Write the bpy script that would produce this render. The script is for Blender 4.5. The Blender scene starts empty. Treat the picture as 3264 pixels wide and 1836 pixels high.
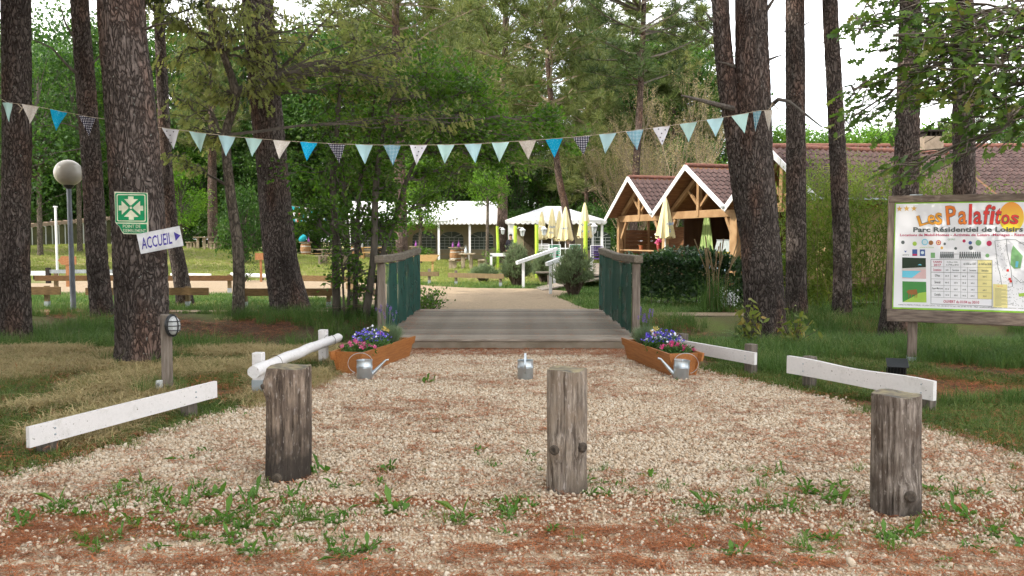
import bpy, bmesh, math, random
import numpy as np
from mathutils import Vector, Matrix, Euler, noise
random.seed(11); rng = np.random.default_rng(11)
SC = bpy.context.scene; COL = SC.collection; R = math.radians

# ---------------------------------------------------------------- camera, sky, sun, exposure
FPX, CAMH, PITCH = 2700.0, 1.55, math.atan(158 / 2700.0)
cam_d = bpy.data.cameras.new('camera'); cam = bpy.data.objects.new('camera', cam_d); COL.objects.link(cam)
cam.location = (0, 0, CAMH); cam.rotation_euler = (math.pi / 2 - PITCH, 0, 0)
cam_d.sensor_width = 36; cam_d.lens = 36 * FPX / 3264; cam_d.clip_start = 0.05; cam_d.clip_end = 1500
SC.camera = cam
SUN_EL, SUN_AZ = R(40), R(-112)          # azimuth from +Y, clockwise: the sun stands to the left, a little behind the camera
w = bpy.data.worlds.new('World'); SC.world = w; w.use_nodes = True
nt = w.node_tree; nt.nodes.clear()
wo = nt.nodes.new('ShaderNodeOutputWorld'); bg = nt.nodes.new('ShaderNodeBackground'); sky = nt.nodes.new('ShaderNodeTexSky')
sky.sky_type = 'NISHITA'; sky.sun_disc = False; sky.sun_elevation = SUN_EL; sky.sun_rotation = SUN_AZ
sky.air_density = 1.0; sky.dust_density = 1.5; sky.ozone_density = 1.0
tc = nt.nodes.new('ShaderNodeTexCoord'); cn = nt.nodes.new('ShaderNodeTexNoise'); cn.inputs['Scale'].default_value = 3.0
cn.inputs['Detail'].default_value = 6; cn.inputs['Roughness'].default_value = .6
cr = nt.nodes.new('ShaderNodeMapRange'); cr.inputs[1].default_value = .36; cr.inputs[2].default_value = .62; cr.inputs[3].default_value = .35; cr.inputs[4].default_value = 1
cm = nt.nodes.new('ShaderNodeMix'); cm.data_type = 'RGBA'; cm.inputs[7].default_value = (12.0, 11.9, 11.7, 1)
nt.links.new(tc.outputs['Generated'], cn.inputs['Vector']); nt.links.new(cn.outputs['Fac'], cr.inputs[0])
nt.links.new(cr.outputs[0], cm.inputs[0]); nt.links.new(sky.outputs[0], cm.inputs[6])
nt.links.new(cm.outputs[2], bg.inputs[0]); bg.inputs[1].default_value = 0.135
nt.links.new(bg.outputs[0], wo.inputs[0])
sl = bpy.data.lights.new('sun', 'SUN'); sl.energy = 3.0; sl.angle = R(.6); sl.color = (1, .93, .82)
sun = bpy.data.objects.new('sun', sl); COL.objects.link(sun)
TO_SUN = Vector((math.sin(SUN_AZ) * math.cos(SUN_EL), math.cos(SUN_AZ) * math.cos(SUN_EL), math.sin(SUN_EL)))
sun.rotation_euler = TO_SUN.to_track_quat('Z', 'Y').to_euler(); sun.location = (-20, -10, 30)
SC.view_settings.view_transform = 'Standard'; SC.view_settings.look = 'None'; SC.view_settings.gamma = 1
SC.view_settings.exposure = 1.15
SC.render.engine = 'CYCLES'; SC.cycles.max_bounces = 4; SC.cycles.diffuse_bounces = 2; SC.cycles.glossy_bounces = 2; SC.cycles.transmission_bounces = 2; SC.cycles.transparent_max_bounces = 6; SC.cycles.use_adaptive_sampling = True; SC.cycles.adaptive_threshold = .03; SC.cycles.use_denoising = True
SC.cycles.sample_clamp_indirect = 6; SC.cycles.debug_use_spatial_splits = True

# ---------------------------------------------------------------- helpers
K = 3264 / 2576
def terr(x, y):
    """height of the ground"""
    z = 0.0
    if 11.4 < y < 16.6:
        t = (y - 11.4) / 5.2; z -= .26 * math.sin(math.pi * t) ** 2
    z += 1.15 * math.exp(-(((x + 26) / 13) ** 2 + ((y - 52) / 11) ** 2))
    return z
def P(px, py, d):
    """point seen at photo pixel (px, py), d metres in front of the camera"""
    u = (px - 1632) / FPX; v = (918 - py) / FPX
    t = d / (math.cos(PITCH) + v * math.sin(PITCH))
    return Vector((t * u, d, CAMH + t * (-math.sin(PITCH) + v * math.cos(PITCH))))
def G(px, py):
    """point of the ground seen at photo pixel"""
    z = 0
    for _ in range(8):
        u = (px - 1632) / FPX; v = (918 - py) / FPX
        dz = -math.sin(PITCH) + v * math.cos(PITCH); t = (z - CAMH) / dz
        p = Vector((t * u, t * (math.cos(PITCH) + v * math.sin(PITCH)), z)); z = terr(p.x, p.y)
    return p
def PD(x, y, d): return P(x * K, y * K, d)
def GD(x, y): return G(x * K, y * K)
def lin(h):
    h = h.lstrip('#'); c = [int(h[i:i + 2], 16) / 255 for i in (0, 2, 4)]
    return tuple((v / 12.92 if v <= .04045 else ((v + .055) / 1.055) ** 2.4) for v in c)

MATS = {}
def mat(name, col, rough=.7, col2=None, scale=8, stretch=(1, 1, 1), bump=0, bscale=None, metal=0, spec=.3, detail=5, lo=.35, hi=.65, coord='Object', rand=0, coat=0):
    """principled material, colour mixed from two tones by stretched noise, with fine relief"""
    if name in MATS: return MATS[name]
    m = bpy.data.materials.new(name); m.use_nodes = True; n = m.node_tree.nodes; l = m.node_tree.links
    b = n['Principled BSDF']; b.inputs['Roughness'].default_value = rough; b.inputs['Metallic'].default_value = metal
    b.inputs['Specular IOR Level'].default_value = spec; b.inputs['Coat Weight'].default_value = coat
    t = n.new('ShaderNodeTexCoord'); mp = n.new('ShaderNodeMapping'); mp.inputs['Scale'].default_value = stretch
    l.new(t.outputs[coord], mp.inputs[0])
    ns = n.new('ShaderNodeTexNoise'); ns.inputs['Scale'].default_value = scale; ns.inputs['Detail'].default_value = detail
    l.new(mp.outputs[0], ns.inputs['Vector'])
    c2 = col2 or tuple(v * .72 for v in col)
    mr = n.new('ShaderNodeMapRange'); mr.inputs[1].default_value = lo; mr.inputs[2].default_value = hi
    l.new(ns.outputs['Fac'], mr.inputs[0])
    mx = n.new('ShaderNodeMix'); mx.data_type = 'RGBA'; mx.inputs[6].default_value = (*col, 1); mx.inputs[7].default_value = (*c2, 1)
    l.new(mr.outputs[0], mx.inputs[0]); out = mx.outputs[2]
    if rand:
        oi = n.new('ShaderNodeObjectInfo'); hs = n.new('ShaderNodeHueSaturation')
        r1 = n.new('ShaderNodeMapRange'); r1.inputs[3].default_value = 1 - rand; r1.inputs[4].default_value = 1 + rand
        l.new(oi.outputs['Random'], r1.inputs[0]); l.new(r1.outputs[0], hs.inputs['Value']); l.new(out, hs.inputs['Color']); out = hs.outputs[0]
    l.new(out, b.inputs['Base Color'])
    if bump:
        bs = n.new('ShaderNodeTexNoise'); bs.inputs['Scale'].default_value = bscale or scale * 3; bs.inputs['Detail'].default_value = 6
        l.new(mp.outputs[0], bs.inputs['Vector'])
        bp = n.new('ShaderNodeBump'); bp.inputs['Strength'].default_value = bump; bp.inputs['Distance'].default_value = .02
        l.new(bs.outputs['Fac'], bp.inputs['Height']); l.new(bp.outputs[0], b.inputs['Normal'])
    MATS[name] = m; return m
def leafmat(name, a, b, c=None, trans=.35, rough=.5, nscale=.8, spec=.25):
    """leaf: tone varies leaf by leaf (face attribute rnd) and clump by clump (noise); some light passes through"""
    if name in MATS: return MATS[name]
    m = bpy.data.materials.new(name); m.use_nodes = True; n = m.node_tree.nodes; l = m.node_tree.links
    p = n['Principled BSDF']; p.inputs['Roughness'].default_value = rough; p.inputs['Specular IOR Level'].default_value = spec
    at = n.new('ShaderNodeAttribute'); at.attribute_name = 'rnd'
    g = n.new('ShaderNodeNewGeometry'); ns = n.new('ShaderNodeTexNoise'); ns.inputs['Scale'].default_value = nscale; ns.inputs['Detail'].default_value = 3
    l.new(g.outputs['Position'], ns.inputs['Vector'])
    ad = n.new('ShaderNodeMath'); ad.operation = 'MULTIPLY_ADD'; ad.inputs[1].default_value = .55
    sc = n.new('ShaderNodeMapRange'); sc.inputs[1].default_value = .3; sc.inputs[2].default_value = .7; sc.inputs[4].default_value = .45
    l.new(ns.outputs['Fac'], sc.inputs[0]); l.new(at.outputs['Fac'], ad.inputs[0]); l.new(sc.outputs[0], ad.inputs[2])
    rp = n.new('ShaderNodeValToRGB'); e = rp.color_ramp.elements
    e[0].color = (*a, 1); e[0].position = .1; e[1].color = (*b, 1); e[1].position = .7
    if c: x = e.new(.97); x.color = (*c, 1)
    l.new(ad.outputs[0], rp.inputs[0]); l.new(rp.outputs[0], p.inputs['Base Color'])
    tr = n.new('ShaderNodeBsdfTranslucent'); hs = n.new('ShaderNodeHueSaturation'); hs.inputs['Value'].default_value = 1.5; hs.inputs['Saturation'].default_value = 1.1
    l.new(rp.outputs[0], hs.inputs['Color']); l.new(hs.outputs[0], tr.inputs[0])
    ms = n.new('ShaderNodeMixShader'); ms.inputs[0].default_value = trans
    l.new(p.outputs[0], ms.inputs[1]); l.new(tr.outputs[0], ms.inputs[2])
    l.new(ms.outputs[0], n['Material Output'].inputs[0])
    MATS[name] = m; return m

def tag(o, label=None, cat=None, group=None, kind=None):
    if label: o['label'] = label
    if cat: o['category'] = cat
    if group: o['group'] = group
    if kind: o['kind'] = kind
    return o
def thing(name, loc, label, cat, group=None, rz=0):
    o = bpy.data.objects.new(name, None); COL.objects.link(o); o.empty_display_size = .1
    o.location = loc; o.rotation_euler = (0, 0, rz)
    return tag(o, label, cat, group)
def wmat(o):
    m = Matrix.Identity(4)
    while o: m = o.matrix_basis @ m; o = o.parent
    return m
def link(name, me, parent=None):
    o = bpy.data.objects.new(name, me); COL.objects.link(o)
    if parent: o.parent = parent
    return o
def copy_tree(o, parent=None):
    c = o.copy(); COL.objects.link(c); c.parent = parent
    for ch in list(o.children): copy_tree(ch, c)
    return c

class MB:
    """collects solids for ONE mesh"""
    def __init__(s): s.v = []; s.f = []; s.m = []
    def add(s, vs, fs, mi=0):
        o = len(s.v); s.v += [tuple(v) for v in vs]; s.f += [tuple(i + o for i in f) for f in fs]; s.m += [mi] * len(fs); return s
    def box(s, c, size, rot=None, mi=0, bev=0):
        hx, hy, hz = size[0] / 2, size[1] / 2, size[2] / 2; c = Vector(c)
        if bev:
            b = min(bev, hx * .9, hy * .9, hz * .9)
            bm = bmesh.new(); bmesh.ops.create_cube(bm, size=1)
            for v in bm.verts: v.co = Vector((v.co.x * size[0], v.co.y * size[1], v.co.z * size[2]))
            bmesh.ops.bevel(bm, geom=bm.edges[:], offset=b, segments=1, affect='EDGES')
            vs = [v.co.copy() for v in bm.verts]; bm.verts.index_update(); fs = [[v.index for v in f.verts] for f in bm.faces]; bm.free()
        else:
            vs = [Vector((x, y, z)) for x in (-hx, hx) for y in (-hy, hy) for z in (-hz, hz)]
            fs = [(0, 1, 3, 2), (4, 6, 7, 5), (0, 4, 5, 1), (2, 3, 7, 6), (0, 2, 6, 4), (1, 5, 7, 3)]
        if rot is not None: vs = [rot @ v for v in vs]
        return s.add([v + c for v in vs], fs, mi)
    def bar(s, a, b, wd, th, up=(0, 0, 1), mi=0, bev=0):
        """board from a to b: th along up, wd sideways"""
        a, b = Vector(a), Vector(b); d = (b - a); L = d.length; x = d.normalized(); u = Vector(up)
        y = u.cross(x)
        if y.length < 1e-4: y = Vector((0, 1, 0)).cross(x)
        y.normalize(); z = x.cross(y); rot = Matrix((x, y, z)).transposed()
        return s.box((a + b) / 2, (L, wd, th), rot, mi, bev)
    def tube(s, pts, rad, n=8, mi=0, cap=True, jit=None):
        pts = [Vector(p) for p in pts]
        if not hasattr(rad, '__len__'): rad = [rad] * len(pts)
        vs = []; ref = Vector((0, 0, 1))
        for i, p in enumerate(pts):
            t = (pts[min(i + 1, len(pts) - 1)] - pts[max(i - 1, 0)]).normalized()
            if i == 0:
                if abs(t.z) > .9: ref = Vector((1, 0, 0))
                x = ref.cross(t).normalized()
            else: x = (x - t * x.dot(t)).normalized()
            y = t.cross(x)
            for k in range(n):
                a = 2 * math.pi * k / n; r = rad[i] * (jit(i, k) if jit else 1)
                vs.append(p + x * math.cos(a) * r + y * math.sin(a) * r)
        m = len(pts); fs = [(i * n + k, i * n + (k + 1) % n, (i + 1) * n + (k + 1) % n, (i + 1) * n + k) for i in range(m - 1) for k in range(n)]
        if cap: fs += [tuple(range(n))[::-1], tuple((m - 1) * n + k for k in range(n))]
        return s.add(vs, fs, mi)
    def lathe(s, c, prof, n=20, mi=0, rot=None):
        c = Vector(c); vs = []
        for r, z in prof:
            for k in range(n):
                a = 2 * math.pi * k / n; v = Vector((r * math.cos(a), r * math.sin(a), z)); vs.append((rot @ v if rot else v) + c)
        m = len(prof); fs = [(i * n + k, i * n + (k + 1) % n, (i + 1) * n + (k + 1) % n, (i + 1) * n + k) for i in range(m - 1) for k in range(n)]
        if prof[0][0] > 1e-4: fs.append(tuple(range(n))[::-1])
        if prof[-1][0] > 1e-4: fs.append(tuple((m - 1) * n + k for k in range(n)))
        return s.add(vs, fs, mi)
    def prism(s, outline, o, ax, ay, depth, mi=0):
        """flat outline [(a,b)..] on axes ax, ay from o, extruded by the vector depth"""
        o, ax, ay, dv = Vector(o), Vector(ax), Vector(ay), Vector(depth); n = len(outline)
        vs = [o + ax * a + ay * b for a, b in outline]; vs += [v + dv for v in vs]
        fs = [tuple(range(n))[::-1], tuple(range(n, 2 * n))] + [(i, (i + 1) % n, n + (i + 1) % n, n + i) for i in range(n)]
        return s.add(vs, fs, mi)
    def ball(s, c, r, n=10, m=7, mi=0):
        rx, ry, rz = r if hasattr(r, '__len__') else (r, r, r); c = Vector(c); vs = []
        for i in range(m + 1):
            th = math.pi * i / m
            for k in range(n):
                a = 2 * math.pi * k / n; vs.append(c + Vector((rx * math.sin(th) * math.cos(a), ry * math.sin(th) * math.sin(a), rz * math.cos(th))))
        return s.add(vs, [(i * n + k, (i + 1) * n + k, (i + 1) * n + (k + 1) % n, i * n + (k + 1) % n) for i in range(m) for k in range(n)], mi)
    def mesh(s, name, mats, smooth=False, inv=None):
        me = bpy.data.meshes.new(name); vs = s.v
        if inv is not None: vs = [inv @ Vector(v) for v in vs]
        me.from_pydata([tuple(v) for v in vs], [], s.f)
        for m in (mats if isinstance(mats, (list, tuple)) else [mats]): me.materials.append(m)
        if any(s.m): me.polygons.foreach_set('material_index', s.m)
        if smooth: me.polygons.foreach_set('use_smooth', [True] * len(me.polygons))
        me.update()
        bm = bmesh.new(); bm.from_mesh(me); bmesh.ops.recalc_face_normals(bm, faces=bm.faces[:]); bm.to_mesh(me); bm.free()
        if smooth:
            try: me.set_sharp_from_angle(angle=R(40))
            except Exception: pass
        return me
    def build(s, name, mats, parent=None, smooth=False, world=False):
        inv = wmat(parent).inverted() if (world and parent) else None
        return link(name, s.mesh(name, mats, smooth, inv), parent)

def fast_mesh(name, V, per, mats, rnd=None, mi=None):
    """V: (n*per, 3) array of loose polygons of `per` corners"""
    V = np.ascontiguousarray(V, dtype=np.float32).reshape(-1, 3); n = len(V) // per
    me = bpy.data.meshes.new(name); me.vertices.add(len(V)); me.vertices.foreach_set('co', V.ravel())
    me.loops.add(len(V)); me.loops.foreach_set('vertex_index', np.arange(len(V), dtype=np.int32))
    me.polygons.add(n); me.polygons.foreach_set('loop_start', np.arange(0, n * per, per, dtype=np.int32))
    a = me.attributes.new('rnd', 'FLOAT', 'FACE'); a.data.foreach_set('value', (rng.random(n) if rnd is None else rnd).astype(np.float32))
    for m in (mats if isinstance(mats, (list, tuple)) else [mats]): me.materials.append(m)
    if mi is not None: me.polygons.foreach_set('material_index', mi.astype(np.int32))
    me.update(calc_edges=True); return me
def unit(a): return a / np.maximum(np.linalg.norm(a, axis=-1, keepdims=True), 1e-6)
LEAF4 = np.array([(0, 0), (.5, .42), (0, 1), (-.5, .42)])
LEAF6 = np.array([(0, 0), (.38, .25), (.42, .6), (0, 1), (-.42, .6), (-.38, .25)])
OAK = np.array([(0, 0), (.12, .12), (.34, .22), (.16, .36), (.46, .52), (.2, .62), (.38, .82), (.1, .86), (0, 1), (-.1, .86), (-.38, .82), (-.2, .62), (-.46, .52), (-.16, .36), (-.34, .22), (-.12, .12)])
def leaves(C, length, width, droop=.0, tmpl=LEAF4, up=.5, dirs=None, var=.35):
    """leaf polygons at points C"""
    n = len(C); d = unit(rng.normal(size=(n, 3)) + np.array([0, 0, -droop * 2])) if dirs is None else unit(dirs + rng.normal(size=(n, 3)) * .35)
    nm = unit(rng.normal(size=(n, 3)) + np.array([0, 0, up * 2])); s = unit(np.cross(d, nm))
    f = 1 + var * (rng.random(n) * 2 - 1)
    V = C[:, None, :] + (s[:, None, :] * tmpl[None, :, 0, None] * width + d[:, None, :] * tmpl[None, :, 1, None] * length) * f[:, None, None]
    cup = np.cross(s, d); V = V - cup[:, None, :] * (np.abs(tmpl[None, :, 0, None]) * width * .35 + tmpl[None, :, 1, None] ** 2 * length * .18) * f[:, None, None]
    return V.reshape(-1, 3), len(tmpl)
def needles(C, A, length, width, k=10, spread=1.0):
    """tufts of k needles at C along axis A"""
    n = len(C); d = unit(A[:, None, :] + rng.normal(size=(n, k, 3)) * spread * .75); L = length * (.7 + .6 * rng.random((n, k, 1)))
    s = unit(np.cross(d, rng.normal(size=(n, k, 3)))) * width / 2; c = C[:, None, :]
    V = np.stack([c - s, c + s, c + d * L], axis=2); return V.reshape(-1, 3)

def scatter(name, pts, rot, scl, idx, protos, label=None, kind='stuff', parent=None):
    """geometry-node instances of the prototype meshes on given points"""
    me = bpy.data.meshes.new(name); me.vertices.add(len(pts)); me.vertices.foreach_set('co', np.asarray(pts, np.float32).ravel())
    a = me.attributes.new('rot', 'FLOAT_VECTOR', 'POINT'); a.data.foreach_set('vector', np.asarray(rot, np.float32).ravel())
    a = me.attributes.new('scl', 'FLOAT_VECTOR', 'POINT'); s3 = np.asarray(scl, np.float32)
    if s3.ndim == 1: s3 = np.repeat(s3[:, None], 3, 1)
    a.data.foreach_set('vector', s3.ravel())
    a = me.attributes.new('pick', 'INT', 'POINT'); a.data.foreach_set('value', np.asarray(idx, np.int32))
    o = link(name, me, parent); c = bpy.data.collections.new(name + '_kinds')
    for i, pm in enumerate(protos): c.objects.link(bpy.data.objects.new('%s_kind_%02d' % (name, i), pm))
    ng = bpy.data.node_groups.new(name, 'GeometryNodeTree')
    ng.interface.new_socket('Geometry', in_out='INPUT', socket_type='NodeSocketGeometry'); ng.interface.new_socket('Geometry', in_out='OUTPUT', socket_type='NodeSocketGeometry')
    N = ng.nodes; L = ng.links; gi = N.new('NodeGroupInput'); go = N.new('NodeGroupOutput')
    ci = N.new('GeometryNodeCollectionInfo'); ci.inputs[0].default_value = c; ci.inputs[1].default_value = True; ci.inputs[2].default_value = True
    ip = N.new('GeometryNodeInstanceOnPoints'); ip.inputs['Pick Instance'].default_value = True
    def na(nm, t):
        q = N.new('GeometryNodeInputNamedAttribute'); q.data_type = t; q.inputs[0].default_value = nm; return q.outputs[0]
    er = N.new('FunctionNodeEulerToRotation'); L.new(na('rot', 'FLOAT_VECTOR'), er.inputs[0])
    L.new(gi.outputs[0], ip.inputs['Points']); L.new(ci.outputs[0], ip.inputs['Instance']); L.new(na('pick', 'INT'), ip.inputs['Instance Index'])
    L.new(er.outputs[0], ip.inputs['Rotation']); L.new(na('scl', 'FLOAT_VECTOR'), ip.inputs['Scale']); L.new(ip.outputs[0], go.inputs[0])
    md = o.modifiers.new('scatter', 'NODES'); md.node_group = ng
    o['kind'] = kind
    if label: o['label'] = label
    return o
def text_mesh(s, shear=0, bold=0, spacing=1):
    cu = bpy.data.curves.new('lettering', 'FONT'); cu.body = s; cu.shear = shear; cu.offset = bold; cu.resolution_u = 2; cu.space_character = spacing
    ob = bpy.data.objects.new('lettering_tmp', cu); COL.objects.link(ob)
    bpy.context.view_layer.update()
    me = bpy.data.meshes.new_from_object(ob.evaluated_get(bpy.context.evaluated_depsgraph_get()))
    bpy.data.objects.remove(ob); bpy.data.curves.remove(cu); me.name = 'lettering'; return me
def text(s, parent, m, x0, x1, y0, y1, z, frame=None, shear=0, bold=0, name='lettering', tilt=0, label=None):
    """printed line fitted to the box x0..x1, y0..y1 on the parent's local plane; frame maps (x, y, z) to parent space"""
    me = text_mesh(s, shear, bold); n = len(me.vertices); co = np.empty(n * 3, np.float32); me.vertices.foreach_get('co', co); co = co.reshape(-1, 3)
    mn, mx = co.min(0), co.max(0); X = x0 + (co[:, 0] - mn[0]) / (mx[0] - mn[0]) * (x1 - x0); Y = y0 + (co[:, 1] - mn[1]) / (mx[1] - mn[1]) * (y1 - y0)
    out = np.stack([X, Y, np.full(n, z)], 1)
    if frame is not None: out = out @ np.array(frame.to_3x3()).T + np.array(frame.translation)
    me.vertices.foreach_set('co', out.astype(np.float32).ravel()); me.materials.clear(); me.materials.append(m); me.update()
    o = link(name, me, parent)
    if label: o['label'] = label
    return o

# ---------------------------------------------------------------- shared materials
M_bark = None
def bark(name, dark, light, red, vs=9.0, strength=.9):
    m = bpy.data.materials.new(name); m.use_nodes = True; n = m.node_tree.nodes; l = m.node_tree.links; b = n['Principled BSDF']
    b.inputs['Roughness'].default_value = .95; b.inputs['Specular IOR Level'].default_value = .1
    t = n.new('ShaderNodeTexCoord'); mp = n.new('ShaderNodeMapping'); mp.inputs['Scale'].default_value = (1, 1, .36)
    nz = n.new('ShaderNodeTexNoise'); nz.inputs['Scale'].default_value = 5; nz.inputs['Detail'].default_value = 4
    ad = n.new('ShaderNodeMix'); ad.data_type = 'RGBA'; ad.blend_type = 'LINEAR_LIGHT'; ad.inputs[0].default_value = .2
    l.new(t.outputs['Object'], mp.inputs[0]); l.new(mp.outputs[0], ad.inputs[6]); l.new(mp.outputs[0], nz.inputs['Vector']); l.new(nz.outputs['Color'], ad.inputs[7])
    v = n.new('ShaderNodeTexVoronoi'); v.feature = 'DISTANCE_TO_EDGE'; v.inputs['Scale'].default_value = vs; l.new(ad.outputs[2], v.inputs['Vector'])
    mr = n.new('ShaderNodeMapRange'); mr.inputs[1].default_value = -.04; mr.inputs[2].default_value = .22; l.new(v.outputs['Distance'], mr.inputs[0])
    n2 = n.new('ShaderNodeTexNoise'); n2.inputs['Scale'].default_value = 34; n2.inputs['Detail'].default_value = 6; l.new(mp.outputs[0], n2.inputs['Vector'])
    n3 = n.new('ShaderNodeTexNoise'); n3.inputs['Scale'].default_value = 2.2; n3.inputs['Detail'].default_value = 3; l.new(mp.outputs[0], n3.inputs['Vector'])
    r2 = n.new('ShaderNodeMapRange'); r2.inputs[1].default_value = .5; r2.inputs[2].default_value = .72; l.new(n3.outputs['Fac'], r2.inputs[0])
    c1 = n.new('ShaderNodeMix'); c1.data_type = 'RGBA'; c1.inputs[6].default_value = (*light, 1); c1.inputs[7].default_value = (*red, 1); l.new(r2.outputs[0], c1.inputs[0])
    n5 = n.new('ShaderNodeTexNoise'); n5.inputs['Scale'].default_value = 1.3; n5.inputs['Detail'].default_value = 5; l.new(t.outputs['Object'], n5.inputs['Vector']); r5 = n.new('ShaderNodeMapRange'); r5.inputs[1].default_value = .3; r5.inputs[2].default_value = .7; r5.inputs[3].default_value = .62; r5.inputs[4].default_value = 1.4; l.new(n5.outputs['Fac'], r5.inputs[0]); hv = n.new('ShaderNodeHueSaturation'); l.new(r5.outputs[0], hv.inputs['Value']); l.new(c1.outputs[2], hv.inputs['Color'])
    c2 = n.new('ShaderNodeMix'); c2.data_type = 'RGBA'; c2.inputs[6].default_value = (*dark, 1); l.new(mr.outputs[0], c2.inputs[0]); l.new(hv.outputs[0], c2.inputs[7])
    c3 = n.new('ShaderNodeMix'); c3.data_type = 'RGBA'; c3.blend_type = 'OVERLAY'; c3.inputs[0].default_value = .8; l.new(c2.outputs[2], c3.inputs[6]); l.new(n2.outputs['Fac'], c3.inputs[7])
    # pale lichen flecks
    n4 = n.new('ShaderNodeTexNoise'); n4.inputs['Scale'].default_value = 22; n4.inputs['Detail'].default_value = 2; l.new(t.outputs['Object'], n4.inputs['Vector'])
    r4 = n.new('ShaderNodeMapRange'); r4.inputs[1].default_value = .68; r4.inputs[2].default_value = .74; r4.inputs[4].default_value = .6; l.new(n4.outputs['Fac'], r4.inputs[0])
    c4 = n.new('ShaderNodeMix'); c4.data_type = 'RGBA'; c4.inputs[7].default_value = (.3, .31, .28, 1); l.new(r4.outputs[0], c4.inputs[0]); l.new(c3.outputs[2], c4.inputs[6])
    l.new(c4.outputs[2], b.inputs['Base Color'])
    h = n.new('ShaderNodeMath'); h.operation = 'MULTIPLY_ADD'; h.inputs[1].default_value = .35; l.new(n2.outputs['Fac'], h.inputs[0]); l.new(mr.outputs[0], h.inputs[2])
    bp = n.new('ShaderNodeBump'); bp.inputs['Strength'].default_value = strength; bp.inputs['Distance'].default_value = .03
    l.new(h.outputs[0], bp.inputs['Height']); l.new(bp.outputs[0], b.inputs['Normal'])
    return m
M_bark = bark('pine_bark', (.02, .015, .013), (.132, .108, .097), (.165, .098, .074), vs=18)
M_bark_far = bark('pine_bark_far', (.035, .025, .02), (.13, .095, .08), (.17, .095, .065), vs=12)
M_bark_oak = bark('oak_bark', (.04, .034, .028), (.15, .125, .1), (.13, .1, .075), vs=14, strength=.5)
M_bark_slim = mat('sapling_bark', (.11, .095, .075), .9, (.06, .05, .04), 12, (1, 1, .3), bump=.4)

# ---------------------------------------------------------------- ground
def poly_in(poly, x, y):
    x = np.asarray(x); y = np.asarray(y); c = np.zeros(x.shape, bool); j = len(poly) - 1
    for i in range(len(poly)):
        xi, yi = poly[i]; xj, yj = poly[j]
        if yi != yj:
            k = ((yi > y) != (yj > y)) & (x < (xj - xi) * (y - yi) / (yj - yi) + xi); c ^= k
        j = i
    return c
def nz2(x, y, s, o=0.0): return noise.noise(Vector((x * s + o, y * s - o, o * 1.7)))
left_edge = [GD(*p)[:2] for p in [(835, 946), (780, 978), (640, 1022), (560, 1040), (440, 1080), (330, 1115), (200, 1150), (110, 1180), (-40, 1212)]]
right_edge = [GD(*p)[:2] for p in [(2640, 1165), (2440, 1108), (2330, 1075), (2200, 1048), (2090, 1010), (2000, 986), (1890, 962), (1760, 932)]]
GRAVEL = [(-1.7, 11.62)] + [(-1.98, 10.2)] + left_edge + [(-4.2, 5.0), (4.4, 5.0)] + right_edge + [(1.95, 10.4), (1.7, 11.62)]
def terr_np(X, Y): return np.array([terr(a, b) for a, b in zip(X, Y)])
def cover(x, y):
    """what the soil is: (grass green, needle litter, straw)"""
    n1 = nz2(x, y, .55, 3.1) * .5 + nz2(x, y, 1.9, 8.2) * .3
    if y < 11.7: return (max(0, min(1, .42 + n1 * 1.3)), max(0, min(1, (.22 if x < 0 else .5) + nz2(x, y, .9, 20) * .9)), max(0, min(1, .42 + n1 * 1.6 + (y - 9) * .07)) if x < 0 else max(0, min(1, .35 + n1)))
    if y < 18.2: return (max(0, min(1, .5 + n1 * 1.4)), max(0, min(1, .62 + nz2(x, y, .5, 14) * 1.2)), .1)
    return (max(0, min(1, .8 + n1 * .6)), max(0, .08 + nz2(x, y, .3, 5) * .5) if y < 40 else 0, .12 + max(0, n1 * .5) + (.28 if y > 31 else 0))
xs = np.unique(np.round(np.concatenate([np.arange(-13, 13.01, .3), np.arange(-45, 45.01, 1.6), np.arange(-260, 261, 13)]), 3))
ys = np.unique(np.round(np.concatenate([np.arange(-30, 3, 1.5), np.arange(3, 30, .3), np.arange(30, 80, 1.2), np.arange(80, 420, 14)]), 3))
gv = []; gc = []
for yy in ys:
    for xx in xs:
        gv.append((xx, yy, terr(xx, yy) + (.02 * nz2(xx, yy, .8) if (yy > 5 and not poly_in(GRAVEL, xx, yy)) else -.01))); gc.append(cover(xx, yy))
nx = len(xs); gf = [(j * nx + i, j * nx + i + 1, (j + 1) * nx + i + 1, (j + 1) * nx + i) for j in range(len(ys) - 1) for i in range(nx - 1)]
me = bpy.data.meshes.new('ground'); me.from_pydata(gv, [], gf); me.polygons.foreach_set('use_smooth', [True] * len(gf))
ca = me.attributes.new('cover', 'FLOAT_VECTOR', 'POINT'); ca.data.foreach_set('vector', np.array(gc, np.float32).ravel())
m = bpy.data.materials.new('soil_and_turf'); m.use_nodes = True; n = m.node_tree.nodes; l = m.node_tree.links; b = n['Principled BSDF']; b.inputs['Roughness'].default_value = .95; b.inputs['Specular IOR Level'].default_value = .1
at = n.new('ShaderNodeAttribute'); at.attribute_name = 'cover'; sp = n.new('ShaderNodeSeparateXYZ'); l.new(at.outputs['Vector'], sp.inputs[0])
g = n.new('ShaderNodeNewGeometry'); n1 = n.new('ShaderNodeTexNoise'); n1.inputs['Scale'].default_value = 9; n1.inputs['Detail'].default_value = 8; l.new(g.outputs['Position'], n1.inputs['Vector'])
n2 = n.new('ShaderNodeTexNoise'); n2.inputs['Scale'].default_value = 45; n2.inputs['Detail'].default_value = 5; l.new(g.outputs['Position'], n2.inputs['Vector'])
def thresh(sock, noise_sock, soft=.35):
    a = n.new('ShaderNodeMath'); a.operation = 'ADD'; l.new(sock, a.inputs[0]); l.new(noise_sock, a.inputs[1])
    r = n.new('ShaderNodeMapRange'); r.inputs[1].default_value = 1 - soft; r.inputs[2].default_value = 1 + soft * .6; l.new(a.outputs[0], r.inputs[0]); return r.outputs[0]
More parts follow.
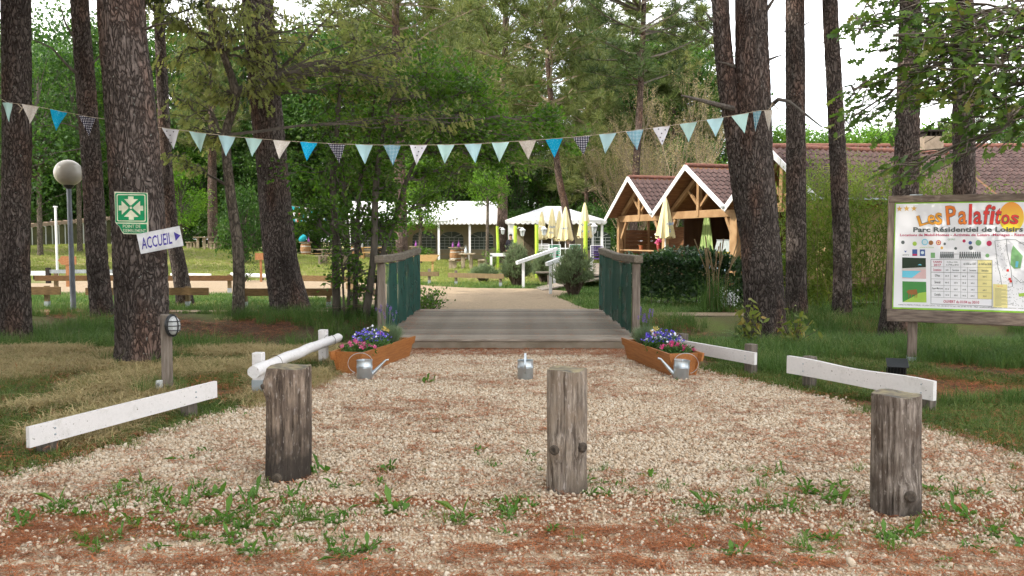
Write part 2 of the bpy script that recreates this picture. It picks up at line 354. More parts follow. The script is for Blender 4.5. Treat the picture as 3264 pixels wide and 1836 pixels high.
def mixc(f, a, c):
    x = n.new('ShaderNodeMix'); x.data_type = 'RGBA'; l.new(f, x.inputs[0])
    if isinstance(a, tuple): x.inputs[6].default_value = (*a, 1)
    else: l.new(a, x.inputs[6])
    if isinstance(c, tuple): x.inputs[7].default_value = (*c, 1)
    else: l.new(c, x.inputs[7])
    return x.outputs[2]
soil = mixc(n2.outputs['Fac'], (.05, .038, .026), (.13, .1, .068))
c = mixc(thresh(sp.outputs[0], n1.outputs['Fac']), soil, mixc(n2.outputs['Fac'], (.07, .1, .025), (.15, .18, .05)))
c = mixc(thresh(sp.outputs[2], n1.outputs['Fac'], .3), c, mixc(n2.outputs['Fac'], (.22, .17, .085), (.34, .27, .14)))
c = mixc(thresh(sp.outputs[1], n1.outputs['Fac'], .3), c, mixc(n2.outputs['Fac'], (.06, .036, .025), (.15, .085, .055)))
l.new(c, b.inputs['Base Color'])
bp = n.new('ShaderNodeBump'); bp.inputs['Strength'].default_value = .6; bp.inputs['Distance'].default_value = .03; l.new(n2.outputs['Fac'], bp.inputs['Height']); l.new(bp.outputs[0], b.inputs['Normal'])
me.materials.append(m); ground = link('ground', me); tag(ground, kind='structure')

def sheet(name, poly, z, m, label=None, step=None):
    bm = bmesh.new(); vs = [bm.verts.new((x, y, z)) for x, y in poly]; f = bm.faces.new(vs); bmesh.ops.triangulate(bm, faces=[f])
    me = bpy.data.meshes.new(name); bm.to_mesh(me); bm.free(); me.materials.append(m)
    for p in me.polygons:
        if p.normal.z < 0: p.flip()
    o = link(name, me); tag(o, kind='structure'); return o
def gravelmat(name, a, bb, needle, nscale=26, streak=(1.2, 7, 1), amount=.56):
    m = bpy.data.materials.new(name); m.use_nodes = True; n = m.node_tree.nodes; l = m.node_tree.links; b = n['Principled BSDF']; b.inputs['Roughness'].default_value = .9; b.inputs['Specular IOR Level'].default_value = .15
    g = n.new('ShaderNodeNewGeometry'); v = n.new('ShaderNodeTexVoronoi'); v.inputs['Scale'].default_value = nscale; l.new(g.outputs['Position'], v.inputs['Vector'])
    sx = n.new('ShaderNodeSeparateColor'); l.new(v.outputs['Color'], sx.inputs[0])
    mx = n.new('ShaderNodeMix'); mx.data_type = 'RGBA'; mx.inputs[6].default_value = (*a, 1); mx.inputs[7].default_value = (*bb, 1); l.new(sx.outputs[0], mx.inputs[0])
    mp = n.new('ShaderNodeMapping'); mp.inputs['Scale'].default_value = streak; l.new(g.outputs['Position'], mp.inputs[0])
    ns = n.new('ShaderNodeTexNoise'); ns.inputs['Scale'].default_value = 1; ns.inputs['Detail'].default_value = 9; ns.inputs['Roughness'].default_value = .72; l.new(mp.outputs[0], ns.inputs['Vector'])
    r = n.new('ShaderNodeMapRange'); r.inputs[1].default_value = amount; r.inputs[2].default_value = amount + .1; r.inputs[4].default_value = .9; l.new(ns.outputs['Fac'], r.inputs[0])
    m2 = n.new('ShaderNodeMix'); m2.data_type = 'RGBA'; l.new(r.outputs[0], m2.inputs[0]); l.new(mx.outputs[2], m2.inputs[6]); m2.inputs[7].default_value = (*needle, 1)
    l.new(m2.outputs[2], b.inputs['Base Color'])
    bp = n.new('ShaderNodeBump'); bp.inputs['Strength'].default_value = .7; bp.inputs['Distance'].default_value = .02; bp.invert = True; l.new(v.outputs['Distance'], bp.inputs['Height']); l.new(bp.outputs[0], b.inputs['Normal'])
    return m
M_bed = gravelmat('gravel_bed', (.42, .31, .21), (.58, .47, .35), (.33, .17, .1), 55, (9, 14, 1), .6)
M_road = gravelmat('road_sand', (.47, .34, .22), (.6, .47, .33), (.32, .12, .055), 80, (.5, 17, 1), .5)
M_path = gravelmat('path_sand', (.25, .19, .125), (.33, .255, .175), (.2, .14, .09), 30, (1, 2, 1), .58)
road = sheet('road', [(-60, -25), (60, -25), (60, 5.05), (-60, 5.05)], .004, M_road)
fore = sheet('forecourt', GRAVEL, .010, M_bed)
PATH = [(-2.35, 16.7), (-2.9, 18.6), (-4.2, 21.5), (-7, 23.4), (-40, 24.2), (-40, 31.5), (-8, 31), (-3.4, 28.2), (-1.3, 26.3), (1.0, 25.9), (1.75, 24.4), (1.2, 22.2), (1.5, 19.4), (1.95, 16.7)]
sheet('sand_path', PATH, .014, M_path)
sheet('side_path', [(-40, 17.5), (-2.5, 17.62), (-2.6, 18.1), (-40, 18.0)], .018, M_path)
sheet('garden_path', [(1.95, 16.75), (16, 16.9), (16, 17.55), (2.0, 17.5)], .018, M_path)
sheet('terrace_paving', [(3.4, 20.3), (9, 20.2), (9, 21.0), (3.4, 21.2)], .012, mat('pale_paving', (.55, .52, .48), .8))

# ---------------------------------------------------------------- stones, needles, grass
def stone_mesh(seed, mt):
    bm = bmesh.new(); bmesh.ops.create_icosphere(bm, subdivisions=2, radius=1); r = random.Random(seed); o = Vector((r.random() * 50, 0, 0)); sq = (1, r.uniform(.7, .95), r.uniform(.5, .75))
    for v in bm.verts:
        d = v.co.normalized(); k = 1 + .28 * noise.noise(d * 1.3 + o) + .1 * noise.noise(d * 3 + o); v.co = Vector((d.x * sq[0], d.y * sq[1], d.z * sq[2])) * k
    me = bpy.data.meshes.new('stone'); bm.to_mesh(me); bm.free(); me.polygons.foreach_set('use_smooth', [True] * len(me.polygons)); me.materials.append(mt); return me
def stonemat():
    m = bpy.data.materials.new('pebble'); m.use_nodes = True; n = m.node_tree.nodes; l = m.node_tree.links; b = n['Principled BSDF']; b.inputs['Roughness'].default_value = .8; b.inputs['Specular IOR Level'].default_value = .2
    oi = n.new('ShaderNodeObjectInfo'); rp = n.new('ShaderNodeValToRGB'); e = rp.color_ramp.elements
    e[0].color = (.36, .245, .15, 1); e[0].position = 0; e[1].color = (.7, .61, .49, 1); e[1].position = 1
    for p, cc in ((.12, (.49, .36, .24)), (.45, (.57, .455, .33)), (.75, (.63, .525, .4))): x = e.new(p); x.color = (*cc, 1)
    l.new(oi.outputs['Random'], rp.inputs[0])
    t = n.new('ShaderNodeTexCoord'); ns = n.new('ShaderNodeTexNoise'); ns.inputs['Scale'].default_value = 2.5; l.new(t.outputs['Object'], ns.inputs['Vector'])
    mx = n.new('ShaderNodeMix'); mx.data_type = 'RGBA'; mx.blend_type = 'MULTIPLY'; mx.inputs[0].default_value = .25; l.new(rp.outputs[0], mx.inputs[6]); l.new(ns.outputs['Fac'], mx.inputs[7]); l.new(mx.outputs[2], b.inputs['Base Color'])
    return m
M_peb = stonemat(); STONES = [stone_mesh(i, M_peb) for i in range(6)]
def rnd_pts(n, x0, x1, y0, y1): return rng.uniform(x0, x1, n), rng.uniform(y0, y1, n)
def frame_ok(x, y, mg=1.0): return np.abs(x) < y * .61 + mg
x, y = rnd_pts(340000, -6.5, 6.5, 4.1, 11.62); jx, jy = rng.normal(0, .07, len(x)), rng.normal(0, .1, len(x)); k = (poly_in(GRAVEL, x + jx, y + jy) | (y < 5.05)) & frame_ok(x, y)
dens = np.array([nz2(a, b_, .8, 40) for a, b_ in zip(x, y)]); k &= (rng.random(len(x)) < np.clip((y - 4.25 + dens * .5) * 1.1, .05, 1))
x, y = x[k], y[k]; N_ = len(x); s = rng.lognormal(math.log(.0092), .3, N_) * np.where(y < 5.2, .85, 1)
scatter('gravel', np.stack([x, y, .012 + s * .25 + rng.random(N_) * .006], 1), rng.uniform(0, 6.28, (N_, 3)), s, rng.integers(0, 6, N_), STONES, 'pale cream pebbles covering the forecourt before the bridge')
x, y = rnd_pts(60000, -4.5, 4.5, 3.3, 5.6); k = frame_ok(x, y, .8); x, y = x[k], y[k]
k = rng.random(len(x)) < np.clip(.9 - (y - 4.6) * .8, .05, 1); x, y = x[k], y[k]; N_ = len(x); s = rng.lognormal(math.log(.0062), .4, N_)
scatter('road_grit', np.stack([x, y, .005 + s * .2], 1), rng.uniform(0, 6.28, (N_, 3)), s, rng.integers(0, 6, N_), STONES, 'fine sandy grit on the road at the front')
# fallen pine needles
M_needle = mat('fallen_needle', (.38, .13, .045), .8, (.24, .085, .035), 3, rand=.35)
def needle_clump(seed, n=7, L=.09, wd=.0026, spread=.05):
    r = np.random.default_rng(seed); c = r.normal(size=(n, 3)) * np.array([spread, spread * .6, .002]); a = r.normal(0, .7, n)
    d = np.stack([np.cos(a), np.sin(a), r.normal(0, .06, n)], 1) * L / 2 * r.uniform(.6, 1.2, (n, 1)); p = np.stack([-np.sin(a), np.cos(a), np.zeros(n)], 1) * wd
    b_ = np.stack([np.zeros(n), np.zeros(n), np.ones(n) * .004], 1)
    V = np.stack([c - d, c - p + b_, c + d, c + p + b_], 1); return fast_mesh('needle_clump', V, 4, M_needle)
NEED = [needle_clump(i) for i in range(5)]
x, y = rnd_pts(170000, -7, 7, 3.4, 11.8); k = frame_ok(x, y); x, y = x[k], y[k]
dn = np.array([noise.noise(Vector((a * .6, b_ * (11 if b_ < 5.1 else 2.2), 2))) + .6 * noise.noise(Vector((a * 3, b_ * (11 if b_ < 5.1 else 4), 9))) for a, b_ in zip(x, y)])
base = np.where(y < 5.0, .24, np.where(y > 11.0, .3, .055)) + np.clip((np.abs(x) - 1.6) * .03, 0, .1)
k = rng.random(len(x)) < np.clip(base + dn * np.where(y < 5.1, .8, .16), 0, 1); x, y = x[k], y[k]; N_ = len(x)
scatter('needle_litter', np.stack([x, y, np.where(y < 5.0, .012, .031) + rng.random(N_) * .006], 1), np.stack([rng.normal(0, .06, N_), rng.normal(0, .06, N_), rng.normal(0, .8, N_)], 1), rng.uniform(.6, 1.25, N_), rng.integers(0, 5, N_), NEED, 'reddish fallen pine needles strewn over gravel and road')

def tuft(seed, n, h, wd, lean, mt, tip=.08, r0=.02):
    r = np.random.default_rng(seed); Vs = []
    a = r.uniform(0, 6.283, n); hh = h * r.uniform(.55, 1.15, n); ln = lean * r.uniform(.3, 1.3, n); p0 = np.stack([r.normal(0, r0, n), r.normal(0, r0, n), np.full(n, -.01)], 1)
    dr = np.stack([np.cos(a), np.sin(a), np.zeros(n)], 1); sd = np.stack([-np.sin(a), np.cos(a), np.zeros(n)], 1); W = (wd * r.uniform(.7, 1.3, n))[:, None]
    up = np.array([0, 0, 1.0]); p1 = p0 + up * (hh * .6)[:, None] + dr * (hh * ln * .35)[:, None]; p2 = p0 + up * (hh * (1 - .25 * ln))[:, None] + dr * (hh * ln)[:, None]
    Q1 = np.stack([p0 - sd * W / 2, p0 + sd * W / 2, p1 + sd * W * .4, p1 - sd * W * .4], 1); Q2 = np.stack([p1 - sd * W * .4, p1 + sd * W * .4, p2 + sd * W * tip, p2 - sd * W * tip], 1)
    rv = r.random(n); return fast_mesh('grass_tuft', np.concatenate([Q1, Q2]), 4, mt, rnd=np.concatenate([rv, rv]))
M_gr = leafmat('grass_blade', (.055, .1, .02), (.14, .2, .05), (.34, .3, .13), .3, .6, 1.2)
M_gd = leafmat('ditch_blade', (.04, .09, .02), (.11, .19, .045), (.3, .28, .12), .3, .6, .9)
M_st = leafmat('straw_blade', (.26, .2, .09), (.48, .39, .2), (.2, .2, .06), .2, .8, 1.2)
M_mw = leafmat('meadow_blade', (.13, .18, .04), (.24, .28, .07), (.36, .32, .13), .3, .6, .5)
def grass(name, n, x0, x1, y0, y1, protos, smin, smax, ok, label, zoff=0):
    x, y = rnd_pts(n, x0, x1, y0, y1); k = ok(x, y) & frame_ok(x, y, 2.0); x, y = x[k], y[k]; N_ = len(x)
    scatter(name, np.stack([x, y, terr_np(x, y) + zoff], 1), np.stack([rng.normal(0, .1, N_), rng.normal(0, .1, N_), rng.uniform(0, 6.28, N_)], 1), rng.uniform(smin, smax, N_), rng.integers(0, len(protos), N_), protos, label)
T_short = [tuft(i, 14, .075, .0045, .9, M_gr, r0=.04) for i in range(4)]; T_straw = [tuft(20 + i, 18, .1, .006, 1.9, M_st, r0=.05) for i in range(4)]
T_long = [tuft(40 + i, 16, .34, .006, .75, M_gd, r0=.05) for i in range(4)]; T_mead = [tuft(60 + i, 12, .06, .007, .7, M_mw, r0=.06) for i in range(3)]
T_lawn = [tuft(70 + i, 14, .09, .008, .7, M_gd, r0=.06) for i in range(3)]
NZ = lambda x, y, s, o: np.array([nz2(a, b_, s, o) for a, b_ in zip(x, y)])
off = lambda x, y: ~poly_in(GRAVEL, x + rng.normal(0, .1, len(x)), y + rng.normal(0, .12, len(x))) & ~((np.abs(x) < 1.9) & (y > 9))
grass('left_lawn_grass', 30000, -10, -1.7, 5.2, 12.0, T_short, .6, 1.35, lambda x, y: off(x, y) & (NZ(x, y, .9, 4) - (y - 8) * .05 > -.28), 'short green grass on the left bank by the gravel')
grass('left_straw_grass', 30000, -10, -2.0, 6.0, 12.2, T_straw, .6, 1.4, lambda x, y: off(x, y) & (NZ(x, y, 1.1, 31) + (y - 9.3) * .1 > .06), 'dry straw coloured grass under the tree with the green sign')
grass('right_lawn_grass', 24000, 1.8, 9, 5.2, 12.2, T_short, .7, 1.6, lambda x, y: off(x, y) & (NZ(x, y, .8, 77) > -.06), 'short green grass on the right bank by the gravel')
grass('right_bank_grass', 8000, 2.2, 9.5, 7.6, 13.2, T_long, .35, .85, lambda x, y: off(x, y) & (x > 2.3 + (11 - y) * .35) & (NZ(x, y, .6, 12) > -.22), 'lush long grass round the information board')
grass('ditch_grass', 15000, -15, 15, 11.2, 17.4, T_long, .4, 1.05, lambda x, y: ((x < -2.05) | (x > 1.95)) & (NZ(x, y, .45, 9) > -.08) & (y > 11.9 + NZ(x, y, 1.1, 66) * 1.6), 'long dark grass in the ditch on either side of the bridge')
grass('lawn_edge_grass', 26000, -19, 14, 17.3, 29, T_lawn, .7, 1.6, lambda x, y: ~poly_in(PATH, x, y) & ~((y > 17.4) & (y < 18.1) & (x < -2.4)) & ~((x > 1.8) & (y < 17.6)), 'mown green grass between the sand paths')
grass('meadow_grass', 30000, -30, 16, 27, 60, T_mead, 1.2, 2.6, lambda x, y: ~poly_in(PATH, x, y), 'sunlit yellowish meadow in front of the white tents')

x, y = rnd_pts(52000, -14, 14, 5.6, 18.0); k = frame_ok(x, y, 2) & ((x < -2) | (x > 1.95)) & ~poly_in(GRAVEL, x, y) & (NZ(x, y, .5, 14) > np.where(y < 11.8, .12, -.1)); x, y = x[k], y[k]; N_ = len(x)
scatter('ditch_litter', np.stack([x, y, terr_np(x, y) + .03], 1), np.stack([rng.normal(0, .15, N_), rng.normal(0, .15, N_), rng.uniform(0, 6.28, N_)], 1), rng.uniform(.8, 1.6, N_), rng.integers(0, 5, N_), NEED, 'brown needle litter and dead leaves under the pines in the ditch')

x, y = rnd_pts(2600, -1.8, 1.7, 11.65, 16.6); k = rng.random(len(x)) < .12 + 1.1 * np.exp(-(1.7 - np.abs(x)) / .12); x, y = x[k], y[k]; N_ = len(x)
scatter('deck_needles', np.stack([x, y, np.full(N_, .172)], 1), np.stack([np.zeros(N_), np.zeros(N_), rng.uniform(0, 6.28, N_)], 1), rng.uniform(.5, 1.0, N_), rng.integers(0, 5, N_), NEED, 'reddish needles blown along the bridge edges')

fx = []
for (bx, by) in ((38, 862), (262, 818), (363, 912), (738, 790), (1930, 868), (2003, 800), (2118, 812), (2250, 852), (2428, 830), (597, 832), (417, 988), (2298, 915)):
    q_ = GD(bx, by)
    for _ in range(70): a_ = random.uniform(0, 6.283); r_ = random.uniform(.16, .5) + (.12 if bx not in (417, 2298, 597) else -.06); fx.append((q_.x + r_ * math.cos(a_), q_.y + r_ * math.sin(a_) * .9))
fx = np.array(fx); N_ = len(fx); scatter('trunk_foot_grass', np.stack([fx[:, 0], fx[:, 1], terr_np(fx[:, 0], fx[:, 1])], 1), np.stack([rng.normal(0, .12, N_), rng.normal(0, .12, N_), rng.uniform(0, 6.28, N_)], 1), rng.uniform(.25, .7, N_), rng.integers(0, 8, N_), T_long + T_straw, 'grass and dead blades round the feet of trunks and posts')

# ---------------------------------------------------------------- bridge
M_deck = mat('weathered_deck', (.3, .258, .212), .85, (.18, .15, .12), 3, (1.2, 14, 6), bump=.5, bscale=10, rand=.26)
M_wood_grey = mat('grey_post_wood', (.24, .2, .165), .85, (.13, .105, .085), 5, (9, 9, .8), bump=.5)
M_wood_rail = mat('railing_wood', (.2, .17, .13), .85, (.12, .1, .075), 5, (8, .8, 8), bump=.5)
M_beam = mat('concrete_beam', (.26, .22, .17), .9, (.17, .14, .1), 4, bump=.4)
BX0, BX1, BY0, BY1, BZ = -1.85, 1.76, 11.62, 16.62, .165
br = thing('footbridge', (0, BY0, 0), 'grey plank footbridge with green netted railings over the ditch', 'bridge')
n_pl = 35; pw = (BY1 - BY0) / n_pl
pm = [MB().box((0, 0, 0), (BX1 - BX0, pw - .015, .034), bev=.004).mesh('plank', M_deck) for _ in range(1)]
for i in range(n_pl):
    p = link('plank', pm[0], br); p.location = ((BX0 + BX1) / 2 + random.uniform(-.008, .008), pw * (i + .5), BZ - .017 + random.uniform(-.002, .002)); p.rotation_euler = (random.uniform(-.006, .006), random.uniform(-.001, .001), random.uniform(-.0012, .0012))
MB().box(((BX0 + BX1) / 2, BY0 + .07, BZ - .034 - .075), (BX1 - BX0 - .02, .09, .149), bev=.006).build('sill_beam', M_beam, br, world=True)
MB().box(((BX0 + BX1) / 2, BY1 - .07, BZ - .034 - .075), (BX1 - BX0 - .02, .09, .149)).build('sill_beam', M_beam, br, world=True)
for xb in (-1.5, 0, 1.4): MB().box((xb, (BY0 + BY1) / 2, .04), (.12, BY1 - BY0 - .3, .17)).build('joist', M_beam, br, world=True)
def netmat():
    m = bpy.data.materials.new('green_netting'); m.use_nodes = True; n = m.node_tree.nodes; l = m.node_tree.links; b = n['Principled BSDF']; b.inputs['Base Color'].default_value = (.011, .068, .052, 1); b.inputs['Roughness'].default_value = .75; b.inputs['Specular IOR Level'].default_value = .15
    t = n.new('ShaderNodeTexCoord'); ns = n.new('ShaderNodeTexNoise'); ns.inputs['Scale'].default_value = 2.3; ns.inputs['Detail'].default_value = 6; l.new(t.outputs['Object'], ns.inputs['Vector'])
    r = n.new('ShaderNodeMapRange'); r.inputs[1].default_value = .45; r.inputs[2].default_value = .75; r.inputs[3].default_value = .08; r.inputs[4].default_value = .5; l.new(ns.outputs['Fac'], r.inputs[0])
    tr = n.new('ShaderNodeBsdfTransparent'); tr.inputs[0].default_value = (.8, .95, .9, 1); ms = n.new('ShaderNodeMixShader'); l.new(r.outputs[0], ms.inputs[0]); l.new(b.outputs[0], ms.inputs[1]); l.new(tr.outputs[0], ms.inputs[2]); l.new(ms.outputs[0], n['Material Output'].inputs[0])
    return m
M_net = netmat()
for sx, xr in ((-1, BX0 + .02), (1, BX1 - .02)):
    yp = [11.86, 13.0, 14.15, 15.25, 16.35]; ztop = lambda y: 1.20 if y < 12 else (1.19 if y < 14 else 1.2 + (y - 14) * .022)
    for i, yy in enumerate(yp): MB().box((xr, yy, (ztop(yy) + .0) / 2), (.105, .105, ztop(yy)), bev=.008).build('post', M_wood_grey, br, world=True)
    for i in range(1, len(yp)):          # netting stapled along the inner faces of the posts
        a = yp[i - 1] + (.06 if i == 1 else 0); c = yp[i] - (.06 if i == len(yp) - 1 else 0); k = 8; vs = []
        for j in range(k + 1):
            t = j / k; yv = a + (c - a) * t; bx = xr - sx * (.058 - .03 * math.sin(math.pi * t))
            vs += [(bx, yv, BZ + .03 + .015 * math.sin(j * 2.1 + i)), (bx - sx * .01 * math.sin(j * 1.7), yv, .7), (bx, yv, ztop(yv) - .01)]
        MB().add(vs, [(3 * j + q, 3 * j + 3 + q, 3 * j + 4 + q, 3 * j + 1 + q) for j in range(k) for q in (0, 1)]).build('netting', M_net, br, world=True, smooth=True)
    for (a, b_) in (((11.66, 1.262), (13.9, 1.25)), ((13.905, 1.25), (16.5, 1.318))):
        MB().bar((xr, a[0], a[1]), (xr, b_[0], b_[1]), .13, .105, bev=.012).build('handrail', M_wood_rail, br, world=True)

# ---------------------------------------------------------------- log bollards
def logmat(name, a, b_, dark, base):
    m = bpy.data.materials.new(name); m.use_nodes = True; n = m.node_tree.nodes; l = m.node_tree.links; p = n['Principled BSDF']; p.inputs['Roughness'].default_value = .9; p.inputs['Specular IOR Level'].default_value = .12
    t = n.new('ShaderNodeTexCoord'); mp = n.new('ShaderNodeMapping'); mp.inputs['Scale'].default_value = (1, 1, .09); l.new(t.outputs['Object'], mp.inputs[0])
    n1 = n.new('ShaderNodeTexNoise'); n1.inputs['Scale'].default_value = 38; n1.inputs['Detail'].default_value = 7; n1.inputs['Roughness'].default_value = .7; l.new(mp.outputs[0], n1.inputs['Vector'])
    n2 = n.new('ShaderNodeTexNoise'); n2.inputs['Scale'].default_value = 7; n2.inputs['Detail'].default_value = 6; l.new(t.outputs['Object'], n2.inputs['Vector'])
    mp3 = n.new('ShaderNodeMapping'); mp3.inputs['Scale'].default_value = (1, 1, .3); l.new(t.outputs['Object'], mp3.inputs[0])
    n3 = n.new('ShaderNodeTexNoise'); n3.inputs['Scale'].default_value = 70; n3.inputs['Detail'].default_value = 3; l.new(mp3.outputs[0], n3.inputs['Vector'])
    r1 = n.new('ShaderNodeMapRange'); r1.inputs[1].default_value = .38; r1.inputs[2].default_value = .6; l.new(n1.outputs['Fac'], r1.inputs[0])
    c1 = n.new('ShaderNodeMix'); c1.data_type = 'RGBA'; c1.inputs[6].default_value = (*dark, 1); c1.inputs[7].default_value = (*a, 1); l.new(r1.outputs[0], c1.inputs[0])
    r2 = n.new('ShaderNodeMapRange'); r2.inputs[1].default_value = .45; r2.inputs[2].default_value = .62; r2.inputs[4].default_value = .75; l.new(n2.outputs['Fac'], r2.inputs[0])
    c2 = n.new('ShaderNodeMix'); c2.data_type = 'RGBA'; c2.inputs[7].default_value = (*b_, 1); l.new(r2.outputs[0], c2.inputs[0]); l.new(c1.outputs[2], c2.inputs[6])
    r3 = n.new('ShaderNodeMapRange'); r3.inputs[1].default_value = .6; r3.inputs[2].default_value = .7; r3.inputs[4].default_value = .8; l.new(n3.outputs['Fac'], r3.inputs[0])
    c3 = n.new('ShaderNodeMix'); c3.data_type = 'RGBA'; c3.inputs[7].default_value = (.42, .37, .33, 1); l.new(r3.outputs[0], c3.inputs[0]); l.new(c2.outputs[2], c3.inputs[6])
    # darker towards the foot, with an irregular upper edge
    sp = n.new('ShaderNodeSeparateXYZ'); l.new(t.outputs['Object'], sp.inputs[0]); ad = n.new('ShaderNodeMath'); ad.operation = 'MULTIPLY_ADD'; ad.inputs[1].default_value = -.55; l.new(n2.outputs['Fac'], ad.inputs[0]); l.new(sp.outputs[2], ad.inputs[2])
    r4 = n.new('ShaderNodeMapRange'); r4.inputs[1].default_value = -.3 + base; r4.inputs[2].default_value = -.02 + base; r4.inputs[3].default_value = .85; r4.inputs[4].default_value = 0; l.new(ad.outputs[0], r4.inputs[0])
    c4 = n.new('ShaderNodeMix'); c4.data_type = 'RGBA'; c4.inputs[7].default_value = (.035, .03, .026, 1); l.new(r4.outputs[0], c4.inputs[0]); l.new(c3.outputs[2], c4.inputs[6]); l.new(c4.outputs[2], p.inputs['Base Color'])
    h = n.new('ShaderNodeMath'); h.operation = 'ADD'; l.new(r1.outputs[0], h.inputs[0]); l.new(n3.outputs['Fac'], h.inputs[1])
    bp = n.new('ShaderNodeBump'); bp.inputs['Strength'].default_value = .7; bp.inputs['Distance'].default_value = .008; l.new(h.outputs[0], bp.inputs['Height']); l.new(bp.outputs[0], p.inputs['Normal'])
    return m
M_cut = mat('cut_log_top', (.3, .25, .15), .9, (.1, .09, .08), 14, (1, 1, 1), bump=.4)
M_knot = mat('log_knot', (.1, .08, .06), .9, (.04, .032, .026), 30, bump=.4)
def bollard(cx, base, top, wpx, label, mt, knots, lean, seed):
    p = GD(cx, base + 7); p.y += wpx * K * p.y / FPX / 2; p.x = PD(cx, base, p.y).x; r = wpx * K * p.y / FPX / 2 * .97; h = PD(cx, top, p.y).z
    t = thing('log_bollard', p, label, 'bollard', 'sawn log bollards across the forecourt'); o = Vector((seed * 3.7, 0, 0)); n = 110; rows = 44; mb = MB(); vs = []
    rr = random.Random(seed); cracks = [(rr.uniform(-3.0, -.15), rr.uniform(-.1, .4), rr.uniform(.45, .9)) for _ in range(9)]
    for i in range(rows + 1):
        f = i / rows; z = -.05 + f * (h + .05)
        for k in range(n):
            a = 2 * math.pi * k / n; d = Vector((math.cos(a), math.sin(a), 0))
            q = r * (1 + .075 * noise.noise(d * .9 + Vector((0, 0, z * 2.6)) + o) + .014 * noise.noise(d * 7 + Vector((0, 0, z * 1.2)) + o)) * (1.03 - .04 * f)
            for (ka, kz, kr) in knots:
                da = (a - ka + math.pi) % (2 * math.pi) - math.pi; q += .03 * math.exp(-((da * r / .05) ** 2 + ((z - kz) / .07) ** 2))
            q -= sum(.011 * math.exp(-(((a - ca + .05 * noise.noise(Vector((z * 6, ca, 0))) + math.pi) % (2 * math.pi) - math.pi) / .028) ** 2) * max(0, min(1, (z - c0) / .05, (c1 - z) / .05)) for ca, c0, c1 in cracks)
            if i >= rows - 2: q -= .006 * max(0, noise.noise(d * 6 + o)) * (i - rows + 3)
            if i >= rows - 1: q *= .985 if i == rows else 1.0
            vs.append((d.x * q + lean[0] * f, d.y * q + lean[1] * f, z + (.006 * math.sin(a * 3 + seed) if i == rows else 0)))
    mb.add(vs, [(i * n + k, i * n + (k + 1) % n, (i + 1) * n + (k + 1) % n, (i + 1) * n + k) for i in range(rows) for k in range(n)])
    mb.build('log', mt, t, smooth=True)
    tv = [(x_ * .999, y_ * .999, z_) for x_, y_, z_ in vs[-n:]]; cap = MB(); cap.add(tv + [(lean[0], lean[1], h + .004)], [(k, (k + 1) % n, n) for k in range(n)]); cap.build('sawn_top', M_cut, t)
    for (ka, kz, kr) in knots:
        d = Vector((math.cos(ka), math.sin(ka), 0)); rot = d.to_track_quat('Z', 'Y').to_matrix()
        MB().lathe(d * (r * 1.0 + .03) + Vector((lean[0] * kz / h, 0, kz)), [(kr * 1.25, -.025), (kr * 1.15, .004), (kr * .8, .012), (kr * .35, .009), (0, .012)], 14, rot=rot).build('knot', M_knot, t, smooth=True)
    return t
bollard(727, 1213, 922, 116, 'darker log bollard with blackened foot, leftmost of the three', logmat('left_log', (.31, .24, .185), (.13, .098, .078), (.055, .042, .034), .17), [(-1.75, .05, .028), (-2.45, .62, .016)], (.01, 0), 1)
bollard(1426, 1243, 928, 106, 'pale grey log bollard with two knots like eyes, middle of the three', logmat('middle_log', (.36, .305, .25), (.25, .195, .145), (.09, .07, .056), -.12), [(-2.15, .285, .026), (-.95, .3, .026)], (-.005, 0), 2)
bollard(2252, 1302, 990, 122, 'streaky grey log bollard with one low knot, rightmost and nearest', logmat('right_log', (.33, .285, .245), (.09, .066, .05), (.07, .054, .043), -.04), [(-1.5, .14, .028)], (-.015, 0), 3)

# ---------------------------------------------------------------- low white barriers
def paintmat(name, a, grime, sc):
    """old white paint: faint brush streaks, chips and greenish grime in irregular patches"""
    m = mat(name, a, .6, tuple(v * .93 for v in a), 5, (2, 9, 9), bump=.2, bscale=25, lo=.45, hi=.75); n = m.node_tree.nodes; l = m.node_tree.links; b = n['Principled BSDF']; src = b.inputs['Base Color'].links[0].from_socket
    t = n.new('ShaderNodeTexCoord'); n1 = n.new('ShaderNodeTexNoise'); n1.inputs['Scale'].default_value = sc; n1.inputs['Detail'].default_value = 9; n1.inputs['Roughness'].default_value = .75; l.new(t.outputs['Object'], n1.inputs['Vector'])
    r1 = n.new('ShaderNodeMapRange'); r1.inputs[1].default_value = .54; r1.inputs[2].default_value = .74; r1.inputs[4].default_value = .55; l.new(n1.outputs['Fac'], r1.inputs[0])
    x1 = n.new('ShaderNodeMix'); x1.data_type = 'RGBA'; l.new(r1.outputs[0], x1.inputs[0]); l.new(src, x1.inputs[6]); x1.inputs[7].default_value = (*grime, 1)
    n2 = n.new('ShaderNodeTexNoise'); n2.inputs['Scale'].default_value = sc * 9; n2.inputs['Detail'].default_value = 2; l.new(t.outputs['Object'], n2.inputs['Vector']); r2 = n.new('ShaderNodeMapRange'); r2.inputs[1].default_value = .7; r2.inputs[2].default_value = .73; l.new(n2.outputs['Fac'], r2.inputs[0])
    x2 = n.new('ShaderNodeMix'); x2.data_type = 'RGBA'; l.new(r2.outputs[0], x2.inputs[0]); l.new(x1.outputs[2], x2.inputs[6]); x2.inputs[7].default_value = (.2, .17, .14, 1); l.new(x2.outputs[2], b.inputs['Base Color']); return m
M_white = paintmat('white_paint', (.72, .69, .68), (.4, .39, .34), 6)
M_whitelog = paintmat('white_painted_log', (.7, .68, .68), (.38, .37, .34), 7)
M_stub = mat('grey_stub_wood', (.2, .17, .14), .9, (.1, .085, .07), 6, (8, 8, .7), bump=.5)
M_socket = mat('galvanised_socket', (.42, .47, .5), .55, (.33, .37, .4), 8, metal=.5)
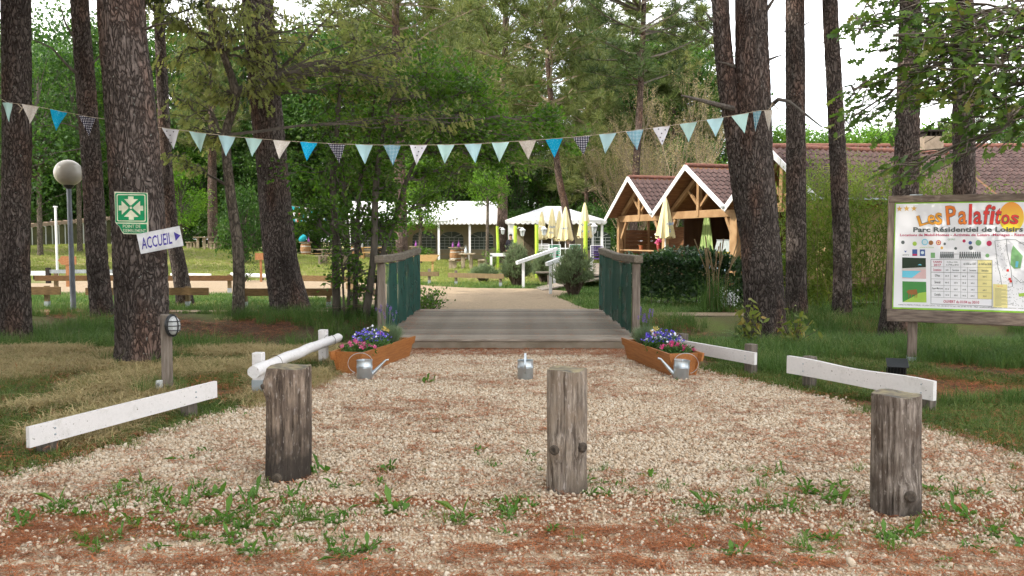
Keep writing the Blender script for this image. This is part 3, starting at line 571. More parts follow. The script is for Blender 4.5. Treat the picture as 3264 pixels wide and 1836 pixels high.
def barrier(a, b_, z0, z1, hgt, th, posts, label, wavy=0, post_white=False, side=1, ptop=None):
    """board from a to b (x, y), posts at given fractions behind the board"""
    a, b_ = Vector((*a, 0)), Vector((*b_, 0)); d = (b_ - a).normalized(); nrm = Vector((d.y, -d.x, 0)) * side
    t = thing('low_barrier', a, label, 'barrier', 'low white barriers beside the gravel')
    n = 24; vs = []
    for i in range(n + 1):
        f = i / n; p = a.lerp(b_, f); zt = z0 + (z1 - z0) * f; zb = zt - hgt + (.004 * math.sin(f * 5) if wavy else 0); zt2 = zt + wavy * (.009 * math.sin(f * 8.3 + .6) - .012 * f)
        for s, zz in ((0, zb), (1, zb), (1, zt2), (0, zt2)): vs.append(p + nrm * th * s + Vector((0, 0, zz)))
    fs = [(i * 4 + k, i * 4 + (k + 1) % 4, i * 4 + 4 + (k + 1) % 4, i * 4 + 4 + k) for i in range(n) for k in range(4)] + [(0, 1, 2, 3), (n * 4 + 3, n * 4 + 2, n * 4 + 1, n * 4)]
    MB().add(vs, fs).build('board', M_white, t, world=True)
    ang = math.atan2(d.y, d.x)
    for f, tp in posts:
        p = a.lerp(b_, f) - nrm * .052; rot = Matrix.Rotation(ang, 3, 'Z')
        MB().box(p + Vector((0, 0, tp / 2 - .06)), (.11, .1, tp + .12), rot, bev=.006).build('post', M_white if post_white else M_stub, t, world=True)
        q = a.lerp(b_, f) + nrm * (th + .002)
        for dz in (.05, hgt - .05): MB().lathe(q + Vector((0, 0, z0 + (z1 - z0) * f - dz)), [(.008, -.002), (.006, .003), (0, .004)], 8, rot=nrm.to_track_quat('Z', 'Y').to_matrix()).build('bolt', M_socket, t, world=True)
    return t
def gx(x, y): p = GD(x, y); return (p.x, p.y)
L1, L2 = Vector(gx(127, 1146)), Vector(gx(493, 1050)); dd = (L2 - L1)
barrier(L1 - dd * .13, L2 + dd * .16, .245, .285, .145, .035, [(.11, .2), (.86, .245)], 'straight white board barrier on stubs, left of the log bollards')
Rr1, Rr2 = Vector(gx(2020, 980)), Vector(gx(2332, 1042)); dd = Rr2 - Rr1
barrier(Rr1 - dd * .13, Rr2 + dd * .06, .325, .315, .175, .045, [(.13, .345), (.93, .26)], 'thick wavy edged white board barrier right of the bollards', wavy=1)
Q1, Q2 = Vector((2.02, 10.55)), Vector(gx(1886, 948)); dd = Q2 - Q1
barrier(Q1, Q2 + dd * .08, .30, .285, .135, .04, [(.08, .37), (.9, .365)], 'white board barrier behind the right hand planter', post_white=False)
# painted log barrier
a, b_ = Vector((*gx(652, 992), 0)), Vector((*gx(814, 914), 0)); d = (b_ - a).normalized(); nr = Vector((d.y, -d.x, 0))
t = thing('log_barrier', a, 'white painted round log barrier behind the left bollard', 'barrier', 'low white barriers beside the gravel')
for p in (a, b_): MB().box(p + Vector((0, 0, .2)), (.1, .1, .44), Matrix.Rotation(math.atan2(d.y, d.x), 3, 'Z'), bev=.006).build('post', M_white, t, world=True)
MB().box(a + Vector((0, 0, .07)), (.108, .108, .16), Matrix.Rotation(math.atan2(d.y, d.x), 3, 'Z')).build('metal_socket', M_socket, t, world=True)
e0 = a - d * .42 + nr * .115; e1 = b_ + d * .28 + nr * .115; pts = [e0.lerp(e1, i / 28) + Vector((.006 * math.sin(i * .6), 0, .29 + .012 * math.sin(i / 28 * 3.1) + .004 * math.sin(i * .9))) for i in range(29)]
jl = lambda i, k: 1 + .13 * noise.noise(Vector((i * .55, k * .7, 3))) + (.06 * noise.noise(Vector((k * 1.7, 5, i))) if i in (0, 28) else 0)
MB().tube(pts, [.06 - .006 * i / 28 for i in range(29)], 16, jit=jl).build('log', M_whitelog, t, smooth=True, world=True)
M_wire = mat('rusty_wire', (.12, .1, .08), .6, metal=.6)
for f in (.2, .86):
    c = e0.lerp(e1, f) + Vector((0, 0, .295)); u = Vector((0, 0, 1)); MB().tube([c + (nr * math.cos(q) + u * math.sin(q)) * .077 for q in np.linspace(0, 6.283, 17)], .0025, 4, cap=False).build('wire_tie', M_wire, t, world=True)

# ---------------------------------------------------------------- post with bulkhead lamp, socket
p = GD(417, 988); t = thing('light_post', p, 'grey wooden post with a caged bulkhead lamp, beside the sign tree', 'light post')
H_ = PD(415, 792, p.y).z
MB().box(p + Vector((0, .05, H_ / 2 - .05)), (.105, .1, H_ + .1), Matrix.Rotation(.35, 3, 'Z'), bev=.006).build('post', M_wood_grey, t, world=True)
lc = p + Vector((.062, -.0, H_ - .105)); fw = Vector((.88, -.475, 0)); sd = Vector((.475, .88, 0)); upv = Vector((0, 0, 1))
M_black = mat('black_plastic', (.022, .025, .028), .4, spec=.4); M_lglass = mat('ribbed_glass', (.62, .64, .64), .25, (.4, .42, .43), 60, (1, 1, 6), bump=.5, spec=.6)
def oval(r1, r2, o, n=24): return [lc + o + sd * math.cos(q) * r1 + upv * math.sin(q) * r2 for q in np.linspace(0, 2 * math.pi, n, endpoint=False)]
def loft(mb, rings):
    n = len(rings[0]); vs = [v for r_ in rings for v in r_]; fs = [(i * n + k, i * n + (k + 1) % n, (i + 1) * n + (k + 1) % n, (i + 1) * n + k) for i in range(len(rings) - 1) for k in range(n)] + [tuple(range(n))[::-1], tuple((len(rings) - 1) * n + k for k in range(n))]; return mb.add(vs, fs)
lamp = loft(MB(), [oval(.072, .105, fw * 0), oval(.08, .115, fw * .015), oval(.078, .112, fw * .035), oval(.066, .1, fw * .042)]).build('lamp_base', M_black, t, smooth=True, world=True)
loft(MB(), [oval(.062, .095, fw * .04), oval(.06, .092, fw * .065), oval(.048, .075, fw * .09), oval(.02, .04, fw * .102)]).build('lamp_glass', M_lglass, lamp, smooth=True, world=True)
cg = MB(); bow = lambda s, e: [lc + fw * (.035 + .078 * math.sin(q)) + s * math.cos(q) * e for q in np.linspace(0, math.pi, 13)]
cg.tube(bow(upv, .11), .006, 6); cg.tube([v + sd * 0 for v in bow(sd, .072)], .005, 6)
for zz in (-.045, .045): cg.tube([v + upv * zz for v in bow(sd, .068)], .005, 6)
cg.build('lamp_cage', M_black, lamp, smooth=True, world=True)
p = GD(398, 993); t = thing('socket_box', p, 'small white outdoor socket box at the foot of the light post', 'socket')
MB().box(p + Vector((0, .03, .06)), (.055, .05, .16), bev=.006).build('housing', mat('white_plastic', (.66, .67, .66), .5), t, world=True)
for dz in (.1, .045): MB().lathe(p + Vector((0, .004, dz)), [(.017, 0), (.017, .004), (.012, .005)], 12, rot=Matrix.Rotation(R(90), 3, 'X')).build('outlet', mat('outlet_grey', (.3, .31, .31), .5), t, world=True)

# ---------------------------------------------------------------- floodlight behind right barrier
p = PD(2256, 925, 8.35); t = thing('floodlight', Vector((p.x, p.y, 0)), 'black floodlight on a short stake behind the right barrier', 'floodlight')
rot = Matrix.Rotation(R(-18), 3, 'Z') @ Matrix.Rotation(R(28), 3, 'X')
MB().box(p, (.17, .1, .11), rot, bev=.012).build('housing', M_black, t, world=True)
MB().box(p + rot @ Vector((0, -.005, .062)), (.2, .15, .012), rot, bev=.003).build('visor', M_black, t, world=True)
for k in range(5): MB().box(p + rot @ Vector((-.06 + k * .03, -.054, -.005)), (.006, .018, .085), rot).build('cooling_fin', M_black, t, world=True)
MB().tube([p + Vector((.095, .01, -.0)), p + Vector((.098, .01, -.09)), p + Vector((-.095, .01, -.09)), p + Vector((-.095, .01, 0))], .006, 6).build('bracket', M_black, t, world=True)
MB().box((p.x, p.y + .01, (p.z - .09) / 2 - .02), (.03, .03, p.z - .05)).build('stake', M_black, t, world=True)

# ---------------------------------------------------------------- planters
M_plant = mat('stained_orange_wood', (.4, .16, .045), .5, (.29, .105, .028), 4, (1.2, 14, 14), bump=.2, spec=.35)
M_soil = mat('potting_soil', (.035, .025, .018), .95, bump=.6, scale=20)
def planter(pn, pf, label):
    """pn / pf: centre of near and far end on the ground"""
    pn, pf = Vector((*pn, .012)), Vector((*pf, .012)); d = (pf - pn).normalized(); L = (pf - pn).length; ang = math.atan2(d.y, d.x)
    t = thing('planter_box', pn, label, 'planter', 'orange wooden planters before the bridge', rz=ang)
    H0 = .27; wb, wt = .13, .185
    for sgn in (-1, 1):   # long sides, splayed outwards, with ears past the ends
        out = [(0, 0), (L, 0), (L + .03, H0 - .1), (L + .1, H0 - .09), (L + .1, H0), (-.1, H0), (-.1, H0 - .09), (-.03, H0 - .1)]
        MB().prism(out, (0, sgn * wb, 0), (1, 0, 0), Vector((0, sgn * (wt - wb) / H0, 1)), (0, sgn * .022, 0)).build('side_board', M_plant, t)
    for x0, ln in ((.012, 1), (L - .012, -1)):
        q = H0 - .012
        MB().prism([(-wb + .001, .004), (wb - .001, .004), (wb + (wt - wb) * q / H0 - .001, q), (-(wb + (wt - wb) * q / H0) + .001, q)], (x0, 0, 0), (0, 1, 0), (-.1 * ln * .2, 0, 1), (.022 * ln, 0, 0)).build('end_board', M_plant, t)
    MB().box((L / 2, 0, .2), (L - .08, .29, .012)).build('soil', M_soil, t)
    MB().box((.04, 0, .004), (.05, .2, .024)).build('foot', M_plant, t); MB().box((L - .04, 0, .004), (.05, .2, .024)).build('foot', M_plant, t)
    return t, d, L
pl1, dL, LL = planter((-1.83, 9.5), (-1.48, 10.95), 'orange wooden planter of flowers at the left foot of the bridge')
pl2, dR, LR = planter((1.91, 9.38), (1.62, 10.75), 'orange wooden planter of flowers at the right foot of the bridge')
M_fol = leafmat('flower_foliage', (.04, .1, .02), (.1, .2, .05), None, .3); M_lavleaf = leafmat('lavender_leaf', (.1, .16, .08), (.2, .27, .15), None, .25)
M_blue = leafmat('blue_petal', (.06, .04, .42), (.22, .16, .72), (.3, .3, .8), .3); M_wht = leafmat('white_petal', (.7, .7, .75), (.85, .85, .88), None, .2)
M_pink = leafmat('pink_petal', (.6, .05, .2), (.75, .18, .38), (.85, .6, .65), .3); M_lavf = leafmat('lavender_bloom', (.12, .07, .28), (.22, .14, .42), None, .2); M_yel = leafmat('yellow_petal', (.6, .42, .08), (.75, .6, .2), None, .2)
def blob_pts(n, c, r, flat=0): q = unit(rng.normal(size=(n, 3))) * (rng.random((n, 1)) ** .45); return np.array(c) + q * np.array(r)
def flower_plant(name, t, L, x, y, label, kind):
    ang = t.rotation_euler.z; o = wmat(t) @ Vector((x, y, .2)); th = thing(name, o, label, 'plant')
    if kind == 'lobelia':
        C = blob_pts(900, (0, 0, .09), (.23, .17, .12)); C[:, 2] = np.abs(C[:, 2]); V, k = leaves(C, .045, .016, up=.8); link('foliage', fast_mesh('foliage', V, k, M_fol), th)
        C = blob_pts(420, (0, 0, .1), (.25, .19, .155)); C = C[(C[:, 2] > .1)]; C[:, 2] += .02; V, k = leaves(C, .03, .026, up=1); link('blue_blossom_mass', fast_mesh('blue_blossom_mass', V, k, M_blue), th)['kind'] = 'stuff'
        C = blob_pts(110, (0, 0, .1), (.25, .19, .16)); C = C[(C[:, 2] > .12)]; C[:, 2] += .025; V, k = leaves(C, .034, .03, up=1); link('white_blossom_mass', fast_mesh('white_blossom_mass', V, k, M_wht), th)['kind'] = 'stuff'
    elif kind == 'verbena':
        C = blob_pts(700, (0, 0, .05), (.2, .17, .1)); C[:, 2] = np.abs(C[:, 2]); V, k = leaves(C, .05, .02, up=.8); link('foliage', fast_mesh('foliage', V, k, M_fol), th)
        hd = fast_mesh('flower_head', leaves(blob_pts(26, (0, 0, 0), (.022, .022, .014)), .02, .018, up=1.2)[0], 4, M_pink)
        for i in range(15):
            a = i * 2.4; r_ = .04 + .012 * i; h = link('flower_head', hd, th); h.location = (r_ * math.cos(a) * 1.05, r_ * math.sin(a) * .85, .15 - r_ * .35 + random.uniform(-.02, .03)); h.rotation_euler = (random.random(), random.random(), a)
    else:
        C = blob_pts(1000, (0, 0, .02), (.1, .1, .03)); A = np.stack([C[:, 0] * 6, C[:, 1] * 6, np.full(len(C), 1.2)], 1); link('foliage', fast_mesh('foliage', needles(C, A, .2, .006, 4, .35), 3, M_lavleaf), th)
        n = 16; a = rng.uniform(0, 6.28, n); r_ = rng.uniform(.02, .16, n); tips = np.stack([r_ * np.cos(a), r_ * np.sin(a), rng.uniform(.3, .5, n)], 1); st = MB()
        for p_ in tips: st.tube([(p_[0] * .3, p_[1] * .3, .05), tuple(p_)], .003, 3)
        st.build('stalk_bunch', M_lavleaf, th)['kind'] = 'stuff'
        bl = fast_mesh('bloom', leaves(blob_pts(24, (0, 0, 0), (.006, .006, .035)), .014, .009, up=.2)[0], 4, M_lavf)
        for p_ in tips: h = link('bloom', bl, th); h.location = tuple(p_)
    return th
flower_plant('verbena', pl1, LL, .22, .0, 'pink flowered bushy plant at the near end of the left planter', 'verbena'); flower_plant('lobelia', pl1, LL, .62, 0, 'blue and white flower cushion in the left planter', 'lobelia'); flower_plant('lavender', pl1, LL, 1.15, 0, 'feathery lavender with purple spikes in the left planter', 'lavender')
flower_plant('verbena', pl2, LR, .22, .0, 'pink flowered bushy plant at the near end of the right planter', 'verbena'); flower_plant('lobelia', pl2, LR, .62, 0, 'blue and white flower cushion in the right planter', 'lobelia'); flower_plant('lavender', pl2, LR, 1.12, 0, 'feathery lavender with purple spikes in the right planter', 'lavender')
for t, L in ((pl1, 'left'), (pl2, 'right')):
    o = wmat(t) @ Vector((.98, 0, .2)); th = thing('primula', o, 'small pink and yellow flower between cushion and lavender in the %s planter' % L, 'plant')
    link('foliage', fast_mesh('foliage', leaves(blob_pts(90, (0, 0, .05), (.06, .06, .05)), .07, .03, up=.6)[0], 4, M_fol), th)
    for i, mm in enumerate((M_pink, M_yel, M_yel)): h = link('flower_head', fast_mesh('flower_head', leaves(blob_pts(22, (0, 0, 0), (.03, .03, .015)), .025, .022, up=1)[0], 4, mm), th); h.location = (random.uniform(-.07, .07), random.uniform(-.07, .07), .17 + .03 * i)

# ---------------------------------------------------------------- watering cans
M_zinc = mat('zinc', (.5, .55, .58), .34, (.42, .47, .51), 6, metal=.75, spec=.5)
def can(px, rz, label, tilt=(0, 0)):
    p = GD(px, 960); p.y += .085; p.z = .02; t = thing('watering_can', p, label, 'watering can', 'zinc watering cans on the gravel', rz=rz); t.rotation_euler = (tilt[0], tilt[1], rz)
    body = [(.083, 0), (.085, .004), (.085, .118), (.0885, .124), (.085, .130), (.0885, .136), (.085, .142), (.085, .196), (.0885, .199), (.0885, .204), (.082, .204), (.08, .19), (.078, .19)]
    MB().lathe((0, 0, 0), body + [(.0, .012)], 32).build('body', M_zinc, t, smooth=True)
    cov = [(math.cos(a) * .084, math.sin(a) * .084) for a in np.linspace(-R(88), R(88), 15)]; MB().prism(cov, (0, 0, .2), (1, 0, 0), (0, 1, 0), (0, 0, .003)).build('half_lid', M_zinc, t)
    MB().tube([(.075, 0, .045), (.14, 0, .105), (.2, 0, .165), (.232, 0, .197), (.262, 0, .2)], [.024, .019, .013, .010, .010], 12).build('spout', M_zinc, t, smooth=True)
    hp = [Vector((.088 - .088 * 0, 0, .2))]; hp = [Vector((-.045 + .135 * math.cos(q), 0, .17 + .115 * math.sin(q))) for q in np.linspace(R(15), R(245), 22)]
    vs = []; 
    for v in hp: vs += [v + Vector((0, -.011, 0)), v + Vector((0, .011, 0))]
    nn = (hp[1] - hp[0]); th_ = [Vector((-(b2 - a2).z, 0, (b2 - a2).x)).normalized() * .004 for a2, b2 in zip(hp[:-1], hp[1:])]; th_.append(th_[-1])
    V2 = [v + th_[i // 2] for i, v in enumerate(vs)]; m_ = len(hp); mb = MB(); allv = vs + V2; o2 = len(vs)
    fs = [(2 * i, 2 * i + 1, 2 * i + 3, 2 * i + 2) for i in range(m_ - 1)] + [(o2 + 2 * i, o2 + 2 * i + 2, o2 + 2 * i + 3, o2 + 2 * i + 1) for i in range(m_ - 1)] + [(2 * i + 1, o2 + 2 * i + 1, o2 + 2 * i + 3, 2 * i + 3) for i in range(m_ - 1)] + [(2 * i, 2 * i + 2, o2 + 2 * i + 2, o2 + 2 * i) for i in range(m_ - 1)] + [(0, o2, o2 + 1, 1), (o2 - 2, o2 - 1, 2 * o2 - 1, 2 * o2 - 2)]
    mb.add(allv, fs).build('handle', M_zinc, t, smooth=True); return t
can(914, R(12), 'zinc watering can with spout pointing right, by the left planter')
can(1322, R(88), 'zinc watering can seen from its handle side, alone mid gravel')
can(1716, R(172), 'zinc watering can with spout pointing left, by the right planter', (0, R(-4)))

# ---------------------------------------------------------------- trees
M_pneed = leafmat('pine_needle', (.03, .055, .02), (.075, .115, .035), (.14, .14, .055), .25, .5, .6)
M_pfar = leafmat('far_pine_needle', (.06, .088, .028), (.145, .175, .055), (.29, .275, .11), .4, .5, .25)
M_leafd = leafmat('green_leaf', (.036, .092, .015), (.1, .19, .03), (.19, .29, .055), .5, .45, .7)
M_leafdark = leafmat('dark_green_leaf', (.02, .055, .012), (.06, .125, .024), (.12, .19, .045), .38, .45, .5)
M_leafl = leafmat('bright_leaf', (.07, .16, .02), (.15, .28, .04), (.26, .36, .08), .5, .45, .8)
M_oaky = leafmat('young_oak_leaf', (.14, .17, .05), (.26, .28, .1), (.4, .36, .11), .55, .5, .9)
M_oak = leafmat('oak_leaf', (.04, .085, .02), (.11, .18, .035), (.24, .2, .06), .5, .4, 1.2)
M_bud = leafmat('tan_bud', (.24, .2, .1), (.36, .3, .16), (.42, .37, .22), .3, .8, 1)
M_twig = mat('grey_twig', (.13, .11, .09), .9, (.08, .07, .06), 10)
M_tan = mat('tan_twig', (.27, .22, .15), .9, (.19, .15, .1), 6)

def seg_tris(S):
    """triangular tubes for many segments (p0, p1, r0, r1)"""
    if not len(S): return np.zeros((0, 3))
    A = np.array([s[0] for s in S], float); B = np.array([s[1] for s in S], float); r0 = np.array([s[2] for s in S])[:, None]; r1 = np.array([s[3] for s in S])[:, None]
    d = unit(B - A); h = np.where(np.abs(d[:, 2:3]) > .9, np.array([[1., 0, 0]]), np.array([[0, 0, 1.]])); x = unit(np.cross(h, d)); y = np.cross(d, x); out = []
    ring = [(math.cos(a), math.sin(a)) for a in (0, 2.0944, 4.18879)]
    a = [A + (x * c + y * s_) * r0 for c, s_ in ring]; b_ = [B + (x * c + y * s_) * r1 for c, s_ in ring]
    for k in range(3):
        j = (k + 1) % 3; out += [np.stack([a[k], a[j], b_[j]], 1), np.stack([a[k], b_[j], b_[k]], 1)]
    return np.concatenate(out).reshape(-1, 3)
def quads_to_tris(V, k):
    V = V.reshape(-1, k, 3); return np.concatenate([np.stack([V[:, 0], V[:, i], V[:, i + 1]], 1) for i in range(1, k - 1)]).reshape(-1, 3)
def crown_mesh(name, limbs, leaf_tris, m_limb, m_leaf, rndn=None):
    Lt = seg_tris(limbs); V = np.concatenate([Lt, leaf_tris]); mi = np.concatenate([np.ones(len(Lt) // 3), np.zeros(len(leaf_tris) // 3)])
    return fast_mesh(name, V, 3, [m_leaf, m_limb], mi=mi)
def wander(p, d, L, n, bend=.25, grav=0, rr=random):
    """points of a crooked branch"""
    pts = [Vector(p)]; d = Vector(d).normalized()
    for i in range(n):
        d = (d + Vector((rr.gauss(0, bend), rr.gauss(0, bend), rr.gauss(0, bend) + grav)) * .5).normalized(); pts.append(pts[-1] + d * (L / n))
    return pts
def segs(pts, r0, r1):
    n = len(pts) - 1; return [(pts[i], pts[i + 1], r0 + (r1 - r0) * i / n, r0 + (r1 - r0) * (i + 1) / n) for i in range(n)]

def pine_crown(seed, H, rad, levels, per, nl, nw, k, m_leaf, tuft_step=.32, droop=-.05, inner=.35, shape='round', lim_r=.05, dens=1.0, mlimb=None):
    """whorled pine crown from z=0 to H"""
    rr = random.Random(seed); S = []; C = []; A = []
    for lv in range(levels):
        f = lv / max(levels - 1, 1); z = f * H * .96
        prof = (math.sin(math.pi * min(1, .18 + .8 * f)) ** .7 if shape == 'round' else (1 - f * .86) * (.75 + .25 * min(1, f * 6)))
        for b_ in range(per if f < .92 else 3):
            L = rad * prof * rr.uniform(.65, 1.12); a = rr.uniform(0, 6.283); el = .1 + .65 * f + rr.uniform(-.15, .2)
            d = Vector((math.cos(a) * math.cos(el), math.sin(a) * math.cos(el), math.sin(el))); pts = wander((0, 0, z + rr.uniform(-.15, .15)), d, L, 7, .22, .08 + droop, rr)
            S += segs(pts, lim_r * (.45 + .55 * prof), .008)
            for i in range(1, 8):
                t = i / 7
                if t < inner: continue
                nside = int((2 + 3 * L / rad) * dens)
                for q in range(nside):
                    sd = Vector((rr.gauss(0, 1), rr.gauss(0, 1), rr.gauss(.25, .6))).normalized(); ln = rr.uniform(.25, .75) * L * .3 * (1.15 - t * .5); e = pts[i] + sd * ln
                    S.append((pts[i], e, .008, .004)); nn = max(2, int(ln / tuft_step) + 1)
                    for j in range(nn):
                        C.append(pts[i].lerp(e, (j + 1) / nn)); A.append(sd + Vector((0, 0, .5)))
            C.append(pts[-1]); A.append(d)
    C = np.array([tuple(c) for c in C]); A = unit(np.array([tuple(a) for a in A]))
    S2 = [(s[0], s[1], s[2], s[3]) for s in S]
    return crown_mesh('crown', S2, needles(C, A, nl, nw, k, .8), mlimb or M_twig, m_leaf)
def trunk_mesh(path, radii, n=40, rows=150, amp=.03, seed=0, mt=None, fine=True, flare=.25):
    """bark-plated trunk through local points"""
    path = [Vector(p) for p in path]; cum = [0]
    for a, b_ in zip(path[:-1], path[1:]): cum.append(cum[-1] + (b_ - a).length)
    Lt = cum[-1]; vs = []; o = Vector((seed * 7.3, seed * 1.9, 0))
    def sm(i0): return path[max(0, min(len(path) - 1, i0))]
    pw_ = 1.6
    for i in range(rows + 1):
        s = Lt * (i / rows) ** pw_
        j = max(q for q in range(len(cum)) if cum[q] <= s + 1e-6); j = min(j, len(path) - 2); f = (s - cum[j]) / (cum[j + 1] - cum[j])
        p0, p1, p2, p3 = sm(j - 1), sm(j), sm(j + 1), sm(j + 2)
        c = .5 * ((2 * p1) + (p2 - p0) * f + (2 * p0 - 5 * p1 + 4 * p2 - p3) * f * f + (3 * p1 - p0 - 3 * p2 + p3) * f ** 3)
        r = radii[j] + (radii[j + 1] - radii[j]) * f; r *= 1 + flare * math.exp(-s / .28)
        for k in range(n):
            a = 2 * math.pi * k / n; d = Vector((math.cos(a), math.sin(a), 0)); q = 1 + (flare * .35 * math.exp(-s / .3) * math.sin(a * 5 + seed))
            if amp and s < 9:
                w_ = Vector((d.x * r * 19, d.y * r * 19, s * 6.0)) + o; w_ = w_ + Vector((noise.noise(w_ * .5), noise.noise(w_ * .5 + o), 0)) * .8
                dd_ = noise.voronoi(w_)[0]; e = min(1, (dd_[1] - dd_[0]) * 3.2); q += amp / r * (e - .75) * .9 + .03 * noise.noise(d * 1.2 + Vector((0, 0, s * .9)) + o)
            vs.append(c + d * r * q)
    me = bpy.data.meshes.new('trunk'); me.from_pydata([tuple(v) for v in vs], [], [(i * n + k, i * n + (k + 1) % n, (i + 1) * n + (k + 1) % n, (i + 1) * n + k) for i in range(rows) for k in range(n)])
    me.polygons.foreach_set('use_smooth', [True] * len(me.polygons)); me.materials.append(mt or M_bark); return me
NEARCROWN = [pine_crown(100 + i, 7.5, 3.8, 11, 7, .3, .034, 8, M_pneed, .3, dens=1.3, inner=.2) for i in range(2)]
def near_pine(base, ups, wpx, label, Ht, seed, stubs=(), crown=0, cs=1.0, amp=.022, name='pine_tree', group=None, flare=.22):
    """trunk from photo pixels (shown coordinates): base, points further up, widths"""
    wpx = [w_ * .91 for w_ in wpx]; p = GD(*base); d = p.y; pts = [Vector((0, 0, -.1))]; rad = [wpx[0] * K * d / FPX / 2]
    for (x, y), w_ in zip(ups, wpx[1:]): pts.append(PD(x, y, d) - p); rad.append(w_ * K * d / FPX / 2)
    last = (pts[-1] - pts[-2]); last = last / last.z
    for zz in (.5, 1.0):
        z1 = pts[len(ups)].z + (Ht - pts[len(ups)].z) * zz; pts.append(pts[len(ups)] + last * (z1 - pts[len(ups)].z) * .6 + Vector((0, 0, (z1 - pts[len(ups)].z) * .4))); pts[-1].z = z1; rad.append(rad[len(ups)] * (1 - .55 * zz))
    t = thing(name, p, label, 'tree', group); link('trunk', trunk_mesh(pts, rad, 64, 300, amp * .62, seed, flare=flare), t)
    if crown is not None:
        c = link('crown', NEARCROWN[crown], t); top = pts[-1]; c.location = (top.x, top.y, top.z - 6.6 * cs); c.scale = (cs, cs, cs); c.rotation_euler = (0, 0, seed * 1.3)
    for st in stubs:
        a = PD(*st[0], d) - p; q = [a] + [PD(x, y, d + dz) - p for (x, y, dz) in st[1]]; n_ = len(q); mb = MB(); mb.tube(q, [st[2] * (1 - .75 * i / (n_ - 1)) for i in range(n_)], 7); mb.build('dead_branch', M_wood_dead, t, smooth=True)
    return t
M_wood_dead = mat('dead_branch', (.16, .14, .12), .95, (.09, .075, .065), 12, (1, 1, 1), bump=.5)
near_pine((38, 862), [(38, 640), (42, 400), (42, 250), (40, 0)], [86, 74, 74, 72, 74], 'pine trunk at the left edge, tied to the bunting', 14, 1, crown=0)
near_pine((262, 818), [(245, 660), (232, 430), (215, 200), (200, 0)], [62, 56, 52, 50, 46], 'slim leaning pine between street lamp and sign tree', 13, 2, [((215, 205), [(170, 165, -.3), (130, 120, -.6), (60, 90, -1)], .035), ((228, 330), [(160, 310, -.3), (90, 320, -.6)], .02), ((240, 345), [(200, 375, -.2), (140, 385, -.5), (85, 395, -.8)], .016), ((205, 130), [(165, 60, -.3), (150, 10, -.5)], .03), ((215, 180), [(260, 130, .2), (300, 90, .4)], .025), ((235, 420), [(290, 395, .3), (340, 360, .5)], .016)], 1, .9)
near_pine((363, 912), [(352, 640), (338, 400), (322, 200), (303, 0)], [140, 140, 134, 128, 122], 'thick pine carrying the green assembly point sign', 16, 3, [((362, 75), [(395, 62, -.2), (430, 58, -.4)], .02)], 0, 1.15, amp=.026)
near_pine((738, 790), [(705, 640), (683, 400), (665, 220), (648, 0)], [112, 90, 84, 84, 84], 'thick dark pine left of the sapling clump', 15, 4, [((690, 190), [(740, 140, -.3), (800, 70, -.8), (850, 20, -1)], .05), ((680, 235), [(720, 215, -.2), (790, 190, -.6)], .04), ((655, 60), [(600, 50, -.2), (540, 55, -.5)], .03)], 1, 1.1)
rt = near_pine((1930, 868), [(1915, 640), (1898, 400), (1893, 200), (1890, 0)], [112, 106, 100, 94, 86], 'thick twin stemmed pine right of the bridge, tied to the bunting', 16, 5,
    [((1850, 275), [(1800, 262, -.5), (1755, 250, -.9), (1715, 240, -1.2)], .055), ((1940, 265), [(1958, 250, -.2), (1985, 255, -.4), (2030, 290, -.6), (2068, 320, -.8)], .04), ((1850, 170), [(1828, 160, -.2), (1805, 155, -.3)], .03), ((1935, 150), [(1955, 142, -.1), (1970, 138, -.2)], .022), ((1925, 30), [(1945, 0, -.1), (1960, -30, -.2)], .035)], 0, 1.1, amp=.024)
p = GD(1930, 868); q = [PD(1905, 700, p.y + .1) - p, PD(1872, 500, p.y + .08) - p, PD(1848, 330, p.y + .05) - p, PD(1828, 200, p.y + .05) - p, PD(1812, 0, p.y + .05) - p]; q.append(q[-1] + (q[-1] - q[-2]) * 1.5 + Vector((0, 0, 2.0)))
link('second_trunk', trunk_mesh(q, [.16, .19, .17, .155, .14, .1], 36, 120, .018, 9, flare=0), rt)
for st in (((1812, 100), [(1790, 85, 0), (1760, 65, -.1), (1735, 40, -.2)], .025), ((1810, 60), [(1785, 45, 0), (1775, 30, 0)], .03), ((1808, 20), [(1790, 0, 0), (1780, -30, 0)], .03)):
    a = PD(*st[0], p.y) - p; MB().tube([a] + [PD(x, y, p.y + dz) - p for x, y, dz in st[1]], [st[2], st[2] * .7, st[2] * .3, .006][:1 + len(st[1])], 6).build('dead_branch', M_wood_dead, rt, smooth=True)
near_pine((2003, 800), [(2003, 640), (2002, 400), (2001, 200), (2000, 0)], [62, 54, 52, 51, 50], 'straight slim pine just right of the twin stemmed pine', 14, 6, [((1985, 80), [(1970, 78, 0), (1955, 75, -.1)], .015), ((2025, 62), [(2045, 50, 0), (2065, 55, -.1)], .012)], 1, .8)
near_pine((2118, 812), [(2118, 640), (2108, 400), (2098, 200), (2088, 0)], [56, 46, 44, 42, 40], 'slim pine leaning left, before the bamboo', 13, 7, [((2098, 110), [(2075, 108, 0), (2050, 102, -.1)], .014), ((2110, 125), [(2125, 118, 0)], .02)], 0, .8)
near_pine((2250, 852), [(2262, 700), (2278, 480), (2285, 240), (2290, 0)], [92, 70, 68, 60, 56], 'pine standing behind the left end of the information board', 14, 8, (), 1, .9)
near_pine((2428, 830), [(2428, 640), (2425, 400), (2423, 200), (2420, 0)], [70, 58, 56, 56, 58], 'pine trunk behind the middle of the information board', 14, 10, (), 0, .9)
t5 = near_pine((468, 768), [(452, 680), (430, 560), (420, 440), (412, 300)], [46, 42, 36, 34, 32], 'leaning grey barked pine behind the welcome sign', 12, 11, (), 1, .8, amp=.012)
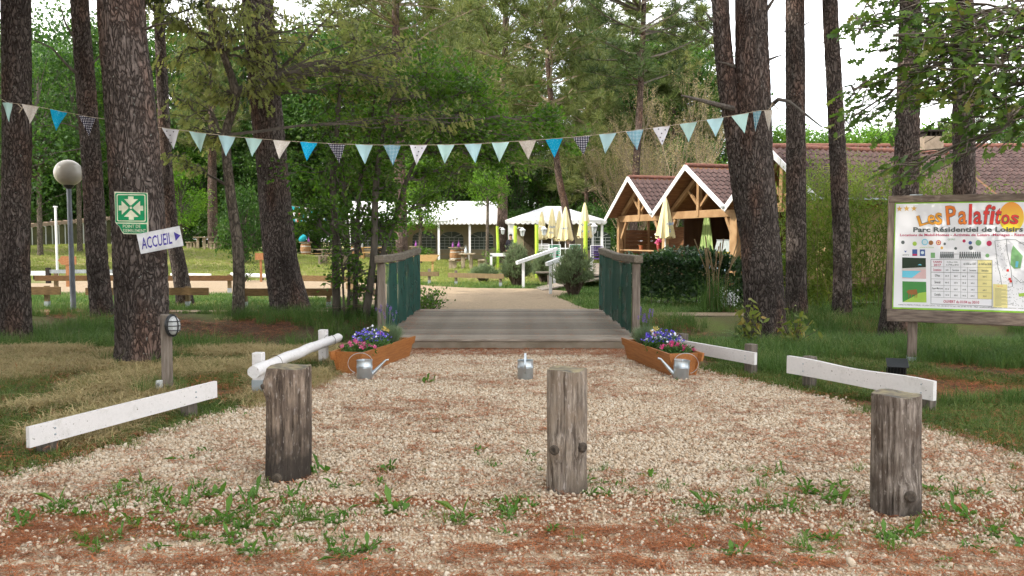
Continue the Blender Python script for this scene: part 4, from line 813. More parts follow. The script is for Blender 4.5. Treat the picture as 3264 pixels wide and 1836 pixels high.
# unseen pines of the same wood, added close together to shade the forecourt
for i, (x_, y_, h_, c_, s_) in enumerate([(-9.5, 6.5, 14, 0, 1.15), (-8, 1.8, 15, 1, 1.2), (-13.5, 8.5, 15, 0, 1.2), (-13, 3.5, 14, 1, 1.2), (-11, -2.5, 15, 0, 1.25), (-6.5, -4, 13, 1, 1.1), (-17.5, 6, 15, 1, 1.2), (-17, 0, 15, 0, 1.25), (-16, 12.5, 15, 1, 1.1), (-11.5, 13.5, 14, 1, 1.1), (-20, 10, 16, 0, 1.2), (-4.5, -8, 14, 0, 1.2), (-9.5, -6.5, 14, 1, 1.2), (-14.5, -6, 15, 0, 1.2), (-14.5, -1, 12.5, 1, 1.2), (-10.5, 3.2, 12.5, 0, 1.1), (-18.5, 3, 13, 0, 1.2), (-10, 10.2, 13, 1, 1.1), (-14, 6, 12, 0, 1.1), (-21, 6, 14, 1, 1.2), (-7.5, -1.2, 12, 0, 1.1), (-13, 11, 12, 0, 1.1), (-18, 9, 13, 1, 1.2), (-22, 2, 15, 0, 1.2), (8.5, 4.0, 14, 1, 1.1), (9.5, 10.5, 13, 0, 1)]):
    t = thing('pine_tree', (x_, y_, 0), 'unseen tall pine beside the camera, added for its shade', 'tree', 'added shade pines beside and behind the camera')
    link('trunk', trunk_mesh([(0, 0, -.1), (.1, 0, h_ * .5), (.2, .1, h_)], [.27, .2, .08], 16, 24, 0, i), t); c = link('crown', NEARCROWN[c_], t); c.location = (.2, .1, h_ - 6.6 * s_); c.scale = (s_, s_, s_); c.rotation_euler = (0, 0, i * 2.1)

def leafy(name, base, trunk, wpx, clumps, label, m_leaf, leaf=(.09, .06), n=260, tmpl=LEAF4, m_bark=None, droop=.0, up=.5, sub=5, seed=0, group=None, twig=None, depth=None, amp=.006, limb_r=.03, spread=1.0, zmin=0):
    """tree whose crown is a set of leafy clumps on limbs; clump = (x, y, depth offset, radius x, radius z) in shown pixels / metres"""
    rr = random.Random(seed); p = GD(*base) if depth is None else Vector((PD(base[0], base[1], depth).x, depth, terr(PD(base[0], base[1], depth).x, depth))); d = p.y
    tp = [Vector((0, 0, -.08))] + [PD(x, y, d) - p for x, y in trunk]; rd = [w_ * K * d / FPX / 2 for w_ in wpx]
    t = thing(name, p, label, 'tree', group); link('trunk', trunk_mesh(tp, rd, 18, 70, amp, seed, m_bark or M_bark_slim, flare=.15), t)
    S = []; C = []; D = []
    for (x, y, dz, rx, rz) in clumps:
        rx *= spread; rz *= spread; c = PD(x, y, d + dz) - p; s0 = min([v_ for v_ in tp[1:] if v_.z >= zmin], key=lambda v: (v - c).length + (2.5 if v.z > c.z + .2 else 0)); n_ = 6
        mid = s0.lerp(c, .5) + Vector((rr.uniform(-.2, .2), rr.uniform(-.2, .2), rr.uniform(.0, .35) * (c - s0).length * .4)); path = [s0.lerp(mid, i / 3) for i in range(3)] + [mid.lerp(c, i / 3) for i in range(4)]
        path = [path[0]] + [v + Vector((rr.gauss(0, .04), rr.gauss(0, .04), rr.gauss(0, .04))) for v in path[1:]]; S += segs(path, limb_r, .012)
        for b_ in range(sub * 2):
            k0 = rr.randint(2, 6); v0 = path[k0]; e = c + Vector((rr.gauss(0, .5) * rx, rr.gauss(0, .5) * rx, rr.gauss(0, .5) * rz)); w_ = [v0.lerp(e, i / 4) + Vector((rr.gauss(0, .05), rr.gauss(0, .05), rr.gauss(0, .05))) * (1 if i else 0) for i in range(5)]; S += segs(w_, .012, .004)
            for q in range(int(n / (sub * 2))):
                f = rr.random() ** .7; v = w_[min(3, int(f * 4))].lerp(w_[min(4, int(f * 4) + 1)], (f * 4) % 1); C.append(tuple(v + Vector((rr.gauss(0, .16) * rx, rr.gauss(0, .16) * rx, rr.gauss(0, .16) * rz)))); D.append(tuple((e - v0).normalized()))
    C = np.array(C); D = np.array(D); D[:, 2] -= droop
    V, kk = leaves(C, leaf[0], leaf[1], tmpl=tmpl, up=up, dirs=D)
    if kk <= 6: link('crown', crown_mesh('crown', S, quads_to_tris(V, kk), twig or M_twig, m_leaf), t)
    else:
        link('crown', fast_mesh('crown', V, kk, m_leaf), t); link('limb_work', fast_mesh('limb_work', seg_tris(S), 3, twig or M_twig), t)
    return t
# lichened oak, young drooping yellowish leaves
cl = []
for (x, y, rx, rz) in [(470, 60, .6, .45), (440, 150, .6, .4), (520, 110, .6, .4), (560, 40, .6, .5), (610, 90, .6, .4), (640, 150, .5, .35), (500, 190, .5, .3), (680, 90, .5, .4), (720, 40, .6, .4), (780, 110, .6, .4), (830, 60, .6, .4), (860, 150, .5, .35), (690, 180, .45, .35), (745, 200, .4, .3), (650, 210, .4, .35), (900, 100, .5, .4), (960, 170, .5, .35), (1010, 120, .5, .4), (440, 250, .5, .3), (480, 330, .5, .2), (400, 40, .5, .4), (1010, 210, .45, .3), (1060, 260, .4, .25), (900, 220, .4, .3), (545, 250, .4, .3), (620, 20, .5, .4), (1150, 290, .35, .22), (450, 400, .45, .2), (520, 350, .4, .2)]:
    cl.append((x, y, random.uniform(-1.4, .8), rx, rz))
leafy('oak_tree', (597, 832), [(600, 650), (578, 470), (568, 340), (592, 240), (560, 130), (525, 20), (505, -60)], [32, 29, 24, 22, 24, 17, 13, 8], cl, 'crooked lichened oak with yellowish young leaves, behind the left barrier', M_oaky, (.13, .07), 125, OAK, M_bark_oak, 1.3, .1, 5, 31, limb_r=.035)
# sapling clump left of the bridge
sap = [((848, 800), [(843, 600), (838, 430), (850, 300), (858, 180)], [22, 18, 16, 12, 6], [(820, 330, 0, .6, .5), (860, 240, .3, .7, .5), (800, 430, .4, .6, .45), (880, 380, -.3, .6, .45), (780, 540, .3, .45, .3), (840, 520, .5, .5, .35)]),
       ((892, 812), [(897, 650), (905, 470), (930, 330), (950, 200)], [13, 12, 10, 8, 4], [(940, 300, .2, .7, .5), (920, 420, -.4, .6, .4), (970, 220, 0, .7, .5), (890, 500, -.3, .5, .4), (930, 560, .3, .45, .3), (1000, 380, .3, .6, .4)]),
       ((876, 800), [(878, 640), (870, 500), (860, 400)], [8, 7, 6, 3], [(850, 450, .2, .5, .35), (890, 590, -.3, .35, .25), (860, 640, -.3, .3, .25), (900, 690, -.3, .28, .2)]),
       ((918, 806), [(940, 640), (945, 480), (960, 360), (985, 250)], [20, 18, 16, 13, 7], [(1010, 260, .3, .75, .5), (1070, 180, 0, .7, .5), (960, 460, .4, .6, .4), (1040, 330, -.3, .65, .45), (1100, 260, .3, .6, .45), (980, 540, .3, .45, .3)]),
       ((945, 800), [(960, 650), (990, 560), (1025, 450), (1060, 380), (1100, 320)], [14, 13, 12, 11, 9, 4], [(1110, 330, 0, .7, .45), (1170, 280, .3, .7, .45), (1210, 360, .5, .6, .4), (1060, 430, .2, .6, .4), (1150, 420, .2, .6, .4), (1240, 250, .4, .6, .4), (1290, 320, .7, .5, .35), (1100, 490, .3, .5, .3), (1150, 180, .5, .6, .4), (1200, 220, .2, .6, .4), (1050, 140, .6, .6, .4), (1250, 400, .4, .45, .3), (1320, 370, .5, .4, .3), (1380, 300, .6, .4, .3), (1420, 360, .6, .35, .25), (1180, 340, .1, .55, .35), (1090, 380, .1, .5, .35)]),
       ((866, 806), [(862, 700), (856, 620), (846, 560)], [6, 5, 4, 2], [(850, 560, -.2, .35, .25), (870, 650, -.2, .3, .22), (845, 700, -.2, .25, .2)]),
       ((905, 815), [(925, 720), (938, 640), (960, 560)], [7, 6, 5, 2], [(960, 580, -.2, .35, .25), (930, 690, -.2, .3, .22), (905, 740, -.2, .3, .2), (975, 630, .2, .3, .22)])]
lab = ['leftmost and darkest stem of the sapling clump left of the bridge', 'second main sapling stem of the clump, slender and straight', 'thin low sapling between the two left stems of the clump', 'stoutest sapling stem nearest the bridge railing', 'sapling curving right over the bridge railing', 'short thin shoot at the left foot of the sapling clump', 'short leaning shoot at the right foot of the sapling clump']
for i, (bs, tr, wd, c_) in enumerate(sap): leafy('sapling', bs, tr, wd, c_, lab[i], M_leafd, (.085, .06), 420 if i not in (2, 5, 6) else 90, LEAF4, M_bark_slim, .15, .6, 5, 40 + i, 'saplings left of the bridge', amp=.003, spread=1.35)
# oak boughs at the right edge
cl = []
for (x, y, rx, rz) in [(2180, 60, .45, .25), (2230, 30, .4, .25), (2260, 95, .45, .3), (2200, 120, .4, .2), (2330, 60, .45, .3), (2400, 100, .5, .35), (2460, 50, .5, .35), (2520, 110, .5, .35), (2560, 40, .5, .35), (2440, 170, .5, .3), (2360, 150, .4, .25), (2540, 190, .5, .3), (2300, 210, .4, .25), (2220, 260, .4, .2), (2160, 215, .35, .2), (2150, 300, .35, .2), (2390, 240, .45, .25), (2480, 250, .5, .3), (2560, 280, .5, .3), (2440, 310, .4, .2), (2520, 330, .4, .2), (2240, 450, .3, .15), (2600, 150, .5, .35), (2640, 260, .5, .3)]:
    cl.append((x, y, random.uniform(-1.0, .9), rx, rz))
leafy('oak_tree', (2860, 930), [(2840, 600), (2810, 400), (2780, 200), (2740, 50), (2700, -200)], [40, 34, 30, 26, 20, 12], cl, 'oak reaching in from the right edge above the information board', M_oak, (.125, .08), 92, OAK, M_bark_oak, .1, .5, 5, 77, depth=9.6, limb_r=.022, zmin=3.2)

# ---------------------------------------------------------------- trees further back
PF = [pine_crown(200, 15, 3.6, 16, 8, .5, .05, 7, M_pfar, .4, dens=1.0, shape='cone', mlimb=M_tan), pine_crown(201, 13, 4.2, 13, 8, .5, .05, 7, M_pfar, .4, dens=1.0, shape='cone', mlimb=M_tan), pine_crown(202, 9, 4.2, 10, 8, .5, .045, 7, M_pfar, .4, shape='round', mlimb=M_tan), pine_crown(203, 8, 3.5, 9, 7, .36, .03, 8, M_pneed, .36, shape='round')]
def far_pine(px, d, H, cb, var, label, wd=.45, lean=0, sc=1.0, group=None, pyb=None, yaw=None, leanpts=None):
    """px: shown x of the foot"""
    x = PD(px, 600, d).x; p = Vector((x, d, terr(x, d))); t = thing('pine_tree', p, label, 'tree', group)
    pts = [(0, 0, -.1), (lean * .25, 0, H * .25), (lean * .6, 0, H * .5), (lean, 0, H)] if leanpts is None else leanpts
    link('trunk', trunk_mesh(pts, [wd / 2, wd * .44, wd * .36, .05], 14, 40, .02 if d < 60 else 0, px, M_bark_far), t)
    c = link('crown', PF[var], t); ch = [15, 13, 9, 8][var]; s = (H - cb) / ch; c.location = (lean * (cb / H), 0, cb); c.scale = (sc * max(s, .8), sc * max(s, .8), s); c.rotation_euler = (0, math.atan2(lean, H), (px * .37) if yaw is None else yaw); return t
far_pine(1262, 51, 20, 6.2, 2, 'pine between the two white tents', .68, .3)
far_pine(1447, 46, 19, 7.5, 2, 'pine with slanting trunk in front of the right tent', .5, -3.2, leanpts=[(0, 0, -.1), (-.5, 0, 3), (-1.1, 0, 6.5), (-2.2, 0, 19)])
far_pine(1012, 37, 17, 7.5, 2, 'pine behind the sapling clump, in front of the long tent', .56, -.3)
far_pine(535, 58, 18, 7, 1, 'sunlit reddish pine trunk behind the left picnic table', .7, .2)
far_pine(1475, 62, 20, 5, 0, 'slender pine right behind the small tent', .34)
far_pine(1496, 66, 19, 5, 1, 'second slender pine behind the small tent', .36)
far_pine(1590, 39, 18, 8.6, 3, 'dark needled pine whose boughs hang in from the top', .4, .6, 1.15)
fp = [(1090, 70, 23, 3), (1180, 78, 25, 4), (1335, 74, 17, 3), (1240, 84, 22, 3), (1405, 80, 13, 2), (1470, 86, 12, 2), (1530, 70, 19, 2), (1600, 78, 24, 3), (1690, 68, 21, 3), (1745, 76, 22, 3), (1560, 90, 20, 3), (1010, 80, 22, 3), (930, 72, 20, 3), (850, 82, 21, 3), (760, 70, 17, 3), (640, 76, 18, 3), (560, 84, 22, 3), (480, 72, 17, 3), (380, 80, 19, 3), (250, 74, 17, 3), (120, 80, 18, 3), (10, 72, 18, 3), (-90, 80, 20, 3), (1300, 92, 20, 3), (1100, 95, 24, 3), (1660, 95, 22, 3)]
for i, (px, d, H, cb) in enumerate(fp): far_pine(px, d, H, cb, i % 2 if i % 5 else 2, 'soft green pine in the wood behind the tents', .4, random.uniform(-.6, .6), 1.15, 'pines of the wood behind the tents')
fr = [(2230, 88, 13.5), (2420, 72, 15), (2520, 76, 15), (2620, 70, 15), (2700, 74, 16), (1880, 70, 14)]
for i, (px, d, H) in enumerate(fr): far_pine(px, d, H, 1.5, i % 2, 'low pine far behind the tiled restaurant roof', .35, 0, 1.1, 'low pines behind the restaurant')
def broad_crown(seed, H, rad, n_cl, per, lf, ml, asp=.75):
    rr = random.Random(seed); S = []; C = []
    for i in range(n_cl):
        a = rr.uniform(0, 6.283); f = rr.random(); r_ = rad * math.sqrt(rr.random()) * (math.sin(math.pi * (.12 + .8 * f)) ** .6); c = Vector((r_ * math.cos(a), r_ * math.sin(a), H * (.06 + .9 * f))); S += segs([Vector((0, 0, max(0, c.z * .45))), Vector((c.x * .5, c.y * .5, c.z * .8)), c], .05, .012)
        q = rng.normal(size=(per, 3)) * np.array([.42, .42, .3]) * rad * .36; C.append(np.array(tuple(c)) + q)
    C = np.concatenate(C); V, k = leaves(C, lf, lf * .7, up=.7, droop=.1); return crown_mesh('crown', S, quads_to_tris(V, k), M_twig, ml)
TALL = [broad_crown(320, 15, 5.2, 120, 130, .24, M_leafdark), broad_crown(321, 15, 5.0, 120, 130, .24, M_leafd)]
BC = [broad_crown(300, 9, 3.6, 60, 130, .2, M_leafdark), broad_crown(301, 7.5, 3.2, 50, 130, .2, M_leafd), broad_crown(302, 3.2, 2.2, 34, 120, .16, M_leafdark), broad_crown(303, 5.5, 2.6, 44, 130, .17, M_leafl)]
def broad(px, d, z0, s, var, label, group=None, sz=None, name='broadleaf_tree', x=None):
    x = PD(px, 600, d).x if x is None else x; p = Vector((x, d, terr(x, d))); t = thing(name, p, label, 'tree' if name != 'bush' else 'bush', group)
    link('trunk', trunk_mesh([(0, 0, -.1), (.05, 0, z0 + 1), (0, .05, z0 + 3 * s)], [.14 * s + .03, .11 * s + .02, .05], 10, 14, 0, px, M_bark_oak), t)
    c = link('crown', BC[var], t); c.location = (0, 0, z0); c.scale = (s, s, sz or s); c.rotation_euler = (0, 0, px * .91); return t
for i, (px, d, z0, s, v) in enumerate([(-60, 36, 1.6, .95, 0), (70, 63, 2.6, 1.2, 0), (150, 64, 2.8, 1.2, 0), (250, 65, 2.6, 1.2, 0), (340, 66, 2.6, 1.2, 1), (430, 66, 1.5, 1.1, 0), (100, 44, 3.6, .8, 0), (200, 46, 3.8, .8, 0), (300, 48, 4.2, .8, 1), (-120, 44, 1, 1.1, 1), (330, 64, .8, 1.0, 0), (220, 66, .8, 1.1, 0), (500, 66, .8, 1.0, 1), (50, 60, .5, 1.2, 0)]):
    broad(px, d, z0, s, v, 'leafy dark green tree left of the meadow behind the lamp', 'broadleaf trees left of the meadow')
for i, (px, d, z0, s, v) in enumerate([(610, 68, .3, .9, 0), (700, 66, .3, .9, 0), (790, 70, .3, 1.0, 1), (870, 72, .3, 1.0, 0), (960, 70, .3, 1.0, 0), (1050, 72, .3, 1.0, 1), (1130, 70, .3, .95, 0), (1210, 72, .3, .95, 1), (1300, 70, .3, .9, 0), (1380, 71, .3, .85, 1), (1450, 70, .3, .9, 1), (1530, 66, .3, .9, 0), (1620, 66, .3, .9, 1), (1720, 60, .3, .9, 0), (1840, 62, .3, .9, 1), (1990, 64, .3, .85, 1), (2120, 62, .3, .8, 0), (2260, 60, .3, .85, 1), (2400, 60, .3, .95, 1), (2560, 58, .3, 1.1, 0), (2700, 56, .3, 1.2, 0)]):
    broad(px, d, z0, s, v, 'leafy tree in the green wall behind tents and restaurant', 'broadleaf trees behind tents and restaurant')
for i, (px, d, s) in enumerate([(640, 62, 1.1), (560, 64, 1), (720, 63, 1.1), (800, 64, 1), (880, 64, 1.1), (960, 65, 1.0), (1040, 66, 1.1), (470, 62, 1.0), (380, 63, 1.1), (1120, 67, 1.1), (1200, 66, 1.0), (1290, 65, 1.1), (1380, 66, 1.2), (1500, 60, 1.2)]):
    broad(px, d, .1, s, 2, 'dark bush at the edge of the wood', 'bushes at the edge of the wood', name='bush')
broad(1056, 49, 1.9, .62, 3, 'bright young maple before the long white tent', sz=.8)
broad(1225, 47, 3.2, .5, 3, 'light green leafy bough tree before the gap of the tents', sz=.6)
broad(615, 44, 0, .62, 2, 'dark conifer like bush beside the oak trunk on the meadow', name='bush', sz=1.2)
broad(455, 55, 1.3, .75, 3, 'yellow green tree behind the left picnic table')
for i, (px, d, s_, v) in enumerate([(1940, 72, 1.25, 1), (2000, 78, 1.3, 3), (2060, 74, 1.2, 1), (2120, 80, 1.35, 1), (2180, 72, 1.15, 3), (2240, 76, 1.3, 1), (2310, 74, 1.25, 1), (2380, 78, 1.4, 3)]): broad(px, d, 1.5 if v == 1 else 4.5, s_, v, 'pale leafy treetop showing above the restaurant roof', 'treetops above the restaurant roof')
# tan budding tree behind the restaurant
def bare(px, d, H, label, seed):
    rr = random.Random(seed); x = PD(px, 600, d).x; t = thing('budding_tree', (x, d, 0), label, 'tree'); S = []; C = []
    def grow(p, dr, L, r, lv):
        pts = wander(p, dr, L, 5, .18, .1, rr); S.extend(segs(pts, r, r * .55))
        if lv == 0:
            for v in pts[1:]:
                for _ in range(2): C.append(tuple(v + Vector((rr.gauss(0, .06), rr.gauss(0, .06), rr.gauss(0, .06)))))
            return
        for i in range(rr.randint(4, 6)):
            k = rr.randint(1, 5); a = rr.uniform(0, 6.283); s = Vector((math.cos(a), math.sin(a), rr.uniform(.3, 1.4))).normalized(); grow(pts[k], (Vector(dr).normalized() * .7 + s * .6), L * rr.uniform(.45, .7), r * .5, lv - 1)
    for i in range(7): a = i * .9; grow(Vector((0, 0, .5 + .1 * i)), Vector((math.cos(a) * .45, math.sin(a) * .45, 1)), H * .6 * rr.uniform(.7, 1.05), .05, 3)
    V, k = leaves(np.array(C), .07, .045, up=.4)
    MB().tube([(0, 0, -.1), (0, 0, 1.2)], [.16, .12], 10).build('trunk', M_tan, t); link('crown', crown_mesh('crown', S, quads_to_tris(V, k), M_tan, M_bud), t)
bare(1672, 40, 9.0, 'tan bare twigged tree coming into bud behind the restaurant', 5)
bare(1590, 46, 7.0, 'smaller tan budding tree left of the restaurant gables', 8)

for i, (px, d, z0, s_, v) in enumerate([(-40, 62, 2, 1.1, 0), (60, 70, 2, 1.15, 0), (180, 68, 2, 1.2, 0), (290, 72, 2, 1.15, 1), (400, 70, 2, 1.2, 0), (500, 74, 2, 1.15, 1), (600, 70, 2, 1.2, 0), (700, 73, 2, 1.2, 0), (800, 76, 2, 1.2, 1), (890, 72, 2, 1.25, 0), (980, 76, 2, 1.25, 1), (1070, 72, 2, 1.2, 0), (1150, 78, 2, 1.15, 1), (1290, 76, 2, .95, 1), (1560, 72, 2, 1.1, 0), (1650, 76, 2, 1.15, 1), (1740, 74, 2, 1.1, 0), (1490, 80, 2, .85, 0)]):
    x_ = PD(px, 600, d).x; t = thing('broadleaf_tree', (x_, d, terr(x_, d)), 'tall leafy tree filling the view above the meadow and tents', 'tree', 'tall broadleaf trees of the wood')
    link('trunk', trunk_mesh([(0, 0, -.1), (.1, 0, z0 + 3), (0, .05, z0 + 10 * s_)], [.26, .2, .07], 10, 14, 0, i, M_bark_oak), t); c = link('crown', TALL[v], t); c.location = (0, 0, z0); c.scale = (s_, s_, s_); c.rotation_euler = (0, 0, i * 1.7)

# ---------------------------------------------------------------- street lamp
p = GD(185, 782); t = thing('street_lamp', p, 'globe street lamp on a grey metal pole', 'street lamp')
zt = PD(183, 468, p.y).z; zc = PD(183, 435, p.y).z; rg = 33.5 * K * p.y / FPX
MB().tube([p + Vector((0, 0, -.1)), Vector((p.x - .02, p.y, zt))], [.058, .046], 16).build('pole', mat('grey_paint_metal', (.17, .19, .22), .5, (.13, .145, .17), 6, metal=.2), t, smooth=True, world=True)
MB().lathe((p.x - .02, p.y, zt), [(.05, -.06), (.095, -.02), (.11, .03), (.1, .04)], 20).build('collar', M_black, t, smooth=True, world=True)
MB().ball((p.x - .02, p.y, zc), (rg, rg, rg * .97), 32, 20).build('globe', mat('frosted_globe', (.38, .355, .31), .35, (.29, .27, .235), 2.2, (1, 1, 2), spec=.5), t, smooth=True, world=True)

# ---------------------------------------------------------------- signs on the thick pine
def frame_px(bl, br_, tl, d, back=0):
    """plane frame through three shown points at depth d: origin bottom-left, x along the bottom, y up; returns matrix, width, height"""
    o = PD(*bl, d); x = PD(*br_, d) - o; y = PD(*tl, d) - o; X = x.normalized(); Y = (y - X * y.dot(X)).normalized(); Z = X.cross(Y)
    m = Matrix.Identity(4)
    for i in range(3): m[i][0] = X[i]; m[i][1] = Y[i]; m[i][2] = Z[i]; m[i][3] = o[i]
    return m, x.length, y.length
def flat(mb, pts, z, fr, th=.0, mi=0):
    """flat shape on a frame: a face at height z (or a slab th thick below it)"""
    if th: mb.prism(pts, fr @ Vector((0, 0, z - th)), fr.to_3x3() @ Vector((1, 0, 0)), fr.to_3x3() @ Vector((0, 1, 0)), fr.to_3x3() @ Vector((0, 0, th)), mi)
    else: mb.add([fr @ Vector((a, b_, z)) for a, b_ in pts], [tuple(range(len(pts)))], mi)
    return mb
M_cream = mat('cream_plate', (.72, .74, .56), .5); M_sgreen = mat('sign_green', (.0, .27, .1), .45); M_ppl = mat('sign_purple', (.07, .05, .35), .5); M_swhite = mat('sign_white', (.74, .75, .78), .45)
dsg = GD(363, 912).y - .43
fr, W, Hh = frame_px((289, 590), (373, 591), (287, 482), dsg); sx = W / 253; sy = Hh / 330
def q2(x, y): return ((x - 850) * sx, (582 - y) * sy)
t = thing('assembly_point_sign', fr.translation, 'green assembly point sign with a broken corner, nailed to the thick pine', 'sign'); lf = Matrix.Translation(-fr.translation) @ fr
cut = [(851, 252), (1102, 258), (1105, 580), (915, 577), (905, 562), (880, 515), (870, 506), (862, 500), (855, 490)]
flat(MB(), [q2(*c_) for c_ in cut], 0, lf, .006).build('plate', M_cream, t)
def rrect(x0, y0, x1, y1, r, n=4):
    o = []
    for cx, cy, a0 in ((x1 - r, y0 + r, -90), (x1 - r, y1 - r, 0), (x0 + r, y1 - r, 90), (x0 + r, y0 + r, 180)):
        for k in range(n + 1): a = R(a0 + 90 * k / n); o.append((cx + r * math.cos(a), cy + r * math.sin(a)))
    return o
flat(MB(), [q2(*c_) for c_ in rrect(857, 262, 1097, 489, 10)], .0012, lf).build('green_field', M_sgreen, t)
mb = MB(); o_ = rrect(868, 271, 1086, 480, 12); i_ = rrect(875, 278, 1079, 473, 9); n_ = len(o_)
mb.add([lf @ Vector((*q2(*c_), .0024)) for c_ in o_ + i_], [(k, (k + 1) % n_, n_ + (k + 1) % n_, n_ + k) for k in range(n_)]).build('border_line', M_cream, t)
for ar in ([(955, 287), (996, 287), (996, 308), (1030, 308), (978, 356), (968, 356), (925, 308), (955, 308)], [(958, 467), (996, 467), (996, 445), (1032, 443), (980, 394), (970, 394), (922, 443), (958, 445)], [(882, 358), (905, 358), (905, 322), (956, 370), (956, 380), (905, 428), (905, 396), (882, 396)], [(1068, 358), (1045, 358), (1045, 322), (992, 370), (992, 380), (1045, 428), (1045, 396), (1068, 396)]):
    flat(MB(), [q2(*c_) for c_ in ar], .0024, lf).build('arrow', M_cream, t)
flat(MB(), [q2(975 + 10 * math.cos(a), 375 + 10 * math.sin(a)) for a in np.linspace(0, 6.283, 16, endpoint=False)], .0024, lf).build('centre_dot', M_cream, t)
flat(MB(), [q2(*c_) for c_ in [(868, 497), (1093, 499), (1094, 572), (920, 570), (908, 560), (885, 518), (872, 505)]], .0012, lf).build('caption_field', M_sgreen, t)
a, b_ = q2(912, 529), q2(1045, 504); text('POINT DE', t, M_cream, a[0], b_[0], a[1], b_[1], .0024, lf, bold=.005)
a, b_ = q2(912, 563), q2(1086, 538); text('SSEMBLEMENT', t, M_cream, a[0], b_[0], a[1], b_[1], .0024, lf, bold=.005)
fr, W, Hh = frame_px((354.2, 639), (461.5, 618), (351.5, 588.5), dsg - .03); t = thing('welcome_sign', fr.translation, 'tilted white sign reading ACCUEIL with a purple arrow, on the thick pine', 'sign'); lf = Matrix.Translation(-fr.translation) @ fr
flat(MB(), [(0, 0), (W, 0), (W, Hh), (0, Hh)], 0, lf, .008).build('plate', M_swhite, t)
text('ACCUEIL', t, M_ppl, W * .05, W * .77, Hh * .2, Hh * .78, .0012, lf, shear=.25, bold=.015)
flat(MB(), [(W * .85, Hh * .3), (W * .985, Hh * .53), (W * .85, Hh * .76)], .0012, lf).build('arrow', M_ppl, t)
MB().box(fr @ Vector((W * .3, Hh * .5, -.03)), (.03, .05, .03)).build('batten', M_wood_dead, t, world=True)

# ---------------------------------------------------------------- information board
DB = 10.45; e_ = Vector((.905, -.424, 0)).normalized(); nb = Vector((-.424, -.905, 0)).normalized(); o_ = PD(2252, 640, DB); o_.z = 0
fb = Matrix.Identity(4)
for i in range(3): fb[i][0] = e_[i]; fb[i][1] = (0, 0, 1)[i]; fb[i][2] = nb[i]; fb[i][3] = o_[i]
def S8(zx, zy):
    """board coordinates of a point of the printed panel"""
    px, py = 2820 + zx * .28982, 600 + zy * .28982; u = (px - 1632) / FPX; v = (918 - py) / FPX
    d = Vector((u, math.cos(PITCH) + v * math.sin(PITCH), -math.sin(PITCH) + v * math.cos(PITCH))); c = Vector((0, 0, CAMH)); tt = (o_ - c).dot(nb) / d.dot(nb); q = c + d * tt - o_
    return (q.dot(e_), q.z)
t = thing('information_board', o_, 'large framed information board with price table and map at the right edge', 'board')
lf = Matrix.Translation(-o_) @ fb
u0, vt = S8(112, 160); _, vb = S8(125, 1325); UW = 2.32
M_bw = mat('board_frame_wood', (.23, .185, .15), .85, (.12, .09, .075), 4, (1.5, 1.5, 10), bump=.5); M_bw2 = mat('board_post_wood', (.24, .19, .155), .85, (.13, .1, .08), 4, (10, 10, 1), bump=.5)
M_lime = mat('lime_border', (.3, .6, .06), .5); M_panel = mat('white_panel', (.76, .77, .8), .35, (.72, .73, .77), 2, spec=.4)
def slab(x0, y0, x1, y1, z, th, name, m, parent=None, bev=0):
    c = lf @ Vector(((x0 + x1) / 2, (y0 + y1) / 2, z - th / 2)); return MB().box(c, (x1 - x0, y1 - y0, th), lf.to_3x3(), bev=bev).build(name, m, parent or t)
slab(u0 - .075, vb - .005, u0 - .002, vt + .085, .025, .05, 'frame_side', M_bw2, bev=.005); slab(u0 + UW + .002, vb - .005, u0 + UW + .075, vt + .085, .025, .05, 'frame_side', M_bw2, bev=.005)
slab(u0 - .07, vt + .003, u0 + UW + .07, vt + .085, .03, .05, 'top_beam', M_bw, bev=.006); slab(u0 - .06, vb - .155, u0 + UW + .07, vb - .006, .05, .07, 'bottom_beam', M_bw, bev=.008)
xp = (S8(310, 1400)[0], u0 + UW * .66)
for k, xq in enumerate(xp):
    slab(xq - .055, -.25, xq + .055, vt + .05, -.022, .1, 'post', M_bw2, bev=.006); slab(xq - .06, -.1, xq + .06, .09, -.016, .112, 'metal_foot', M_socket); slab(xq - .07, vt + .052, xq + .07, vt + .1, -.01, .1, 'post_cap', M_socket)
slab(u0, vb, u0 + UW, vt, .008, .012, 'lime_backing', M_lime); pn = slab(u0 + .014, vb + .02, u0 + UW - .014, vt - .016, .0105, .002, 'printed_panel', M_panel)
ZP = .0125
def pm_(n, c_): return mat(n, c_, .45, tuple(v * .93 for v in c_))
def shape(pts8, col, name='print', z=ZP, parent=None): return flat(MB(), [S8(*q_) for q_ in pts8], z, lf).build(name, col, parent or pn)
def line8(s, zx0, zx1, zy_base, zy_top, col, z=ZP, shear=0, bold=0, zyr=None):
    a = S8(zx0, zy_base); b_ = S8(zx1, zy_base); c_ = S8(zx0, zy_top); return text(s, pn, col, a[0], b_[0], a[1], c_[1], z, lf, shear, bold)
def disc8(zx, zy, r, col, z=ZP, name='print', n=24): return shape([(zx + r * math.cos(a), zy + r * math.sin(a)) for a in np.linspace(0, 6.283, n, endpoint=False)], col, name, z)
def star8(zx, zy, r, col): return shape([(zx + (r if k % 2 == 0 else r * .4) * math.sin(k * math.pi / 5), zy - (r if k % 2 == 0 else r * .4) * math.cos(k * math.pi / 5)) for k in range(10)], col, 'star')
